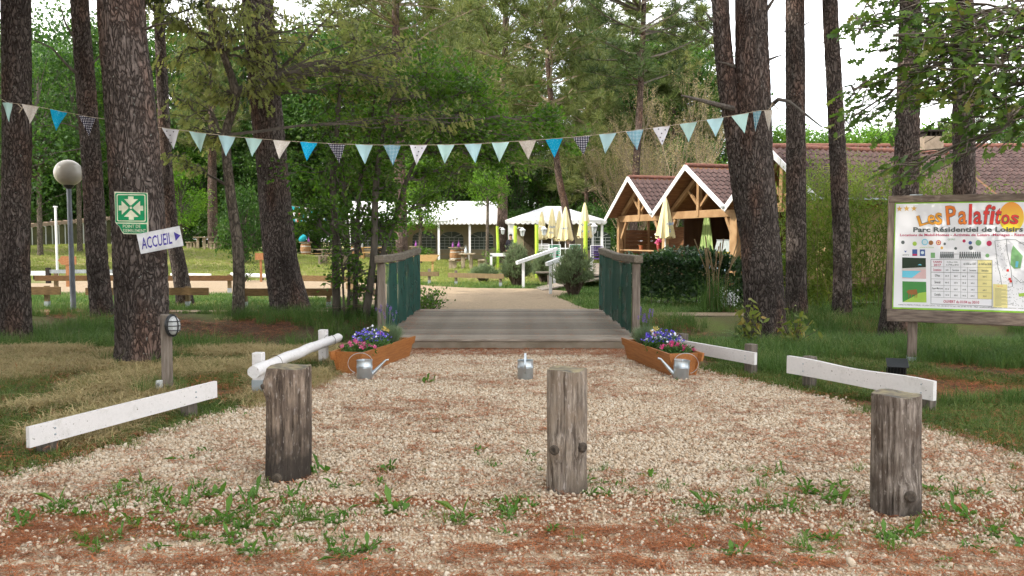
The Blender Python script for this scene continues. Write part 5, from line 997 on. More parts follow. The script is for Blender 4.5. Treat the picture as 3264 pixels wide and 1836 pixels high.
C_or = pm_('print_amber', (.72, .32, .03)); C_or2 = pm_('print_orange', (.74, .19, .02)); C_rd = pm_('print_red', (.68, .045, .035)); C_gr = pm_('print_grey', (.1, .12, .12)); C_pk = pm_('print_crimson', (.5, .03, .1)); C_dk = pm_('print_dark', (.03, .04, .05)); C_ye = pm_('print_pale_yellow', (.75, .68, .3)); C_lb = pm_('print_pool_blue', (.15, .55, .72)); C_gn = pm_('print_green', (.06, .25, .06)); C_mg = pm_('print_map_green', (.2, .42, .18)); C_bl = pm_('print_blue', (.05, .1, .3)); C_br = pm_('print_brown', (.3, .13, .04)); C_pp = pm_('print_pale_pink', (.66, .45, .45)); C_lg = pm_('print_light_green', (.35, .55, .08)); C_gy = pm_('print_gold', (.68, .42, .1)); C_vd = pm_('print_deep_green', (.012, .03, .014))
# sun disc, yellow below and orange above
msun = bpy.data.materials.new('print_sun'); msun.use_nodes = True; nn = msun.node_tree.nodes; ll = msun.node_tree.links; tcx = nn.new('ShaderNodeTexCoord'); sxx = nn.new('ShaderNodeSeparateXYZ'); ll.new(tcx.outputs['Generated'], sxx.inputs[0]); rmp = nn.new('ShaderNodeValToRGB'); rmp.color_ramp.elements[0].color = (.82, .7, .02, 1); rmp.color_ramp.elements[1].color = (.8, .28, .02, 1); ll.new(sxx.outputs[2], rmp.inputs[0]); ll.new(rmp.outputs[0], nn['Principled BSDF'].inputs['Base Color']); nn['Principled BSDF'].inputs['Roughness'].default_value = .45
shape([(1393 + 138 * math.cos(a), 318 + 166 * math.sin(a)) for a in np.linspace(0, 6.283, 40, endpoint=False)], msun, 'sun_emblem', ZP)
for zx in (162, 241, 322): star8(zx, 227 if zx < 200 else 224, 36, C_gy)
Z2 = ZP + .0012
def big(ch, x0, x1, y0, y1, col, tilt=0):
    """one letter of the title: dark outline below, colour on top; box in panel pixels"""
    ax, ay = S8(x0, y1); bx, by = S8(x1, y0); lt = lf @ Matrix.Translation(((ax + bx) / 2, (ay + by) / 2, 0)) @ Matrix.Rotation(R(tilt), 4, 'Z'); w_, h_ = (bx - ax) / 2, (by - ay) / 2
    text(ch, pn, C_gr, -w_ * 1.05, w_ * 1.05, -h_ * 1.03, h_ * 1.03, Z2, lt, bold=.04); text(ch, pn, col, -w_, w_, -h_, h_, Z2 + .0012, lt, bold=.012)
big('L', 362, 470, 290, 408, C_or, 18); big('e', 470, 560, 288, 404, C_or, 8); big('s', 552, 634, 268, 404, C_or, 4)
big('P', 672, 790, 190, 400, C_or2, 6); big('a', 806, 905, 250, 400, C_or2); big('l', 920, 962, 175, 398, C_rd); big('a', 972, 1070, 252, 400, C_rd); big('f', 1080, 1166, 180, 398, C_rd, -4); big('i', 1158, 1212, 195, 398, C_rd, -6); big('t', 1208, 1284, 215, 396, C_rd, -8); big('o', 1278, 1375, 285, 400, C_rd, -6); big('s', 1378, 1474, 290, 398, C_rd, -8)
line8('Parc Résidentiel de Loisirs', 313, 1520, 483, 428, C_gr, Z2 + .0024, bold=.03); line8('Locations de Mobil-Homes - Activités de Loisirs -Mariages - Restaurant', 168, 1660, 536, 500, C_pk, Z2 + .0012, bold=.02)
# small pictures: pool, fawn
shape([(192, 760), (452, 768), (455, 995), (193, 990)], C_pp, 'pool_picture', ZP); shape([(192, 760), (452, 768), (453, 868), (192, 880)], C_vd, 'print', Z2); shape([(193, 905), (402, 908), (300, 985), (193, 980)], C_lb, 'print', Z2); shape([(195, 880), (452, 868), (453, 892), (195, 902)], pm_('print_pale_grey', (.55, .52, .5)), 'print', Z2 + .0008); shape([(362, 845), (410, 846), (386, 832)], C_lb, 'print', Z2 + .0012)
shape([(194, 1022), (456, 1030), (460, 1256), (196, 1250)], C_gn, 'fawn_picture', ZP); shape([(200, 1250), (460, 1256), (458, 1140), (380, 1150), (300, 1200)], C_lg, 'print', Z2); shape([(240, 1140), (258, 1118), (350, 1112), (362, 1160), (340, 1165), (300, 1170), (262, 1160)], C_br, 'print', Z2 + .0012)
for xx in (262, 290, 330, 350): shape([(xx, 1160), (xx + 9, 1160), (xx + 5, 1205), (xx, 1205)], C_br, 'print', Z2 + .0012)
# price table
cols = [508, 650, 722, 836, 910, 1022, 1180]; rows_ = [783, 862, 922, 995, 1065, 1130, 1196, 1270]
def yy8(zx, zy): return zy + (zx - 508) * .018 * (zy - 600) / 300
shape([(1022, yy8(1022, 783)), (1180, yy8(1180, 783)), (1180, yy8(1180, 1196)), (1022, yy8(1022, 1196))], C_ye, 'price_column', ZP)
def rule(x0, y0, x1, y1, w_=2.2, z=Z2):
    a = Vector(S8(x0, yy8(x0, y0))); b_ = Vector(S8(x1, yy8(x1, y1))); dv = (b_ - a).normalized(); nv = Vector((-dv.y, dv.x)) * w_ * .0011 / 2; flat(MB(), [tuple(a - nv), tuple(b_ - nv), tuple(b_ + nv), tuple(a + nv)], z, lf).build('rule', C_gr, pn)
for i, ry in enumerate(rows_): rule(508, ry, 1180, ry, 4 if i in (0, 2, 7) else 2)
for i, cx in enumerate(cols): rule(cx, 862 if i in (2, 4) else 783, cx, 1270 if i in (0, 6) else 1196, 4 if i in (0, 6) else 2, Z2 + .0008)
def cell(s, x0, x1, y0, y1, col=C_gr): line8(s, x0, x1, yy8((x0 + x1) / 2, y1), yy8((x0 + x1) / 2, y0), col, Z2 + .0012, bold=.012)
cell('TARIFS', 526, 628, 798, 818, C_pk); cell('2017', 538, 618, 830, 856, C_pk); cell('Locations', 535, 622, 880, 908, C_pk)
cell('01/04 au 15/06', 682, 800, 800, 816); cell('et 27/08 au 30/10', 674, 810, 828, 846); cell('du 16/06 au 15/07', 866, 1002, 812, 836); cell('du 16/07 au 26/08', 1032, 1170, 810, 836)
for x0, x1, s in ((672, 700, 'nuit'), (744, 816, 'Semaine'), (858, 888, 'nuit'), (930, 1004, 'Semaine'), (1064, 1140, 'Semaine')): cell(s, x0, x1, 884, 904)
for i, (nm, vals) in enumerate([("O'Hara", ('65 €', '280 €', '80 €', '399 €', '565 €')), ('Savanah', ('80 €', '320 €', '95 €', '499 €', '595 €')), ('Super-Mercure', ('95 €', '360 €', '110 €', '549 €', '645 €')), ('Cordelia', ('110 €', '420 €', '130 €', '609 €', '750 €'))]):
    y0 = rows_[2 + i] + 20; wd = {0: 56, 1: 66, 2: 118, 3: 70}[i]; cell(nm, 580 - wd / 2, 580 + wd / 2, y0, y0 + 28)
    for k, vv in enumerate(vals): cx = (685, 780, 873, 966, 1098)[k]; cell(vv, cx - 20, cx + 20, y0 + 8, y0 + 26)
cell('OUVERT du 01/04 au 30/10', 645, 1038, 1216, 1246, C_pk)
line8('ARRETE PREFECTORAL 13 juillet 2010 - Tél : 05 58 07 53 66 - 06 26 80 70 06 - Mail : palafitos40@gmail.com - site internet : www.les', 148, 1560, 1290, 1270, C_gr, Z2)
# row of small pictograms, as plain coloured marks
for (zx, zy, r_, c_) in [(200, 595, 20, C_gr), (330, 610, 24, C_lg), (441, 592, 36, C_lb), (508, 600, 26, C_br), (592, 598, 28, C_pk), (660, 612, 14, C_gr), (628, 655, 16, C_gy), (872, 580, 18, C_pk), (940, 600, 20, C_bl), (1030, 600, 32, C_mg), (1148, 606, 30, C_pk), (780, 662, 16, C_gr), (946, 655, 24, C_gr), (1128, 740, 22, C_mg)]: disc8(zx, zy, r_, c_, name='pictogram', n=14)
disc8(592, 598, 19, C_ye, Z2, 'pictogram', 14); disc8(592, 598, 10, C_pk, Z2 + .0008, 'pictogram', 12); disc8(441, 592, 26, pm_('print_pale_blue', (.6, .72, .78)), Z2, 'pictogram', 14)
line8('QUAD', 692, 774, 575, 553, C_gn); line8('CHASSE AU TRESOR', 386, 540, 656, 645, C_lg); line8('ancv', 196, 268, 740, 726, C_gr); line8('25 EM', 1470, 1535, 612, 592, C_gr)
shape([(303, 672), (358, 672), (358, 745), (303, 745)], C_bl, 'pictogram'); shape([(306, 722), (355, 722), (355, 742), (306, 742)], C_pk, 'pictogram', Z2); shape([(386, 673), (444, 673), (444, 745), (386, 745)], C_bl, 'pictogram'); disc8(415, 708, 18, pm_('print_pale_blue', (.6, .72, .78)), Z2, 'pictogram', 16); shape([(212, 682), (228, 690), (244, 684), (232, 706), (224, 704)], C_bl, 'pictogram'); shape([(506, 708), (553, 708), (553, 766), (506, 766)], C_mg, 'pictogram')
for xx in list(range(618, 770, 22)) + list(range(830, 1050, 24)):   # tug of war figures
    disc8(xx, 706, 8, C_gr, name='pictogram', n=8); shape([(xx - 7, 715), (xx + 7, 715), (xx + 12, 772), (xx + 5, 772), (xx, 745), (xx - 6, 774), (xx - 12, 774)], C_gr, 'pictogram')
rule(620, 722, 1050, 722, 3)
# site map
shape([(1412, 628), (1518, 745), (1500, 830), (1492, 880), (1420, 885), (1380, 840), (1392, 690)], C_mg, 'map_area'); shape([(1440, 800), (1470, 805), (1462, 870), (1436, 868)], C_lb, 'map_area', Z2)
for pts_ in ([(1338, 560), (1345, 700), (1388, 900), (1405, 1080), (1350, 1092)], [(1210, 578), (1338, 562), (1440, 566), (1560, 640)], [(1210, 578), (1245, 880), (1262, 920), (1285, 1060)], [(1405, 960), (1490, 1035), (1600, 1050)]):
    for a, b_ in zip(pts_[:-1], pts_[1:]):
        A_ = Vector(S8(*a)); B_ = Vector(S8(*b_)); dv = (B_ - A_).normalized(); nv = Vector((-dv.y, dv.x)) * .0022; flat(MB(), [tuple(A_ - nv), tuple(B_ - nv), tuple(B_ + nv), tuple(A_ + nv)], Z2 + .0008, lf).build('map_line', C_gr, pn)
for (x0, y0) in [(1338, 890), (1360, 985), (1372, 1010)]: shape([(x0, y0), (x0 + 26, y0), (x0 + 26, y0 + 26), (x0, y0 + 26)], C_rd, 'map_mark', Z2 + .0016)
dots = MB(); rr = random.Random(4)
for k in range(150):
    zx = rr.uniform(1215, 1345) if k < 60 else rr.uniform(1350, 1560); zy = rr.uniform(590, 1050) if k < 60 else rr.uniform(1000, 1310)
    flat(dots, [S8(zx + 4 * math.cos(a), zy + 4 * math.sin(a)) for a in (0, 1.26, 2.5, 3.77, 5.03)], ZP, lf)
dots.build('map_dots', C_gr, pn)['kind'] = 'stuff'
shape([(1190, 1052), (1346, 1058), (1350, 1316), (1193, 1308)], C_ye, 'legend_field', Z2); line8('Légende', 1230, 1296, 1084, 1066, C_or2, Z2 + .0012)
for k in range(16): y0 = 1100 + k * 12.5; a = S8(1212, y0); b_ = S8(1212 + (70 + 50 * ((k * 7) % 3)), y0); flat(MB(), [a, b_, (b_[0], b_[1] - .003), (a[0], a[1] - .003)], Z2 + .0012, lf).build('legend_line', C_gr, pn)
shape([(1470, 1158), (1600, 1140), (1600, 1180), (1475, 1192)], C_lg, 'map_area', Z2)

# ---------------------------------------------------------------- bunting
def dotmat(name, base, dot, s, r_):
    m = bpy.data.materials.new(name); m.use_nodes = True; n = m.node_tree.nodes; l = m.node_tree.links; b = n['Principled BSDF']; b.inputs['Roughness'].default_value = .9; b.inputs['Specular IOR Level'].default_value = .1
    t_ = n.new('ShaderNodeTexCoord'); mp = n.new('ShaderNodeMapping'); mp.inputs['Scale'].default_value = (1, 0, 1); l.new(t_.outputs['Object'], mp.inputs[0]); v = n.new('ShaderNodeTexVoronoi'); v.inputs['Scale'].default_value = s; v.inputs['Randomness'].default_value = 0; l.new(mp.outputs[0], v.inputs['Vector'])
    c_ = n.new('ShaderNodeMath'); c_.operation = 'LESS_THAN'; c_.inputs[1].default_value = r_; l.new(v.outputs['Distance'], c_.inputs[0]); mx = n.new('ShaderNodeMix'); mx.data_type = 'RGBA'; l.new(c_.outputs[0], mx.inputs[0]); mx.inputs[6].default_value = (*base, 1); mx.inputs[7].default_value = (*dot, 1); l.new(mx.outputs[2], b.inputs['Base Color']); return m
FM = {'beige': mat('beige_print_cloth', (.58, .52, .46), .9, (.66, .62, .57), 55, lo=.45, hi=.55), 'blue': mat('blue_print_cloth', (.0, .36, .62), .9, (.08, .46, .68), 60, lo=.55, hi=.6), 'navy': dotmat('navy_dot_cloth', (.012, .012, .04), (.6, .6, .65), 42, .3), 'sky': mat('pale_blue_cloth', (.48, .7, .74), .9, (.44, .66, .71), 20), 'teal': dotmat('teal_dot_cloth', (.03, .26, .38), (.55, .66, .7), 52, .38), 'star': mat('white_cloth', (.72, .72, .76), .9, (.68, .68, .73), 12), 'mint': mat('mint_cloth', (.47, .68, .64), .9, (.43, .63, .6), 20), 'gingham': dotmat('mint_dot_cloth', (.4, .62, .58), (.55, .7, .68), 80, .33)}
M_starp = mat('star_print', (.02, .02, .05), .9); M_cord = mat('jute_cord', (.5, .42, .32), .9)
flags = [(18, 258, 'gingham'), (77, 265, 'beige'), (148, 279, 'blue'), (220, 293, 'navy'), (292, 304, 'sky'), (362, 315, 'teal'), (429, 324, 'star'), (498, 333, 'mint'), (570, 342, 'sky'), (638, 348, 'gingham'), (709, 354, 'beige'), (777, 358, 'blue'), (847, 362, 'navy'), (916, 364, 'sky'), (986, 365, 'teal'), (1053, 365, 'star'), (1122, 364, 'mint'), (1190, 362, 'sky'), (1259, 358, 'gingham'), (1327, 354, 'beige'), (1394, 349, 'blue'), (1463, 343, 'navy'), (1529, 336, 'sky'), (1597, 328, 'teal'), (1664, 319, 'star'), (1732, 309, 'mint'), (1799, 298, 'sky'), (1862, 288, 'gingham'), (1905, 279, 'teal'), (1933, 277, 'beige')]
dB = lambda x: 12.42 + (x - 18) / 1915 * -.42
bt = thing('bunting', PD(1000, 365, 12.2), 'long bunting of blue, mint, navy and beige pennants strung between two pines', 'bunting')
cord = [PD(5, 250, 12.5)] + [PD(x, y, dB(x)) for x, y, _ in flags] + [PD(1944, 262, dB(1940))]
MB().tube(cord, .0045, 5).build('cord', M_cord, bt, world=True)
MB().tube([PD(45, 262, 12.48), PD(55, 272, 12.47), PD(48, 284, 12.46), PD(58, 270, 12.46)], .007, 5).build('cord_knot', M_cord, bt, world=True)
MB().tube([PD(1936, 275, 11.97), PD(1944, 256, 11.98), PD(1950, 268, 11.98), PD(1958, 275, 11.98)], .007, 5).build('cord_knot', M_cord, bt, world=True)
for i, (x, y, k) in enumerate(flags):
    d = dB(x); wpx = 44 if 0 < i < 28 else (22 if i else 26); hpx = 49
    sl_ = 0 if i in (0, len(flags) - 1) else (flags[i + 1][1] - flags[i - 1][1]) / (flags[i + 1][0] - flags[i - 1][0])
    c_ = PD(x, y, d); a = PD(x - wpx / 2, y - sl_ * wpx / 2, d) - c_; b2 = PD(x + wpx / 2, y + sl_ * wpx / 2, d) - c_; tip = PD(x - sl_ * 10 + random.uniform(-6, 6), y + hpx + random.uniform(-3, 2), d) - c_; tip.y += random.uniform(-.09, .09)
    o = link('flag', None or bpy.data.meshes.new('flag'), bt); o.location = wmat(bt).inverted() @ c_; rows = 6; cols_ = 6; vs = []; ph = random.uniform(0, 6)
    for r_ in range(rows + 1):
        f = r_ / rows
        for q in range(cols_ + 1):
            g_ = q / cols_; v = a.lerp(b2, g_).lerp(tip, f); v.y += .022 * math.sin(g_ * 6 + ph + f * 3) * (.3 + f * (1 - f) * 2); vs.append(tuple(v))
    fs = [(r_ * 7 + q, r_ * 7 + q + 1, (r_ + 1) * 7 + q + 1, (r_ + 1) * 7 + q) for r_ in range(rows) for q in range(cols_)]
    mats_ = [FM[k]]
    if k == 'star':
        mats_.append(M_starp)
        for (sx_, sz_) in ((-.045, -.035), (.05, -.045), (.0, -.095), (.012, -.2), (-.02, -.15)):
            b0 = len(vs); vs += [(sx_ + (.014 if j % 2 == 0 else .006) * math.sin(j * math.pi / 5), -.022, sz_ + (.014 if j % 2 == 0 else .006) * math.cos(j * math.pi / 5)) for j in range(10)]; fs.append(tuple(range(b0, b0 + 10)))
    o.data.from_pydata(vs, [], fs)
    for mm in mats_: o.data.materials.append(mm)
    for pi_, pg in enumerate(o.data.polygons):
        pg.use_smooth = True
        if pi_ >= rows * cols_: pg.material_index = 1
    o['label'] = {'beige': 'beige printed pennant', 'blue': 'bright blue pennant', 'navy': 'navy dotted pennant', 'sky': 'pale blue pennant', 'teal': 'teal pennant with pale dots', 'star': 'white pennant with dark stars', 'mint': 'mint pennant', 'gingham': 'mint dotted pennant'}[k]

# ---------------------------------------------------------------- restaurant with three timber gables
M_tim = mat('honey_timber', (.34, .215, .11), .7, (.24, .14, .065), 3, (1, 1, 1), bump=.2, detail=7); M_timd = mat('brown_boarding', (.2, .1, .045), .8, (.13, .06, .028), 3, (1, 1, 9)); M_barge = mat('white_bargeboard', (.7, .7, .7), .6, (.6, .6, .6), 3)
M_tile = mat('roof_tile', (.085, .05, .046), .85, (.05, .033, .031), 14, rand=.22, bump=.3); M_gut = mat('zinc_gutter', (.3, .33, .35), .5, metal=.5); M_dark = mat('dark_interior', (.03, .024, .02), .9)
ang = math.atan2(-.95, .31); rs = thing('restaurant', (3.9, 35, 0), 'restaurant pavilion with three timber gables and brown tiled roofs', 'building', rz=ang)
EAV = [0, 4.02, 8.86, 13.3]; PK = [3.93, 4.02, 4.18]; EZ = [2.48, 2.47, 2.54, 2.62]; DEP = [4.2, 4.2, 6.5]
def tile_mesh(wd=.215, ln=.34, n=6):
    """curved roof tile: hollow then roll, thick lip at the lower end; x across, y up the slope"""
    prof = [(wd * (k / n), .006 + .046 * max(0, math.sin(math.pi * (k / n) * 1.5 - .9)) - .006 * math.cos(k / n * 6.28)) for k in range(n + 1)]; th = .016; v = []
    for x, z in prof: v += [(x, 0, z + .028), (x, ln, z), (x, 0, z + .028 - th)]
    fs = []
    for k in range(n): a, b_ = 3 * k, 3 * k + 3; fs += [(a, b_, b_ + 1, a + 1), (a + 2, b_ + 2, b_, a)]
    me = bpy.data.meshes.new('roof_tile'); me.from_pydata(v, [], fs); me.materials.append(M_tile); return me
TILE = tile_mesh()
def lay(parent, o, ux, uy, cols_, rows_, wd=.21, ln=.285, limit=300, count=[0], skip=None):
    """tiles on a slope: o corner, ux along the eave, uy up the slope (in the parent's space)"""
    ux, uy = Vector(ux).normalized(), Vector(uy).normalized(); nz_ = ux.cross(uy); rot = Matrix((ux, uy, nz_)).transposed(); rest = []
    for r_ in range(rows_):
        for c_ in range(cols_):
            if skip and skip(r_, c_): continue
            p_ = Vector(o) + ux * (c_ * wd) + uy * (r_ * ln) + nz_ * (.012 + random.uniform(0, .004)); mm = Matrix.Translation(p_) @ (rot @ Matrix.Rotation(random.gauss(0, .012), 3, 'Z')).to_4x4()
            if count[0] < limit: ob = link('roof_tile', TILE, parent); ob.matrix_basis = mm; count[0] += 1
            else: rest.append(mm)
    return rest
def joined_tiles(parent, mats_):
    if not mats_: return
    v0 = np.array([tuple(v.co) for v in TILE.vertices]); f0 = [tuple(p_.vertices) for p_ in TILE.polygons]; V = []; Fc = []
    for i, mm in enumerate(mats_): V.append(v0 @ np.array(mm.to_3x3()).T + np.array(mm.translation)); Fc += [tuple(a + i * len(v0) for a in f) for f in f0]
    me = bpy.data.meshes.new('roof_tile_field'); me.from_pydata(np.concatenate(V).tolist(), [], Fc); me.materials.append(M_tile); o = link('roof_tile_field', me, parent); o['kind'] = 'stuff'; return o
cnt = [0]; rest = []
roofs = []
for g_ in range(3):
    x0, x1 = EAV[g_], EAV[g_ + 1]; xm = (x0 + x1) / 2; zp = PK[g_]; zl, zr = EZ[g_], EZ[g_ + 1]; dp = DEP[g_]
    roof = MB().add([(x0, 0, zl - .03), (xm, 0, zp - .03), (x1, 0, zr - .03), (x0, dp, zl - .03), (xm, dp, zp - .03), (x1, dp, zr - .03), (x0, 0, zl - .09), (xm, 0, zp - .1), (x1, 0, zr - .09), (x0, dp, zl - .09), (xm, dp, zp - .1), (x1, dp, zr - .09)], [(0, 1, 4, 3), (1, 2, 5, 4), (6, 9, 10, 7), (7, 10, 11, 8), (0, 6, 7, 1), (1, 7, 8, 2), (3, 4, 10, 9), (4, 5, 11, 10)]).build('roof', M_timd, rs); roofs.append(roof)
    # right slope faces the camera: ridge to right eave
    sl_ = Vector((xm - x1, 0, zp - zr)); L_ = sl_.length; nr = int(L_ / .285) ; nc = int(dp / .21)
    r1 = lay(roof, (x1, 0, zr - .03), (0, 1, 0), sl_, nc, nr, count=cnt, limit=300 if g_ < 2 else 0); rest += r1
    joined_tiles(roof, r1)
    sl2 = Vector((xm - x0, 0, zp - zl)); joined_tiles(roof, lay(roof, (x0, dp, zl - .03), (0, -1, 0), sl2, nc, int(sl2.length / .285), limit=0))
    for k in range(int(dp / .36)):
        a = k * .36; MB().tube([(xm, a, zp + .0), (xm, a + .38, zp + .012)], [.085, .075], 10).build('ridge_tile', mat('ridge_clay', (.2, .085, .06), .85, (.14, .065, .05), 8), roof)
    for (xa, za, xb, zb) in ((x0 - .12 if g_ == 0 else x0, zl - .03 - (.1 if g_ == 0 else 0), xm, zp), (xm, zp, x1, zr)):
        MB().bar((xa, -.03, za - .06), (xb, -.03, zb - .04), .03, .17, (0, 0, 1)).build('bargeboard', M_barge, roof)
    MB().box((x1, dp / 2 - .1, zr - .01), (.16, dp, .05)).build('gutter', M_gut, roof)
    # truss set back behind the bargeboard
    yb = .55; bz = (zl + zr) / 2 - .13
    MB().box((xm, yb, bz), (x1 - x0 - .1, .14, .26), bev=.008).build('tie_beam', M_tim, rs)
    MB().box((xm, yb - .03, (bz + zp) / 2 - .15), (.15, .15, zp - bz - .15), bev=.008).build('king_post', M_tim, rs)
    for s_ in (-1, 1):
        hw = (x1 - x0) / 2; MB().bar((xm + s_ * hw * .82, yb, bz + .15), (xm + s_ * .06, yb, zp - .32), .12, .16).build('rafter', M_tim, rs); MB().bar((xm + s_ * .07, yb, bz + .28), (xm + s_ * hw * .36, yb, zp - .72), .08, .09).build('strut', M_tim, rs)
        MB().bar((xm + s_ * (hw - .3), yb, 1.55), (xm + s_ * (hw - .75), yb, bz - .14), .1, .12).build('brace', M_tim, rs)
    MB().box((x0 + (.12 if g_ == 0 else .0), yb, 1.18), (.2 if g_ < 2 else .34, .2 if g_ < 2 else .34, 2.36), bev=.01).build('post', M_tim, rs)
MB().box((EAV[2] - .02, .5, 1.18), (.4, .36, 2.36), bev=.01).build('post', M_tim, rs); MB().box((EAV[3] - .1, .55, 1.2), (.2, .2, 2.4), bev=.01).build('post', M_tim, rs)
# back and side walls, board by board
for g_ in range(3):
    x0, x1 = EAV[g_], EAV[g_ + 1]; yb = DEP[g_] - .1
    if g_ == 0:
        for k in range(9): MB().box(((x0 + x1) / 2, 2.6, .95 + k * .125), (x1 - x0 - .3, .03, .118)).build('woven_slat', M_timd, rs)
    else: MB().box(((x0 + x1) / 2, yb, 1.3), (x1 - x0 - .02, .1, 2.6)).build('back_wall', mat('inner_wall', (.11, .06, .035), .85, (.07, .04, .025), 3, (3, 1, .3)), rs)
MB().box((1.9, .62, 1.08), (3.3, .25, .05)).build('shelf', M_tim, rs)
for k in range(9): MB().box((.12 + (.012 if k % 2 else 0), 2.35, .62 + k * .15), (.03, 3.3, .142)).build('woven_slat', M_timd, rs)      # woven screen closing the far side
for yv in (.75, 1.85, 2.95, 4.0): MB().box((.1, yv, 1.2), (.1, .09, 2.4)).build('screen_post', M_tim, rs)
for xq, y0, y1 in ((EAV[1] + .02, 1.3, 4.15), (EAV[2] + .02, 1.0, 6.4)):
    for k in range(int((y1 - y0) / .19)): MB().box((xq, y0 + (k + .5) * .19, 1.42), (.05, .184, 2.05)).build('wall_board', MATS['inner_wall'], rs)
MB().box((6.6, 6.65, .35), (13, 13.2, .1)).build('floor_slab', mat('timber_floor', (.25, .16, .09), .8), rs)
# counter, glass case, curtain, pot on the shelf
def inb(name, loc, label, cat): return thing(name, wmat(rs) @ Vector(loc), label, cat, rz=ang)
t = inb('counter', (6.2, 1.5, .4), 'yellow topped counter inside the middle gable', 'counter'); MB().box((0, 0, .32), (2.6, .6, .64)).build('cabinet', mat('counter_blue', (.3, .45, .55), .6), t); MB().box((0, 0, .67), (2.7, .7, .06)).build('counter_top', mat('yellow_top', (.55, .42, .05), .5), t)
t = inb('display_case', (7.0, 1.4, 1.1), 'glass display case on the counter under the middle gable', 'display case')
MB().prism([(-.6, 0), (.6, 0), (.42, .38), (-.42, .38)], (0, -.25, 0), (1, 0, 0), (0, 0, 1), (0, .5, 0)).build('glass', mat('case_glass', (.4, .45, .46), .08, spec=.8), t); MB().box((0, 0, .4), (.9, .52, .03)).build('case_top', M_gut, t)
t = inb('curtain', (6.0, 1.2, .5), 'green striped curtain drawn aside under the middle gable', 'curtain'); vs = []; nC = 24
for i in range(13):
    f = i / 12
    for k in range(nC + 1): g_ = k / nC; wd = .25 + .85 * f ** .8; vs.append((-.55 + wd * (g_ - .15) + (1 - f) * .25, .05 * math.sin(g_ * 24), 1.95 - f * 1.55))
mcur = mat('striped_curtain', (.38, .48, .2), .9, (.2, .3, .1), 2.2, (9, 0, 0), lo=.48, hi=.52); MB().add(vs, [(i * (nC + 1) + k, i * (nC + 1) + k + 1, (i + 1) * (nC + 1) + k + 1, (i + 1) * (nC + 1) + k) for i in range(12) for k in range(nC)]).build('cloth', mcur, t, smooth=True)
t = inb('flower_pot', (1.9, .62, 1.105), 'small terracotta pot on the shelf under the left gable', 'pot'); MB().lathe((0, 0, 0), [(.06, 0), (.085, .14), (.095, .14), (.095, .17), (.08, .17), (.075, .12), (0, .12)], 14).build('pot', mat('terracotta', (.4, .14, .06), .8), t, smooth=True)
# orchid like white and red flowers by the first post
t = inb('orchid', (3.35, .62, 1.105), 'tall white and red flowers in a vase at the gable post', 'plant'); MB().lathe((0, 0, 0), [(.05, 0), (.08, .2), (.05, .3), (.0, .3)], 12).build('vase', mat('red_vase', (.3, .05, .04), .4), t, smooth=True); MB().tube([(0, 0, .2), (.05, 0, .6), (-.03, 0, .95)], .01, 5).build('stem', M_twig, t); link('blossom_mass', fast_mesh('blossom_mass', leaves(blob_pts(90, (0, 0, .8), (.1, .1, .32)), .08, .07, up=.2)[0], 4, M_wht), t); link('red_leaf_mass', fast_mesh('red_leaf_mass', leaves(blob_pts(60, (0, 0, .4), (.12, .12, .25)), .09, .06, up=.2)[0], 4, M_pink), t)

# main building with the long tiled roof and chimney
mbld = thing('main_building', (9.6, 25.0, 0), 'long low building with pinkish brown tiled roof and chimney behind the bamboo', 'building')
X0, X1, YE, YR, ZE, ZR = 8.4, 20.5, 24.6, 28.6, 2.55, 4.62
MB().box(((X0 + X1) / 2 + .4, 28.6, 1.25), (X1 - X0 - 1.2, 6.4, 2.5)).build('wall', mat('ochre_render', (.45, .33, .18), .9), mbld, world=True)
rf = MB().add([(X0, YE, ZE), (X1, YE, ZE), (X1, YR, ZR), (X0, YR, ZR), (X1, YR + 4, ZE), (X0, YR + 4, ZE), (X0, YE, ZE - .1), (X1, YE, ZE - .1), (X1, YR, ZR - .1), (X0, YR, ZR - .1), (X1, YR + 4, ZE - .1), (X0, YR + 4, ZE - .1)], [(0, 1, 2, 3), (3, 2, 4, 5), (6, 9, 8, 7), (9, 11, 10, 8), (0, 6, 7, 1), (0, 3, 9, 6), (1, 7, 8, 2), (3, 5, 11, 9), (2, 8, 10, 4)]).build('roof', M_timd, mbld, world=True)
iv = wmat(rf).inverted(); sl_ = Vector((0, YR - YE, ZR - ZE)); nr = int(sl_.length / .285); nc = int((X1 - X0) / .21)
def skipm(r_, c_): return False
oo = iv @ Vector((X0, YE, ZE)); cnt2 = [0]; order = [(r_, c_) for r_ in range(nr) for c_ in range(nc)]
near_ = lambda r_, c_: (r_ >= 5 and 3 <= c_ < 40)
rest = lay(rf, oo, (1, 0, 0), sl_, nc, nr, count=cnt2, limit=300, skip=lambda r_, c_: not near_(r_, c_)); rest += lay(rf, oo, (1, 0, 0), sl_, nc, nr, limit=0, skip=near_); joined_tiles(rf, rest)
for k in range(int((X1 - X0) / .38)): a = X0 + k * .38; MB().tube([(a, YR, ZR + .02), (a + .4, YR, ZR + .035)], [.09, .08], 10).build('ridge_tile', MATS['ridge_clay'], rf, world=True)
cx = PD(2340, 380, 27.6); ch = MB().box((cx.x, 27.6, ZR - .05), (.6, .5, .5)).build('chimney', mat('chimney_render', (.3, .24, .18), .9), rf, world=True)
for dx in (-.24, -.08, .08, .24): MB().box((cx.x + dx, 27.6, ZR + .27), (.06, .4, .16)).build('chimney_slot', M_dark, ch, world=True)
MB().box((cx.x, 27.6, ZR + .38), (.66, .56, .06)).build('chimney_cap', M_dark, ch, world=True)

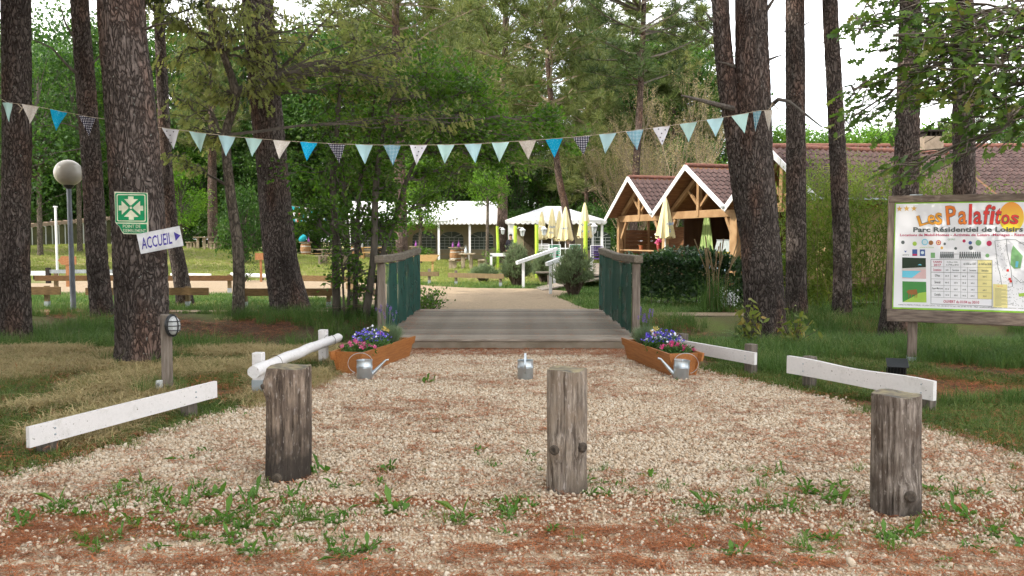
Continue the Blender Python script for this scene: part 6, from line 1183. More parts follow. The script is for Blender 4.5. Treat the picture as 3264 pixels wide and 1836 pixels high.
# ---------------------------------------------------------------- hedge, bamboo, lavender, grasses
M_hedge = leafmat('laurel_leaf', (.018, .045, .018), (.045, .09, .03), (.13, .2, .05), .25, .35, 1.2, .4); M_bam = leafmat('bamboo_leaf', (.07, .12, .02), (.17, .235, .045), (.31, .33, .08), .5, .5, .8); M_cane = mat('bamboo_cane', (.2, .18, .06), .6, (.12, .12, .04), 4)
def hedge(name, x0, x1, y0, y1, h, n, label, leaf, m_, cat='hedge', h0=.1, jag=.12, tl=LEAF6):
    c_ = Vector(((x0 + x1) / 2, (y0 + y1) / 2, 0)); t = thing(name, c_, label, cat); q = rng.random((n, 3)); X = x0 + (x1 - x0) * q[:, 0]; Y = y0 + (y1 - y0) * q[:, 1]; Z = h0 + (h - h0) * q[:, 2] ** .9
    sk = rng.random(n); Y = np.where(sk < .5, y0 + (y1 - y0) * .22 * q[:, 1], Y); Z = np.where((sk > .5) & (sk < .72), h - .22 * q[:, 2], Z)
    Z = Z + np.array([nz2(a, b_ * 1.3 + cc, 1.1, 6) for a, b_, cc in zip(X, Y, Z)]) * jag * 2.4 * (Z / h); Y = Y + np.array([nz2(a, b_, 1.4, 16) for a, b_ in zip(X, Z)]) * jag * 1.6
    C = np.stack([X, Y, Z], 1) - np.array(tuple(c_)); D = np.stack([rng.normal(0, .6, n), np.where(Y < (y0 + y1) / 2, -.6, .6), rng.normal(.3, .6, n)], 1); V, k = leaves(C, leaf[0], leaf[1], tmpl=tl, up=.4, dirs=D); link('foliage', fast_mesh('foliage', V, k, m_), t)
    st = []
    for i in range(int((x1 - x0) * 6)): xx = random.uniform(x0, x1) - c_.x; yy = random.uniform(y0 + .2, y1 - .1) - c_.y; st += segs(wander((xx, yy, 0), (0, 0, 1), h * .9, 5, .15), .014, .005)
    link('stem_work', fast_mesh('stem_work', seg_tris(st), 3, M_twig), t); return t
hedge('laurel_hedge', 2.75, 5.0, 19.3, 20.7, 1.22, 7500, 'dark laurel hedge right of the bridge, below the timber gables', (.1, .05), M_hedge, h0=.18)
hedge('laurel_hedge', 5.0, 6.4, 19.0, 20.4, 1.1, 3600, 'lower dark hedge behind the twin stemmed pine', (.1, .05), M_hedge, h0=.08)
def bamboo(x0, x1, y0, y1, h, n, label):
    c_ = Vector(((x0 + x1) / 2, (y0 + y1) / 2, 0)); t = thing('bamboo_clump', c_, label, 'bamboo'); S = []; C = []
    for i in range(int((x1 - x0) * 26)):
        xx = random.uniform(x0, x1) - c_.x; yy = random.uniform(y0, y1) - c_.y; hh = h * random.uniform(.65, 1.08) * (1 + .12 * nz2(xx + c_.x, yy, .9, 2)); pts = wander((xx, yy, 0), (random.gauss(0, .08), random.gauss(-.05, .08), 1), hh, 8, .1, .02); S += segs(pts, .012, .004)
        for k in range(int(n / ((x1 - x0) * 26))): f = random.random() ** .8; v = pts[min(7, int(f * 8))]; C.append(tuple(v + Vector((random.gauss(0, .16), random.gauss(0, .16), random.gauss(0, .15)))))
    C = np.array(C); V, k = leaves(C, .13, .022, droop=.35, up=.3); link('foliage', fast_mesh('foliage', V, k, M_bam), t); link('cane_work', fast_mesh('cane_work', seg_tris(S), 3, M_cane), t)
bamboo(5.9, 7.6, 17.9, 19.3, 3.45, 13000, 'yellow green bamboo right behind the slim pines'); bamboo(7.6, 9.9, 17.6, 19.2, 3.35, 15000, 'taller bamboo left of and behind the information board'); bamboo(9.9, 13.2, 17.8, 19.4, 2.7, 9000, 'bamboo hidden mostly by the information board')
M_lavg = leafmat('grey_green_leaf', (.1, .14, .075), (.2, .26, .13), (.26, .31, .17), .25, .7, 1.6); M_lavst = mat('brown_stem', (.14, .1, .075), .9, (.09, .065, .05), 8)
def lav(px, base, d, rx, h, label):
    p = PD(px, base, d); p.z = terr(p.x, d); t = thing('lavender_bush', p, label, 'bush'); S = []; C = []; A = []
    for i in range(360):
        a = random.uniform(0, 6.283); el = random.uniform(.35, 1.5); dr = Vector((math.cos(a) * math.cos(el), math.sin(a) * math.cos(el), math.sin(el))); L_ = h * random.uniform(.72, 1.02) * (1 - .12 * math.cos(el) ** 2) * (1 + .3 * noise.noise(dr * 2.6 + Vector((px * .1, 0, 0)))); e = Vector((dr.x * rx * 1.05 * L_ / h, dr.y * rx * 1.05 * L_ / h, .12 + dr.z * L_)); pts = [Vector((dr.x * .12, dr.y * .12, 0)), e * .5 + Vector((0, 0, .05)), e]; S += segs(pts, .009, .004)
        for k in range(6): f = .72 + .3 * random.random(); v = pts[1].lerp(e, (f - .5) * 2); C.append(tuple(v + Vector((random.gauss(0, .04), random.gauss(0, .04), random.gauss(0, .04))))); A.append(tuple(dr + Vector((0, 0, .5))))
    link('foliage', fast_mesh('foliage', needles(np.array(C), unit(np.array(A)), .12, .012, 7, .5), 3, M_lavg), t); link('stem_work', fast_mesh('stem_work', seg_tris(S), 3, M_lavst), t)
lav(1300, 712, 27.2, .62, 1.2, 'grey green lavender bush left of the ramp'); lav(1442, 742, 22.8, .68, 1.22, 'large lavender bush right of the ramp handrail'); lav(1368, 706, 29, .5, 1.0, 'small lavender bush between the ramp handrails')
lav(1215, 690, 30, .55, .42, 'low blue green clump beside the wooden rail fence')
def shrub(px, base, d, rx, h, n, label, leaf, m_, name='shrub', arch=.5, tl=LEAF4):
    p = PD(px, base, d); p.z = terr(p.x, d); t = thing(name, p, label, 'shrub'); S = []; C = []
    for i in range(22):
        a = random.uniform(0, 6.283); pts = wander((0, 0, 0), (math.cos(a) * arch, math.sin(a) * arch, 1), h * random.uniform(.7, 1.2), 6, .3, -.06 * arch); pts = [Vector((v.x * rx / h * 1.4, v.y * rx / h * 1.4, v.z)) for v in pts]; S += segs(pts, .01, .003)
        for k in range(n // 22): v = pts[random.randint(2, 6)]; C.append(tuple(v + Vector((random.gauss(0, .06), random.gauss(0, .06), random.gauss(0, .06)))))
    V, k = leaves(np.array(C), leaf[0], leaf[1], tmpl=tl, up=.6); link('foliage', fast_mesh('foliage', V, k, m_), t); link('stem_work', fast_mesh('stem_work', seg_tris(S), 3, M_twig), t); return t
shrub(1062, 778, 17.2, .5, .62, 520, 'loose arching shrub at the far left corner of the bridge', (.07, .045), M_leafd); shrub(1088, 770, 17.6, .4, .4, 260, 'smaller sprawling shrub beside the arching one', (.06, .04), M_leafdark)
M_phot = leafmat('photinia_leaf', (.1, .16, .03), (.2, .22, .05), (.4, .22, .06), .4, .4, 1.5)
shrub(1888, 840, 12.0, .22, .62, 150, 'yellow tipped evergreen shoot left of the twin stemmed pine foot', (.11, .05), M_phot, tl=LEAF6, arch=.3); shrub(2000, 835, 12.0, .25, .45, 150, 'yellow tipped evergreen shoot right of the twin stemmed pine foot', (.11, .05), M_phot, tl=LEAF6, arch=.4)
shrub(615, 640, 30, .4, .7, 300, 'small dark shrub by the wooden finger sign', (.08, .03), M_leafdark)
shrub(1240, 668, 44, .7, 1.0, 300, 'tall herbs beside the picnic table', (.14, .03), M_leafl)
M_fern = leafmat('fern_frond', (.06, .13, .025), (.12, .22, .045), None, .4); M_fernd = leafmat('dead_fern', (.12, .06, .035), (.22, .12, .07), None, .2)
def fern(px, base, h, label, m_=None, n=9, d=None):
    p = GD(px, base) if d is None else PD(px, base, d); p.z = terr(p.x, p.y); t = thing('fern', p, label, 'fern', 'ferns round the bridge'); C = []; D = []
    for i in range(n):
        a = i * 2.4 + random.random(); pts = wander((0, 0, 0), (math.cos(a) * .8, math.sin(a) * .8, 1), h * random.uniform(.8, 1.2), 14, .08, -.16)
        for k in range(2, 15):
            tg = (pts[k] - pts[k - 1]).normalized(); s_ = tg.cross(Vector((0, 0, 1))).normalized(); w_ = (1 - (k / 15)) ** .7
            for q in (-1, 1): C.append((pts[k], s_ * q + tg * .4, w_))
    V = []
    for c_, dr, w_ in C:
        dr = dr.normalized(); L_ = h * .3 * w_ + .02; u_ = dr.cross(Vector((0, 0, 1))).normalized() * L_ * .16; V += [tuple(c_), tuple(c_ + dr * L_ * .4 + u_), tuple(c_ + dr * L_ - Vector((0, 0, L_ * .15))), tuple(c_ + dr * L_ * .4 - u_)]
    link('frond_mass', fast_mesh('frond_mass', np.array(V), 4, m_ or M_fern), t)
for px, b_, h, lb in [(1850, 872, .42, 'bright fern left of the twin stemmed pine'), (1872, 855, .38, 'fern just behind the right planter barrier'), (2235, 875, .35, 'fern under the left end of the information board'), (2262, 880, .3, 'small fern near the board post'), (2190, 885, .3, 'fern before the pine behind the board'), (938, 812, .5, 'dark fern at the sapling clump'), (950, 792, .45, 'fern between saplings and bridge'), (300, 845, .35, 'fern by the slim leaning pine')]: fern(px, b_, h, lb)
fern(880, 822, .6, 'dry reddish brown fern at the foot of the saplings', M_fernd, 14)
shrub(1835, 735, 18.4, .22, .45, 260, 'small white flowered plant between tall grass and twin stemmed pine', (.05, .04), M_wht, name='white_flower_plant')
# tall feathery grass
p = GD(1798, 806); p.y = 17.9; p.x = PD(1798, 700, 17.9).x; p.z = 0; t = thing('tall_grass', p, 'tall brown stalked ornamental grass in front of the dark hedge', 'grass clump')
link('blade_mass', tuft(501, 260, .85, .01, .35, M_gd, r0=.16), t); st = MB()
for i in range(16): a = random.uniform(0, 6.28); x_, y_ = random.gauss(0, .12), random.gauss(0, .1); st.tube([(x_, y_, 0), (x_ * 1.3, y_, .8), (x_ * 2.2 + random.gauss(0, .08), y_ * 1.4, random.uniform(1.2, 1.62))], [.006, .006, .014], 4)
st.build('stalk_mass', mat('dry_stalk', (.25, .18, .1), .9), t)
# weeds in the gravel
M_weed = leafmat('weed_leaf', (.05, .13, .02), (.11, .22, .04), (.2, .28, .07), .35)
def rosette(seed, n=14, L_=.11, wd=.028):
    """low weed: leaves of uneven length and shape, some flat, some upright, a few on short stalks"""
    r_ = np.random.default_rng(seed); a = r_.uniform(0, 6.283, n); el = r_.uniform(.05, 1.2, n) ** 1.2; d = np.stack([np.cos(a) * np.cos(el), np.sin(a) * np.cos(el), np.sin(el)], 1); l_ = (L_ * r_.lognormal(-.25, .45, n))[:, None]; s = np.stack([-np.sin(a), np.cos(a), r_.normal(0, .3, n)], 1) * wd * r_.uniform(.4, 1.3, (n, 1)) / 2; z = np.array([0, 0, 1.0])
    o = np.stack([r_.normal(0, .035, n), r_.normal(0, .035, n), np.zeros(n)], 1); m0 = o + d * l_ * .55; tip = o + d * l_ - z * l_ * r_.uniform(.05, .35, (n, 1)); V = np.stack([o, o + (m0 - o) * .5 + s * .6, m0 + s, tip, m0 - s, o + (m0 - o) * .5 - s * .6], 1); return fast_mesh('leaf_rosette', V, 6, M_weed)
ROS = [rosette(i, 9 + (i * 5) % 13, .07 + .015 * (i % 4), .014 + .007 * (i % 4)) for i in range(10)] + [tuft(700 + i, 14 + 4 * i, .08 + .03 * i, .005, 1.1, M_weed, r0=.03) for i in range(3)] + [tuft(720 + i, 14, .09, .005, 1.5, M_gr, r0=.05) for i in range(2)]
wp = [(800, 1195), (435, 1345), (300, 1268), (500, 1235), (470, 1280), (560, 1310), (380, 1260), (620, 1290), (420, 1300), (1455, 1365), (1325, 1165), (1210, 1140), (1250, 1180), (1880, 1310), (1900, 1330), (1740, 1350), (1790, 1300), (2040, 1250), (2100, 1265), (1990, 1285), (2110, 1230), (1590, 1240), (1560, 1225), (1500, 1250), (1320, 1262), (1700, 960), (1100, 965), (1115, 1062), (2470, 1260), (2520, 1325), (2400, 1295), (1840, 1395), (2330, 1320), (150, 1280), (60, 1330), (100, 1300), (240, 1370), (700, 1330), (770, 1290), (900, 1310), (1000, 1285), (1080, 1300), (1130, 1320), (640, 1260), (950, 1265), (1890, 1190), (1960, 1195), (2350, 1245), (570, 1045), (620, 1050), (480, 1160), (510, 1140), (850, 1340), (1270, 1350), (1660, 1330), (2240, 1385), (680, 1375), (540, 1250), (300, 1240), (350, 1225)]
for i, (px, py) in enumerate(wp):
    for j in range(2 if i % 2 == 0 else 1):
        p = GD(px, py) + Vector((random.gauss(0, .05) * j, random.gauss(0, .08) * j, .01)); o = link('weed', ROS[(i * 4 + j * 3) % 13], None); o.location = p; s = random.uniform(.55, 1.05) * (1.25 if i < 2 else 1); o.scale = (s, s, s); o.rotation_euler = (0, 0, random.uniform(0, 6.28)); tag(o, 'small green weed growing through the gravel', 'weed', 'weeds in the gravel')
N_ = 950; q = [GD(random.uniform(-60, 2640), min(1445, max(1190, random.gauss(1290, 55)))) for _ in range(N_)]; nn_ = [v for v in q if nz2(v.x, v.y * 2, 1.6, 55) > .05]
scatter('small_weeds', np.array([(v.x, v.y, .012) for v in nn_]), np.stack([np.zeros(len(nn_)), np.zeros(len(nn_)), rng.uniform(0, 6.28, len(nn_))], 1), rng.uniform(.3, .75, len(nn_)), rng.integers(0, 15, len(nn_)), ROS, 'tiny weeds and grass blades between the stones')

# ---------------------------------------------------------------- ramp, terrace, handrails
M_wp = mat('white_rail_paint', (.76, .77, .78), .6, (.68, .69, .7), 4)
t = thing('ramp', (1.5, 25.5, 0), 'grey wooden ramp rising to the terrace behind the lavender', 'ramp'); MB().add([(.9, 25.0, 0), (3.4, 26.6, .38), (3.4, 28.2, .38), (.7, 26.4, 0), (.9, 25.0, .03), (3.4, 26.6, .44), (3.4, 28.2, .44), (.7, 26.4, .03)], [(0, 3, 2, 1), (4, 5, 6, 7), (0, 1, 5, 4), (1, 2, 6, 5), (2, 3, 7, 6), (3, 0, 4, 7)]).build('ramp_deck', M_deck, t, world=True)
t = thing('terrace_deck', (4, 31, 0), 'raised wooden terrace in front of the restaurant gables', 'deck')
for k in range(26): MB().box((3.1, 26.7 + k * .46, .41), (4.6 if k > 3 else 3.4, .44, .05)).build('board', M_deck, t, world=True)
for (xx, yy) in ((1.2, 27), (5, 27), (1.2, 38), (5, 38)): MB().box((xx, yy, .19), (.14, .14, .38)).build('stilt', M_wood_grey, t, world=True)
def handrail(a, b_, posts, label, th=.1):
    t = thing('handrail', (posts[0][0], posts[0][1], 0), label, 'handrail', 'white handrails of the ramp'); MB().bar(a, b_, .09, th).build('rail', M_wp, t, world=True)
    for x_, y_, z_ in posts: MB().box((x_, y_, z_ / 2 - .05), (.085, .085, z_ + .1)).build('post', M_wp, t, world=True)
a = P(1647, 838, 26.3); b_ = P(1775, 793, 27.4); handrail(a, b_, [(P(1668, 850, 26.45).x, 26.45, P(1668, 834, 26.45).z - .04), (P(1768, 800, 27.3).x, 27.3, P(1768, 797, 27.3).z - .04)], 'white sloping handrail left of the ramp')
a = P(1742, 842, 23.4); b_ = P(1845, 802, 24.4); handrail(a, b_, [(P(1755, 850, 23.5).x, 23.5, P(1755, 842, 23.5).z - .04), (P(1838, 810, 24.3).x, 24.3, P(1838, 808, 24.3).z - .04)], 'white sloping handrail half hidden in the big lavender')
c_ = P(1592, 812, 43); t = thing('white_trestle', (c_.x, 43, 0), 'white low rail frame beside the leftmost lime post', 'rail'); MB().box((c_.x, 43, c_.z), (.95, .12, .16)).build('rail', M_wp, t, world=True)
for dx in (-.42, .42): MB().box((c_.x + dx, 43, c_.z / 2), (.12, .12, c_.z)).build('post', M_wp, t, world=True)

# ---------------------------------------------------------------- lime posts with lanterns
M_lp = mat('lime_paint', (.42, .58, .06), .6, (.34, .5, .04), 5); M_lw = mat('white_lantern_metal', (.72, .74, .75), .4); M_lg = mat('lantern_glass', (.45, .5, .52), .15, spec=.7)
def lime_post(px, ytop, d, label):
    c_ = P(px, ytop, d); t = thing('lantern_post', (c_.x, d, terr(c_.x, d)), label, 'lantern post', 'lime green lantern posts by the terrace'); h = c_.z
    MB().tube([(0, 0, -.1), (random.uniform(-.03, .03), 0, h * .5), (-.02, 0, h)], [.078, .076, .07], 14, jit=lambda i, k: 1 + .02 * math.sin(k + i)).build('post', M_lp, t, smooth=True)
    ln = MB().tube([(.05, 0, h - .12), (.13, 0, h - .06), (.26, 0, h - .09)], .018, 8).build('bracket', M_lw, t, smooth=True)
    lm = MB().lathe((.27, 0, h - .42), [(.0, -.02), (.03, 0), (.06, .02), (.065, .03)], 6).lathe((.27, 0, h - .16), [(.135, -.02), (.12, .0), (.05, .06), (.02, .09), (0, .1)], 6)
    for k in range(6): a = k * math.pi / 3; lm.tube([(.27 + .062 * math.cos(a), .062 * math.sin(a), h - .39), (.27 + .1 * math.cos(a), .1 * math.sin(a), h - .17)], .008, 4)
    lo = lm.build('lantern', M_lw, t); MB().lathe((.27, 0, h - .39), [(.055, 0), (.092, .22)], 6).build('glass', M_lg, lo)
lime_post(1586, 722, 44, 'leftmost lime post with white lantern, in front of the pine'); lime_post(1644, 720, 34, 'lime post with white lantern before the small tent'); lime_post(1712, 716, 33, 'lime post with white lantern left of the parasols'); lime_post(1869, 705, 29.5, 'lime post with white lantern nearest the timber gables')
# ---------------------------------------------------------------- closed parasols
M_par = mat('cream_canvas', (.68, .6, .36), .9, (.6, .52, .28), 3, (6, 6, 1)); M_pprint = mat('blue_print', (.08, .2, .42), .9)
def parasol(px, ytop, ybot, wpx, d, label, writing=None):
    c_ = P(px, ytop, d); zb = P(px, ybot, d).z; x_ = c_.x; zg = .44 if 1 < x_ < 5.4 and 26 < d < 38.5 else 0; t = thing('parasol', (x_, d, zg), label, 'parasol', 'closed cream parasols on the terrace'); h = c_.z - zg; b_ = zb - zg; r_ = wpx * d / FPX / 2; n = 32; prof = [(0, h), (.03, h - .05), (.05, h - .3)]
    MB().tube([(0, 0, 0), (0, 0, h - .1)], .024, 10).build('pole', M_wp, t, smooth=True); MB().lathe((0, 0, 0), [(.26, 0), (.26, .05), (.06, .08), (.05, .2), (.0, .2)], 16).build('base', M_gut, t, smooth=True)
    vs = []; rows = 14
    for i in range(rows + 1):
        f = i / rows; z = h - (h - b_) * f; rr_ = .025 + (r_ - .03) * f ** .75
        for k in range(n): a = 2 * math.pi * k / n; q = rr_ * (1 + (.2 * f + .05) * math.sin(a * 8 + .5)); vs.append((q * math.cos(a), q * math.sin(a), z + (.05 * math.sin(a * 4) if i == rows else 0)))
    cp = MB().add(vs, [(i * n + k, i * n + (k + 1) % n, (i + 1) * n + (k + 1) % n, (i + 1) * n + k) for i in range(rows) for k in range(n)] + [tuple(range(n))]).build('canopy', M_par, t, smooth=True)
    if writing:
        for w_, fz, fx, hh in writing:
            z = b_ + (h - b_) * fz; rr_ = (.025 + (r_ - .03) * (1 - fz) ** .75) * 1.24; lf_ = Matrix.Translation((0, -rr_ - .005, z)) @ Matrix.Rotation(R(90), 4, 'X'); text(w_, cp, M_pprint, fx[0] * r_, fx[1] * r_, 0, hh, .0, lf_, shear=.2, bold=.01)
wr = [('lait', .3, (-.8, .6), .09), ('Glac', .12, (-.8, .5), .08)]
parasol(1727, 675, 761, 33, 39, 'leftmost closed cream parasol, before the small tent', [('lio', .28, (-.2, .6), .08)]); parasol(1760, 664, 757, 32, 37.5, 'second closed cream parasol from the left', [('lait', .33, (-.6, .6), .1), ('Gla', .14, (-.7, .2), .08)]); parasol(1783, 672, 766, 32, 38.2, 'third closed cream parasol, half behind its right neighbour'); parasol(1803, 659, 765, 46, 35.5, 'largest closed cream parasol of the row, next to the slanting pine', [('lait', .32, (-.7, .3), .1)]); parasol(1864, 646, 756, 44, 34, 'closed cream parasol behind the nearest lime post', [('lait', .33, (-.7, .7), .1), ('Glac', .14, (-.85, .7), .09)])
parasol(2122, 630, 756, 58, 29, 'closed cream parasol standing against the middle timber gable', [('elait', .3, (-.1, .75), .13), ('G', .12, (.15, .4), .11)])
# tables and chairs on the terrace, chairs in purple and white
def table_chair(x_, y_, c_, label, kind):
    t = thing('table' if kind == 't' else 'chair', (x_, y_, .437), label, 'table' if kind == 't' else 'chair')
    if kind == 't':
        MB().box((0, 0, .72), (.9, .7, .04)).build('tabletop', c_, t)
        for dx in (-.4, .4):
            for dy in (-.3, .3): MB().tube([(dx, dy, 0), (dx, dy, .7)], .018, 6).build('leg', M_wp, t)
    else:
        MB().box((0, 0, .44), (.44, .42, .035)).build('seat', c_, t); bk = MB().tube([(-.21, .2, .44), (-.21, .26, .88), (.21, .26, .88), (.21, .2, .44)], .014, 6).build('back_frame', M_wp, t)
        for k in range(5): MB().box((0, .225 + .01 * k, .55 + k * .07), (.4, .012, .035)).build('back_slat', c_, t)
        for dx in (-.2, .2):
            for dy in (-.19, .19): MB().tube([(dx, dy, 0), (dx, dy, .44)], .014, 6).build('leg', M_wp, t)
M_gch = mat('green_wire', (.1, .38, .25), .5); M_pch = mat('purple_slat', (.09, .05, .2), .5)
table_chair(1.9, 33.2, M_wp, 'white terrace table behind the handrail', 't'); table_chair(1.6, 31.4, M_gch, 'green wire chair behind the ramp handrail', 'c'); table_chair(2.4, 32.0, M_gch, 'second green wire chair, further right', 'c'); table_chair(1.3, 34.5, M_wp, 'white chair at the back of the terrace', 'c'); table_chair(2.85, 28.2, M_pch, 'white chair with purple slats near the right bridge railing', 'c')

# ---------------------------------------------------------------- tents
M_tent = mat('white_tent_cloth', (.82, .82, .84), .6, (.76, .76, .78), 2); M_twall = mat('cream_tent_wall', (.4, .34, .23), .8, (.34, .29, .19), 2); M_win = mat('tent_window', (.03, .045, .035), .25, (.05, .07, .05), 1.5, spec=.5); M_lead = mat('window_lattice', (.5, .52, .5), .6)
def tent(x0, x1, y0, y1, ze, zr, label, wins, legs, hip=False, walls_open=False):
    t = thing('marquee', ((x0 + x1) / 2, y0, 0), label, 'tent'); xm = (x0 + x1) / 2; ym = (y0 + y1) / 2; e = .15
    if hip: rv = [(x0 - e, y0 - e, ze), (x1 + e, y0 - e, ze), (x1 + e, y1 + e, ze), (x0 - e, y1 + e, ze), (x0 + (x1 - x0) * .42, ym, zr), (x0 + (x1 - x0) * .58, ym, zr)]; rfc = [(0, 1, 5, 4), (1, 2, 5), (2, 3, 4, 5), (3, 0, 4)]
    else: rv = [(x0 - e, y0 - e, ze), (x1 + e, y0 - e, ze), (x1 + e, y1 + e, ze), (x0 - e, y1 + e, ze), (x0 - e, ym, zr), (x1 + e, ym, zr)]; rfc = [(0, 1, 5, 4), (1, 2, 5), (2, 3, 4, 5), (3, 0, 4)]
    MB().add(rv, rfc).build('roof', M_tent, t, world=True)
    n = int((x1 - x0) / .28); va = MB(); vs = []
    for i in range(n * 4 + 1): xx = x0 - e + (x1 - x0 + 2 * e) * i / (n * 4); vs += [(xx, y0 - e - .01, ze + .005), (xx, y0 - e - .01, ze - .16 - .09 * abs(math.sin(math.pi * i / 4)))]
    va.add(vs, [(2 * i, 2 * i + 2, 2 * i + 3, 2 * i + 1) for i in range(n * 4)]).build('valance', M_tent, t, world=True)
    for xs_ in (x0, x1): MB().box((xs_, ym, ze - .13), (.02, y1 - y0, .26)).build('side_valance', M_tent, t, world=True)
    for lx, ly in legs: MB().box((lx, ly, ze / 2), (.14, .14, ze)).build('leg', M_tent, t, world=True)
    MB().box((xm, y1, ze / 2), (x1 - x0, .03, ze)).build('back_wall', M_twall, t, world=True)
    for wx in wins:
        w0, h0, h1 = .85, .75, 2.0; out = [(-w0, h0), (w0, h0), (w0, h1 - .4)] + [(w0 * math.cos(a), h1 - .4 + .45 * math.sin(a)) for a in np.linspace(.3, math.pi - .3, 9)] + [(-w0, h1 - .4)]
        wn = MB().prism([(wx + a, b2) for a, b2 in out], (0, y1 - .03, 0), (1, 0, 0), (0, 0, 1), (0, .01, 0)).build('window', M_win, t, world=True); lt = MB()
        for k in range(1, 5): lt.box((wx - w0 + k * w0 * .4, y1 - .04, (h0 + h1 - .4) / 2), (.03, .012, h1 - .4 - h0))
        for k in range(5): lt.box((wx, y1 - .041, h0 + .02 + k * .21), (w0 * 2, .012, .03))
        for a in (.6, 1.57, 2.54): lt.bar((wx, y1 - .042, h1 - .4), (wx + w0 * .95 * math.cos(a), y1 - .042, h1 - .4 + .44 * math.sin(a)), .012, .03)
        lt.build('lattice', M_lead, wn, world=True)
    return t
xa, xb = P(1108, 700, 57).x, P(1590, 700, 57).x
tent(xa, xb, 57, 62, 2.72, 4.15, 'long white marquee with cream walls and arched windows', [P(px, 740, 62).x for px in (1165, 1240, 1352, 1440, 1535)], [(xa + .1, 57.1), (P(1398, 700, 57).x, 57.1), (P(1497, 700, 57).x, 57.1), (xb - .1, 57.1), (xa + .1, 61.8), (xb - .1, 61.8)])
xa, xb = P(1618, 700, 50).x, P(1925, 700, 50).x
tt_ = tent(xa, xb, 50, 56, 2.62, 3.55, 'smaller white party tent with peaked roof behind the parasols', [P(1905, 740, 56).x], [(xa + .1, 50.1), (xb - .1, 50.1), (xa + .1, 55.9), (xb - .1, 55.9)], hip=True)
for px in (1688, 1745, 1800): MB().box((P(px, 740, 55.5).x, 55.6, 1.3), (.75, .03, 2.3)).build('dark_panel', mat('brown_tent_panel', (.09, .07, .045), .9), tt_, world=True)
MB().box((xa + .25, 50.0, 1.25), (.3, .12, 2.5)).build('gathered_curtain', M_tent, tt_, world=True)

# ---------------------------------------------------------------- barrels, tables, sundries on the meadow
M_oakb = mat('barrel_oak', (.3, .17, .08), .75, (.22, .11, .05), 5, (9, 9, 1)); M_hoop = mat('barrel_hoop', (.5, .48, .44), .5, metal=.3); M_lt = mat('pale_bench_wood', (.36, .3, .2), .85, (.25, .2, .14), 4, (2, 8, 8)); M_lto = mat('new_pine_wood', (.5, .33, .14), .8, (.4, .25, .1), 4, (2, 8, 8))
def barrel(px, ybase, d, label, top=True):
    c_ = P(px, ybase, d); t = thing('barrel_table', (c_.x, d, terr(c_.x, d)), label, 'barrel', 'wine barrel tables on the meadow'); prof = [(.29, 0)] + [(.29 + .075 * math.sin(math.pi * k / 8), .9 * k / 8) for k in range(9)] + [(0, .9)]
    MB().lathe((0, 0, 0), prof, 24).build('barrel', M_oakb, t, smooth=True)
    for z in (.06, .25, .65, .84): r_ = .29 + .075 * math.sin(math.pi * z / .9) + .004; MB().lathe((0, 0, z), [(r_, -.03), (r_ + .004, 0), (r_, .03)], 24).build('hoop', M_hoop, t, smooth=True)
    MB().lathe((0, 0, .905), [(.45, 0), (.45, .035), (0, .035)], 24).build('tabletop', M_lt, t); MB().lathe((.0, -.365, .45), [(.022, -.01), (.022, .006), (0, .006)], 10, rot=Matrix.Rotation(R(90), 3, 'X')).build('bung', M_dark, t); return Vector((c_.x, d, .94 + terr(c_.x, d)))
b1 = barrel(975, 828, 58, 'leftmost wine barrel table, seen past the thick dark pine'); b2 = barrel(1132, 822, 58, 'wine barrel table behind the saplings'); b3 = barrel(1452, 838, 52.5, 'wine barrel table in front of the long marquee'); barrel(1470, 832, 54.5, 'second wine barrel table just behind the front one'); b5 = barrel(1326, 828, 55, 'wine barrel table behind the young maple')
M_pur = mat('purple_glass', (.3, .08, .35), .3); M_teal = mat('teal_fluff', (.02, .3, .36), .95, bump=.6)
def bottle(p_, label, m_, s=1.0, cat='bottle'): t = thing('lantern_bottle', p_, label, cat); MB().lathe((0, 0, 0), [(.06 * s, 0), (.07 * s, .02), (.07 * s, .16 * s), (.03 * s, .22 * s), (.03 * s, .28 * s), (.045 * s, .29 * s), (.0, .3 * s)], 12).build('glass', m_, t, smooth=True); MB().tube([(-.04 * s, 0, .27 * s), (0, 0, .38 * s), (.04 * s, 0, .27 * s)], .008, 5).build('handle', m_, t)
bottle(b3 + Vector((-.15, -.1, 0)), 'left purple lantern on the front barrel', M_pur); bottle(b3 + Vector((.2, .1, 0)), 'right purple lantern on the front barrel', M_pur, 1.2); bottle(b1 + Vector((.2, 0, 0)), 'purple lantern on the leftmost barrel', M_pur); bottle(b5, 'purple lantern on the barrel behind the maple', M_pur)
t = thing('teal_pompon', b1 + Vector((-.2, 0, .22)), 'fluffy teal ball ornament on the leftmost barrel', 'ornament'); mb = MB(); mb.ball((0, 0, 0), (.26, .22, .26), 16, 11)
for i, v in enumerate(mb.v): k = 1 + .18 * math.sin(i * 12.9898); mb.v[i] = (v[0] * k, v[1] * k, v[2] * k)
mb.build('pompon', M_teal, t)
def picnic(px, ybase, d, label, rz=0, m_=None, w_=.78, L_=1.6):
    c_ = P(px, ybase, d); m_ = m_ or M_lt; t = thing('picnic_table', (c_.x, d, terr(c_.x, d)), label, 'picnic table', 'picnic tables on the meadow', rz=rz)
    for k in range(4): MB().box((-w_ / 2 + w_ / 8 + k * w_ / 4, 0, .76), (w_ / 4 - .015, L_, .05)).build('top_plank', m_, t)
    for y_ in (-.5, .5):
        for x_ in (-.2, .2): MB().box((x_, y_ * L_ / 1.6, .36), (.13, .13, .74)).build('leg', m_, t)
    for s_ in (-1, 1):
        for k in range(2): MB().box((s_ * .72 + (k - .5) * .16, 0, .45), (.15, L_, .05)).build('bench_plank', m_, t)
        for y_ in (-.55, .55):
            for x_ in (-.09, .09): MB().box((s_ * .72 + x_, y_ * L_ / 1.6, .2), (.13, .12, .44)).build('bench_leg', m_, t)
    return Vector((c_.x, d, .79 + terr(c_.x, d)))
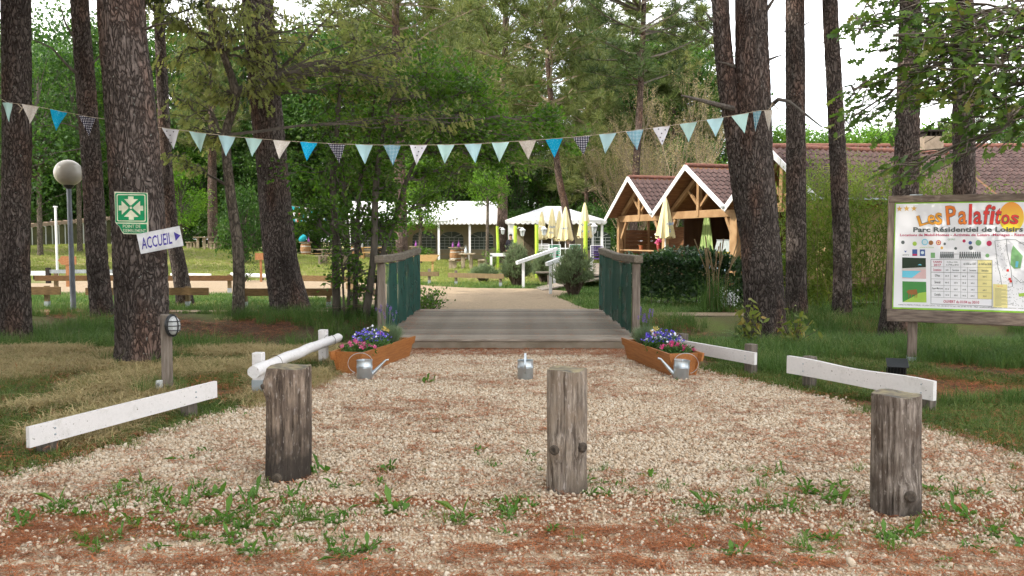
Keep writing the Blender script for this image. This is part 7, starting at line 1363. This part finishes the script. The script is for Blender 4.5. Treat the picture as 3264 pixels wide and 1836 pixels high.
pA = picnic(1489, 858, 42.5, 'grey picnic table with stump legged benches right of the barrels'); pB = picnic(652, 838, 53, 'grey picnic table with two benches on the left meadow'); picnic(1062, 850, 46, 'grey picnic table seen through the saplings', R(90)); picnic(1180, 830, 55, 'picnic table before the left end of the marquee', R(90), M_lto)
bottle(pA + Vector((-.05, -.3, 0)), 'clear glass lantern on the picnic table by the barrels', M_lg, 1.1)
def trestle(px, d, L_, label):
    c_ = P(px, 800, d); t = thing('trestle_table', (c_.x, d, 0), label, 'table', 'trestle tables in the marquee'); MB().box((0, 0, .76), (L_, .7, .035)).build('tabletop', M_lt, t); MB().box((0, -.6, .46), (L_, .28, .03)).build('bench_seat', M_lto, t)
    for dx in (-L_ * .38, L_ * .38): MB().bar((dx, -.25, 0), (dx, .25, .74), .04, .04).build('leg', M_dark, t); MB().bar((dx, .25, 0), (dx, -.25, .74), .04, .04).build('leg', M_dark, t); MB().box((dx, -.6, .22), (.06, .2, .44)).build('bench_leg', M_lto, t)
trestle(1400, 59.5, 2.6, 'trestle table with benches in the middle of the marquee'); trestle(1540, 59.5, 2.2, 'trestle table with benches at the right of the marquee'); trestle(1265, 59.5, 2.6, 'trestle table with benches behind the big pine trunk'); trestle(1165, 59.5, 2.2, 'trestle table with benches at the left of the marquee'); trestle(1030, 62, 2.6, 'trestle table left of the marquee under the trees')
# sunlit planter trough on legs and stake tree guard
c_ = P(1345, 862, 39); t = thing('wooden_trough', (c_.x, 39, 0), 'pale wooden planting trough on legs beyond the bridge railing', 'trough'); MB().prism([(-.62, 0), (.62, 0), (.8, .3), (-.8, .3)], (0, -.22, .5), (1, 0, 0), (0, 0, 1), (0, .44, 0)).build('trough', M_lto, t)
for dx in (-.5, .5): MB().box((dx, -.1, .25), (.09, .09, .5)).build('leg', M_lto, t)
link('foliage', fast_mesh('foliage', leaves(blob_pts(260, (0, 0, .95), (.6, .2, .22)), .11, .06)[0], 4, M_leafd), t)
# ---------------------------------------------------------------- low brown rail fences
M_rail = mat('brown_rail', (.2, .125, .055), .8, (.13, .08, .035), 4, (2, 9, 9)); M_railp = mat('pale_rail_post', (.2, .145, .075), .85, (.14, .1, .052), 5, (8, 8, 1))
def railfence(pa, pb, zt, hgt, posts, label, m_=None, mp_=None, foot=True, d=None, grp='low wooden rail fences beyond the bridge'):
    pa, pb = Vector(pa), Vector(pb); t = thing('rail_fence', (pa.x, pa.y, 0), label, 'fence', grp); MB().bar((pa.x, pa.y, zt - hgt / 2), (pb.x, pb.y, zt - hgt / 2), .05, hgt).build('rail', m_ or M_rail, t, world=True); dv = (pb - pa).normalized(); nv = Vector((-dv.y, dv.x, 0))
    for f, top in posts:
        q = pa.lerp(pb, f) + nv * .07; MB().box((q.x, q.y, (zt + top) / 2 + .02), (.09, .085, zt + top - .04)).build('post', mp_ or M_railp, t, world=True)
        if foot: MB().box((q.x, q.y, .06), (.1, .095, .16)).build('metal_foot', M_socket, t, world=True)
def rp(x, d): return (PD(x, 700, d).x, d, 0)
railfence(rp(-40, 18.9), rp(151, 18.9), .47, .175, [(.35, .01), (.8, .02)], 'near brown rail fence at the left edge, behind the pine trunk'); railfence(rp(215, 18.9), rp(524, 18.9), .45, .165, [(.08, 0), (.82, .03)], 'near brown rail fence behind the sign tree'); railfence(rp(598, 18.8), rp(850, 18.8), .44, .165, [(.06, 0), (.9, 0)], 'near brown rail fence behind oak and dark pine')
railfence(rp(88, 24.0), rp(585, 24.0), .5, .15, [(.1, .06), (.98, .03)], 'far brown rail fence between lamp and oak', mat('dark_rail', (.17, .085, .035), .8, (.11, .055, .022), 4, (2, 9, 9))); railfence(rp(735, 24.2), rp(900, 23.5), .5, .16, [(.05, .05), (.6, .05)], 'brown rail fence seen through the saplings'); railfence(rp(872, 21.5), rp(950, 18.6), .42, .15, [(.1, .02), (.95, .02)], 'short brown rail running towards the bridge railing')
railfence(rp(1020, 28.6), rp(1104, 28.4), .43, .145, [(.7, .1)], 'short brown rail left in the view through the bridge', M_railp, M_wood_grey); railfence(rp(1128, 27.9), rp(1268, 26.9), .42, .15, [(.12, .08), (.92, .02)], 'brown rail fence in the middle of the view through the bridge', M_railp, M_wood_grey)
railfence(rp(70, 31), rp(121, 31), .36, .16, [(.3, -.06), (.9, -.06)], 'white rail at the far left behind the pine trunk', M_wp, M_dark, False); railfence(rp(255, 33), rp(335, 33), .3, .17, [(.3, -.06)], 'white rail seen left of the sign tree', M_wp, M_dark, False); railfence(rp(430, 33), rp(531, 32.5), .2, .15, [(.3, -.06), (.9, -.06)], 'white rail right of the leaning grey pine', M_wp, M_dark, False)
a = Vector(rp(582, 31.5)); b_ = Vector(rp(678, 31)); t = thing('log_rail', a, 'white painted log rail between oak and dark pine', 'fence', 'low wooden rail fences beyond the bridge'); MB().tube([a + Vector((0, 0, .2)), b_ + Vector((0, 0, .17))], .08, 10).build('log', M_wp, t, smooth=True, world=True); MB().box(a.lerp(b_, .3) + Vector((0, 0, .06)), (.1, .1, .2)).build('post', M_dark, t, world=True); MB().box(a.lerp(b_, .8) + Vector((0, 0, .06)), (.1, .1, .2)).build('post', M_dark, t, world=True)
a = Vector(rp(118, 29)); b_ = Vector(rp(285, 29)); t = thing('swing_barrier', a, 'grey metal barrier bar behind the street lamp', 'barrier'); MB().box((a + b_) / 2 + Vector((0, 0, .42)), ((b_ - a).length, .09, .12)).build('bar', mat('grey_bar', (.3, .34, .36), .6), t, world=True); MB().box(a + Vector((.05, 0, .25)), (.12, .14, .6)).build('pivot_post', M_dark, t, world=True)
c_ = PD(145, 700, 33); t = thing('white_pole', (c_.x, 33, 0), 'thin white pole on the left meadow', 'pole'); MB().tube([(0, 0, 0), (0, 0, 2.75)], .045, 10).build('pole', M_wp, t, smooth=True); MB().box((0, 0, 2.78), (.12, .12, .05)).build('cap', M_wp, t)
M_fs = mat('finger_sign_wood', (.38, .18, .08), .85, (.27, .12, .05), 5, (3, 3, 9))
c_ = PD(170, 655, 27); t = thing('finger_sign', (c_.x, 27, 0), 'wooden finger sign pointing left, beside the street lamp', 'sign'); MB().prism([(-.28, .0), (-.16, .14), (.3, .13), (.3, -.13), (-.16, -.14)], (0, -.06, c_.z + .0), (1, 0, 0), (0, 0, 1), (0, .03, 0)).build('board', M_fs, t); MB().box((0, 0, c_.z / 2 - .05), (.1, .08, c_.z + .08)).build('post', M_fs, t)
c_ = PD(656, 645, 30); t = thing('finger_sign', (c_.x, 30, 0), 'small square wooden sign on a post beside the thick dark pine', 'sign'); MB().box((0, -.05, c_.z), (.36, .03, .24)).build('board', M_fs, t); MB().box((0, 0, c_.z / 2 - .05), (.07, .07, c_.z + .08)).build('post', M_fs, t)
# ---------------------------------------------------------------- slatted enclosure far left
t = thing('enclosure_fence', (-28, 56, .7), 'olive panel enclosure with white uprights on the left slope', 'fence'); A_ = P(60, 830, 50); B_ = P(390, 783, 60); zA, zB = A_.z, B_.z; nP = 17; M_ol = mat('olive_panel', (.11, .11, .05), .7, (.06, .065, .035), 1.5); M_cope = mat('wood_coping', (.36, .28, .22), .9, (.28, .21, .16), 6, (6, 1, 1))
for k in range(nP):
    a = A_.lerp(B_, k / nP); b_ = A_.lerp(B_, (k + 1) / nP); za = zA + (zB - zA) * k / nP; zz = za + 1.9
    MB().bar((a.x, a.y, za + .92), (b_.x, b_.y, za + .92), .03, 1.85).build('panel', M_ol, t, world=True); MB().box((a.x, a.y - .06, za + .95), (.07, .07, 1.95)).build('upright', M_wp, t, world=True); MB().bar((a.x, a.y, za + 2.02), (b_.x, b_.y, za + 2.02), .3, .22).build('coping', M_cope, t, world=True)
MB().bar((A_.x, A_.y - .05, zA + .02), (B_.x, B_.y - .05, zB + .02), .1, .1).build('kerb', M_cope, t, world=True)
# ---------------------------------------------------------------- far buntings
def small_bunting(p0, p1, sag, n, cols_, label, w_=.2, h=.24):
    t = thing('small_bunting', p0, label, 'bunting'); pts = [p0.lerp(p1, i / 24) - Vector((0, 0, sag * 4 * (i / 24) * (1 - i / 24))) for i in range(25)]; MB().tube(pts, .008, 4).build('cord', M_cord, t, world=True)
    for i in range(n):
        f = (i + .5) / n; c2 = p0.lerp(p1, f) - Vector((0, 0, sag * 4 * f * (1 - f))); dv = (p1 - p0).normalized(); MB().add([c2 - dv * w_ / 2, c2 + dv * w_ / 2, c2 + Vector((0, .02, -h)), c2 + Vector((0, .012, -h * .3))], [(0, 1, 3), (0, 3, 2), (1, 2, 3)]).build('flag', cols_[i % len(cols_)], t, world=True)
FW, FT, FR = FM['star'], mat('turquoise_flag', (.03, .42, .5), .9), mat('coral_flag', (.7, .16, .1), .9)
small_bunting(P(1296, 690, 50), P(1462, 692, 50), .28, 15, [FW], 'white bunting hung in front of the long marquee', .2, .26); small_bunting(P(935, 696, 52), P(1056, 690, 52), .12, 22, [FT, FW, FR, FW, FT, FW], 'turquoise and white bunting left of the marquee', .13, .24); small_bunting(P(930, 676, 55), P(1165, 680, 55), .2, 16, [FW, FR, FT, FW], 'wide spaced coloured bunting left of the marquee', .2, .26); small_bunting(P(925, 655, 57), P(1100, 660, 57), .15, 9, [FT, FT, FW], 'upper bunting with turquoise flags under the trees', .22, .35)
# ---------------------------------------------------------------- man in dark clothes by the small tent
def person(p_, label):
    t = thing('person', p_, label, 'person'); J = [((0, 0, .95), .15), ((0, 0, 1.18), .15), ((0, 0, 1.38), .165), ((0, 0, 1.5), .065), ((0, -.01, 1.58), .075), ((0, -.015, 1.68), .09), ((0, -.005, 1.76), .06), ((-.2, 0, 1.4), .07), ((-.26, .02, 1.14), .055), ((-.25, -.08, .9), .042), ((-.25, -.12, .8), .04), ((.2, 0, 1.4), .07), ((.26, .02, 1.14), .055), ((.25, -.08, .9), .042), ((.25, -.12, .8), .04), ((-.1, 0, .88), .11), ((-.11, -.01, .48), .075), ((-.12, .03, .09), .05), ((-.13, -.12, .04), .042), ((.1, 0, .88), .11), ((.12, -.02, .48), .075), ((.12, .03, .09), .05), ((.14, -.12, .04), .042)]
    E = [(0, 1), (1, 2), (2, 3), (3, 4), (4, 5), (5, 6), (2, 7), (7, 8), (8, 9), (9, 10), (2, 11), (11, 12), (12, 13), (13, 14), (0, 15), (15, 16), (16, 17), (17, 18), (0, 19), (19, 20), (20, 21), (21, 22)]
    me = bpy.data.meshes.new('body'); me.from_pydata([j[0] for j in J], E, []); ob = bpy.data.objects.new('body_tmp', me); COL.objects.link(ob); ob.modifiers.new('skin', 'SKIN'); ob.modifiers.new('sub', 'SUBSURF').levels = 1
    for v, j in zip(me.skin_vertices[0].data, J): v.radius = (j[1], j[1])
    me.skin_vertices[0].data[0].use_root = True
    bpy.context.view_layer.update(); m2 = bpy.data.meshes.new_from_object(ob.evaluated_get(bpy.context.evaluated_depsgraph_get())); bpy.data.objects.remove(ob); m2.materials.clear()
    for mm in (mat('dark_navy_jacket', (.02, .02, .03), .9), mat('dark_trousers', (.03, .03, .035), .9), mat('skin', (.4, .24, .17), .6)): m2.materials.append(mm)
    for pg in m2.polygons: z = pg.center.z; pg.use_smooth = True; pg.material_index = 2 if (z > 1.49 or (abs(pg.center.x) > .19 and z < .88 and z > .7)) else (1 if z < .95 and abs(pg.center.x) < .22 else 0)
    b_ = link('body', m2, t); MB().ball((0, .015, 1.725), (.098, .105, .085), 12, 8).build('hair', mat('dark_hair', (.02, .016, .012), .8), b_, smooth=True); MB().lathe((0, -.11, 1.68), [(.015, -.03), (.018, -.015), (.006, .02)], 6).build('nose', MATS['skin'], b_)
    for s_ in (-1, 1): MB().ball((s_ * .035, -.1, 1.695), .011, 6, 4).build('eye', M_dark, b_); MB().ball((s_ * .092, 0, 1.675), (.012, .025, .032), 6, 5).build('ear', MATS['skin'], b_)
    return t
c_ = P(1628, 760, 49); person(Vector((c_.x, 49, 0)), 'man in dark clothes standing by the pine between the tents')

# ---------------------------------------------------------------- labels of the far trees, told apart by their place in the row
ORD = 'first second third fourth fifth sixth seventh eighth ninth tenth eleventh twelfth thirteenth fourteenth fifteenth sixteenth seventeenth eighteenth nineteenth twentieth twenty-first twenty-second twenty-third twenty-fourth twenty-fifth twenty-sixth'.split()
LAND = [(-1e9, 'by the left edge'), (90, 'near the street lamp'), (330, 'behind the signs'), (470, 'left of the oak'), (640, 'near the thick dark pine'), (800, 'behind the saplings'), (1000, 'above the long marquee'), (1250, 'between the tents'), (1330, 'above the small tent'), (1520, 'behind the left gable'), (1700, 'behind the middle gable'), (1850, 'right of the twin pine'), (2200, 'behind the information board')]
for grp, head in (('tall broadleaf trees of the wood', 'tall leafy tree of the wood'), ('pines of the wood behind the tents', 'soft green far pine'), ('broadleaf trees behind tents and restaurant', 'low leafy tree in the green wall'), ('treetops above the restaurant roof', 'pale leafy treetop above the roof'), ('bushes at the edge of the wood', 'dark bush at the wood edge'), ('broadleaf trees left of the meadow', 'dark leafy tree left of the meadow'), ('low pines behind the restaurant', 'low pine behind the restaurant')):
    L_ = sorted((o for o in SC.objects if o.get('group') == grp and not o.parent), key=lambda o: o.location.x / o.location.y)
    for i, o in enumerate(L_):
        sx_ = (1632 + FPX * o.location.x / o.location.y) / K; o['label'] = '%s, %s from the left, %s' % (head, ORD[i], [w_ for q_, w_ in LAND if sx_ >= q_][-1])
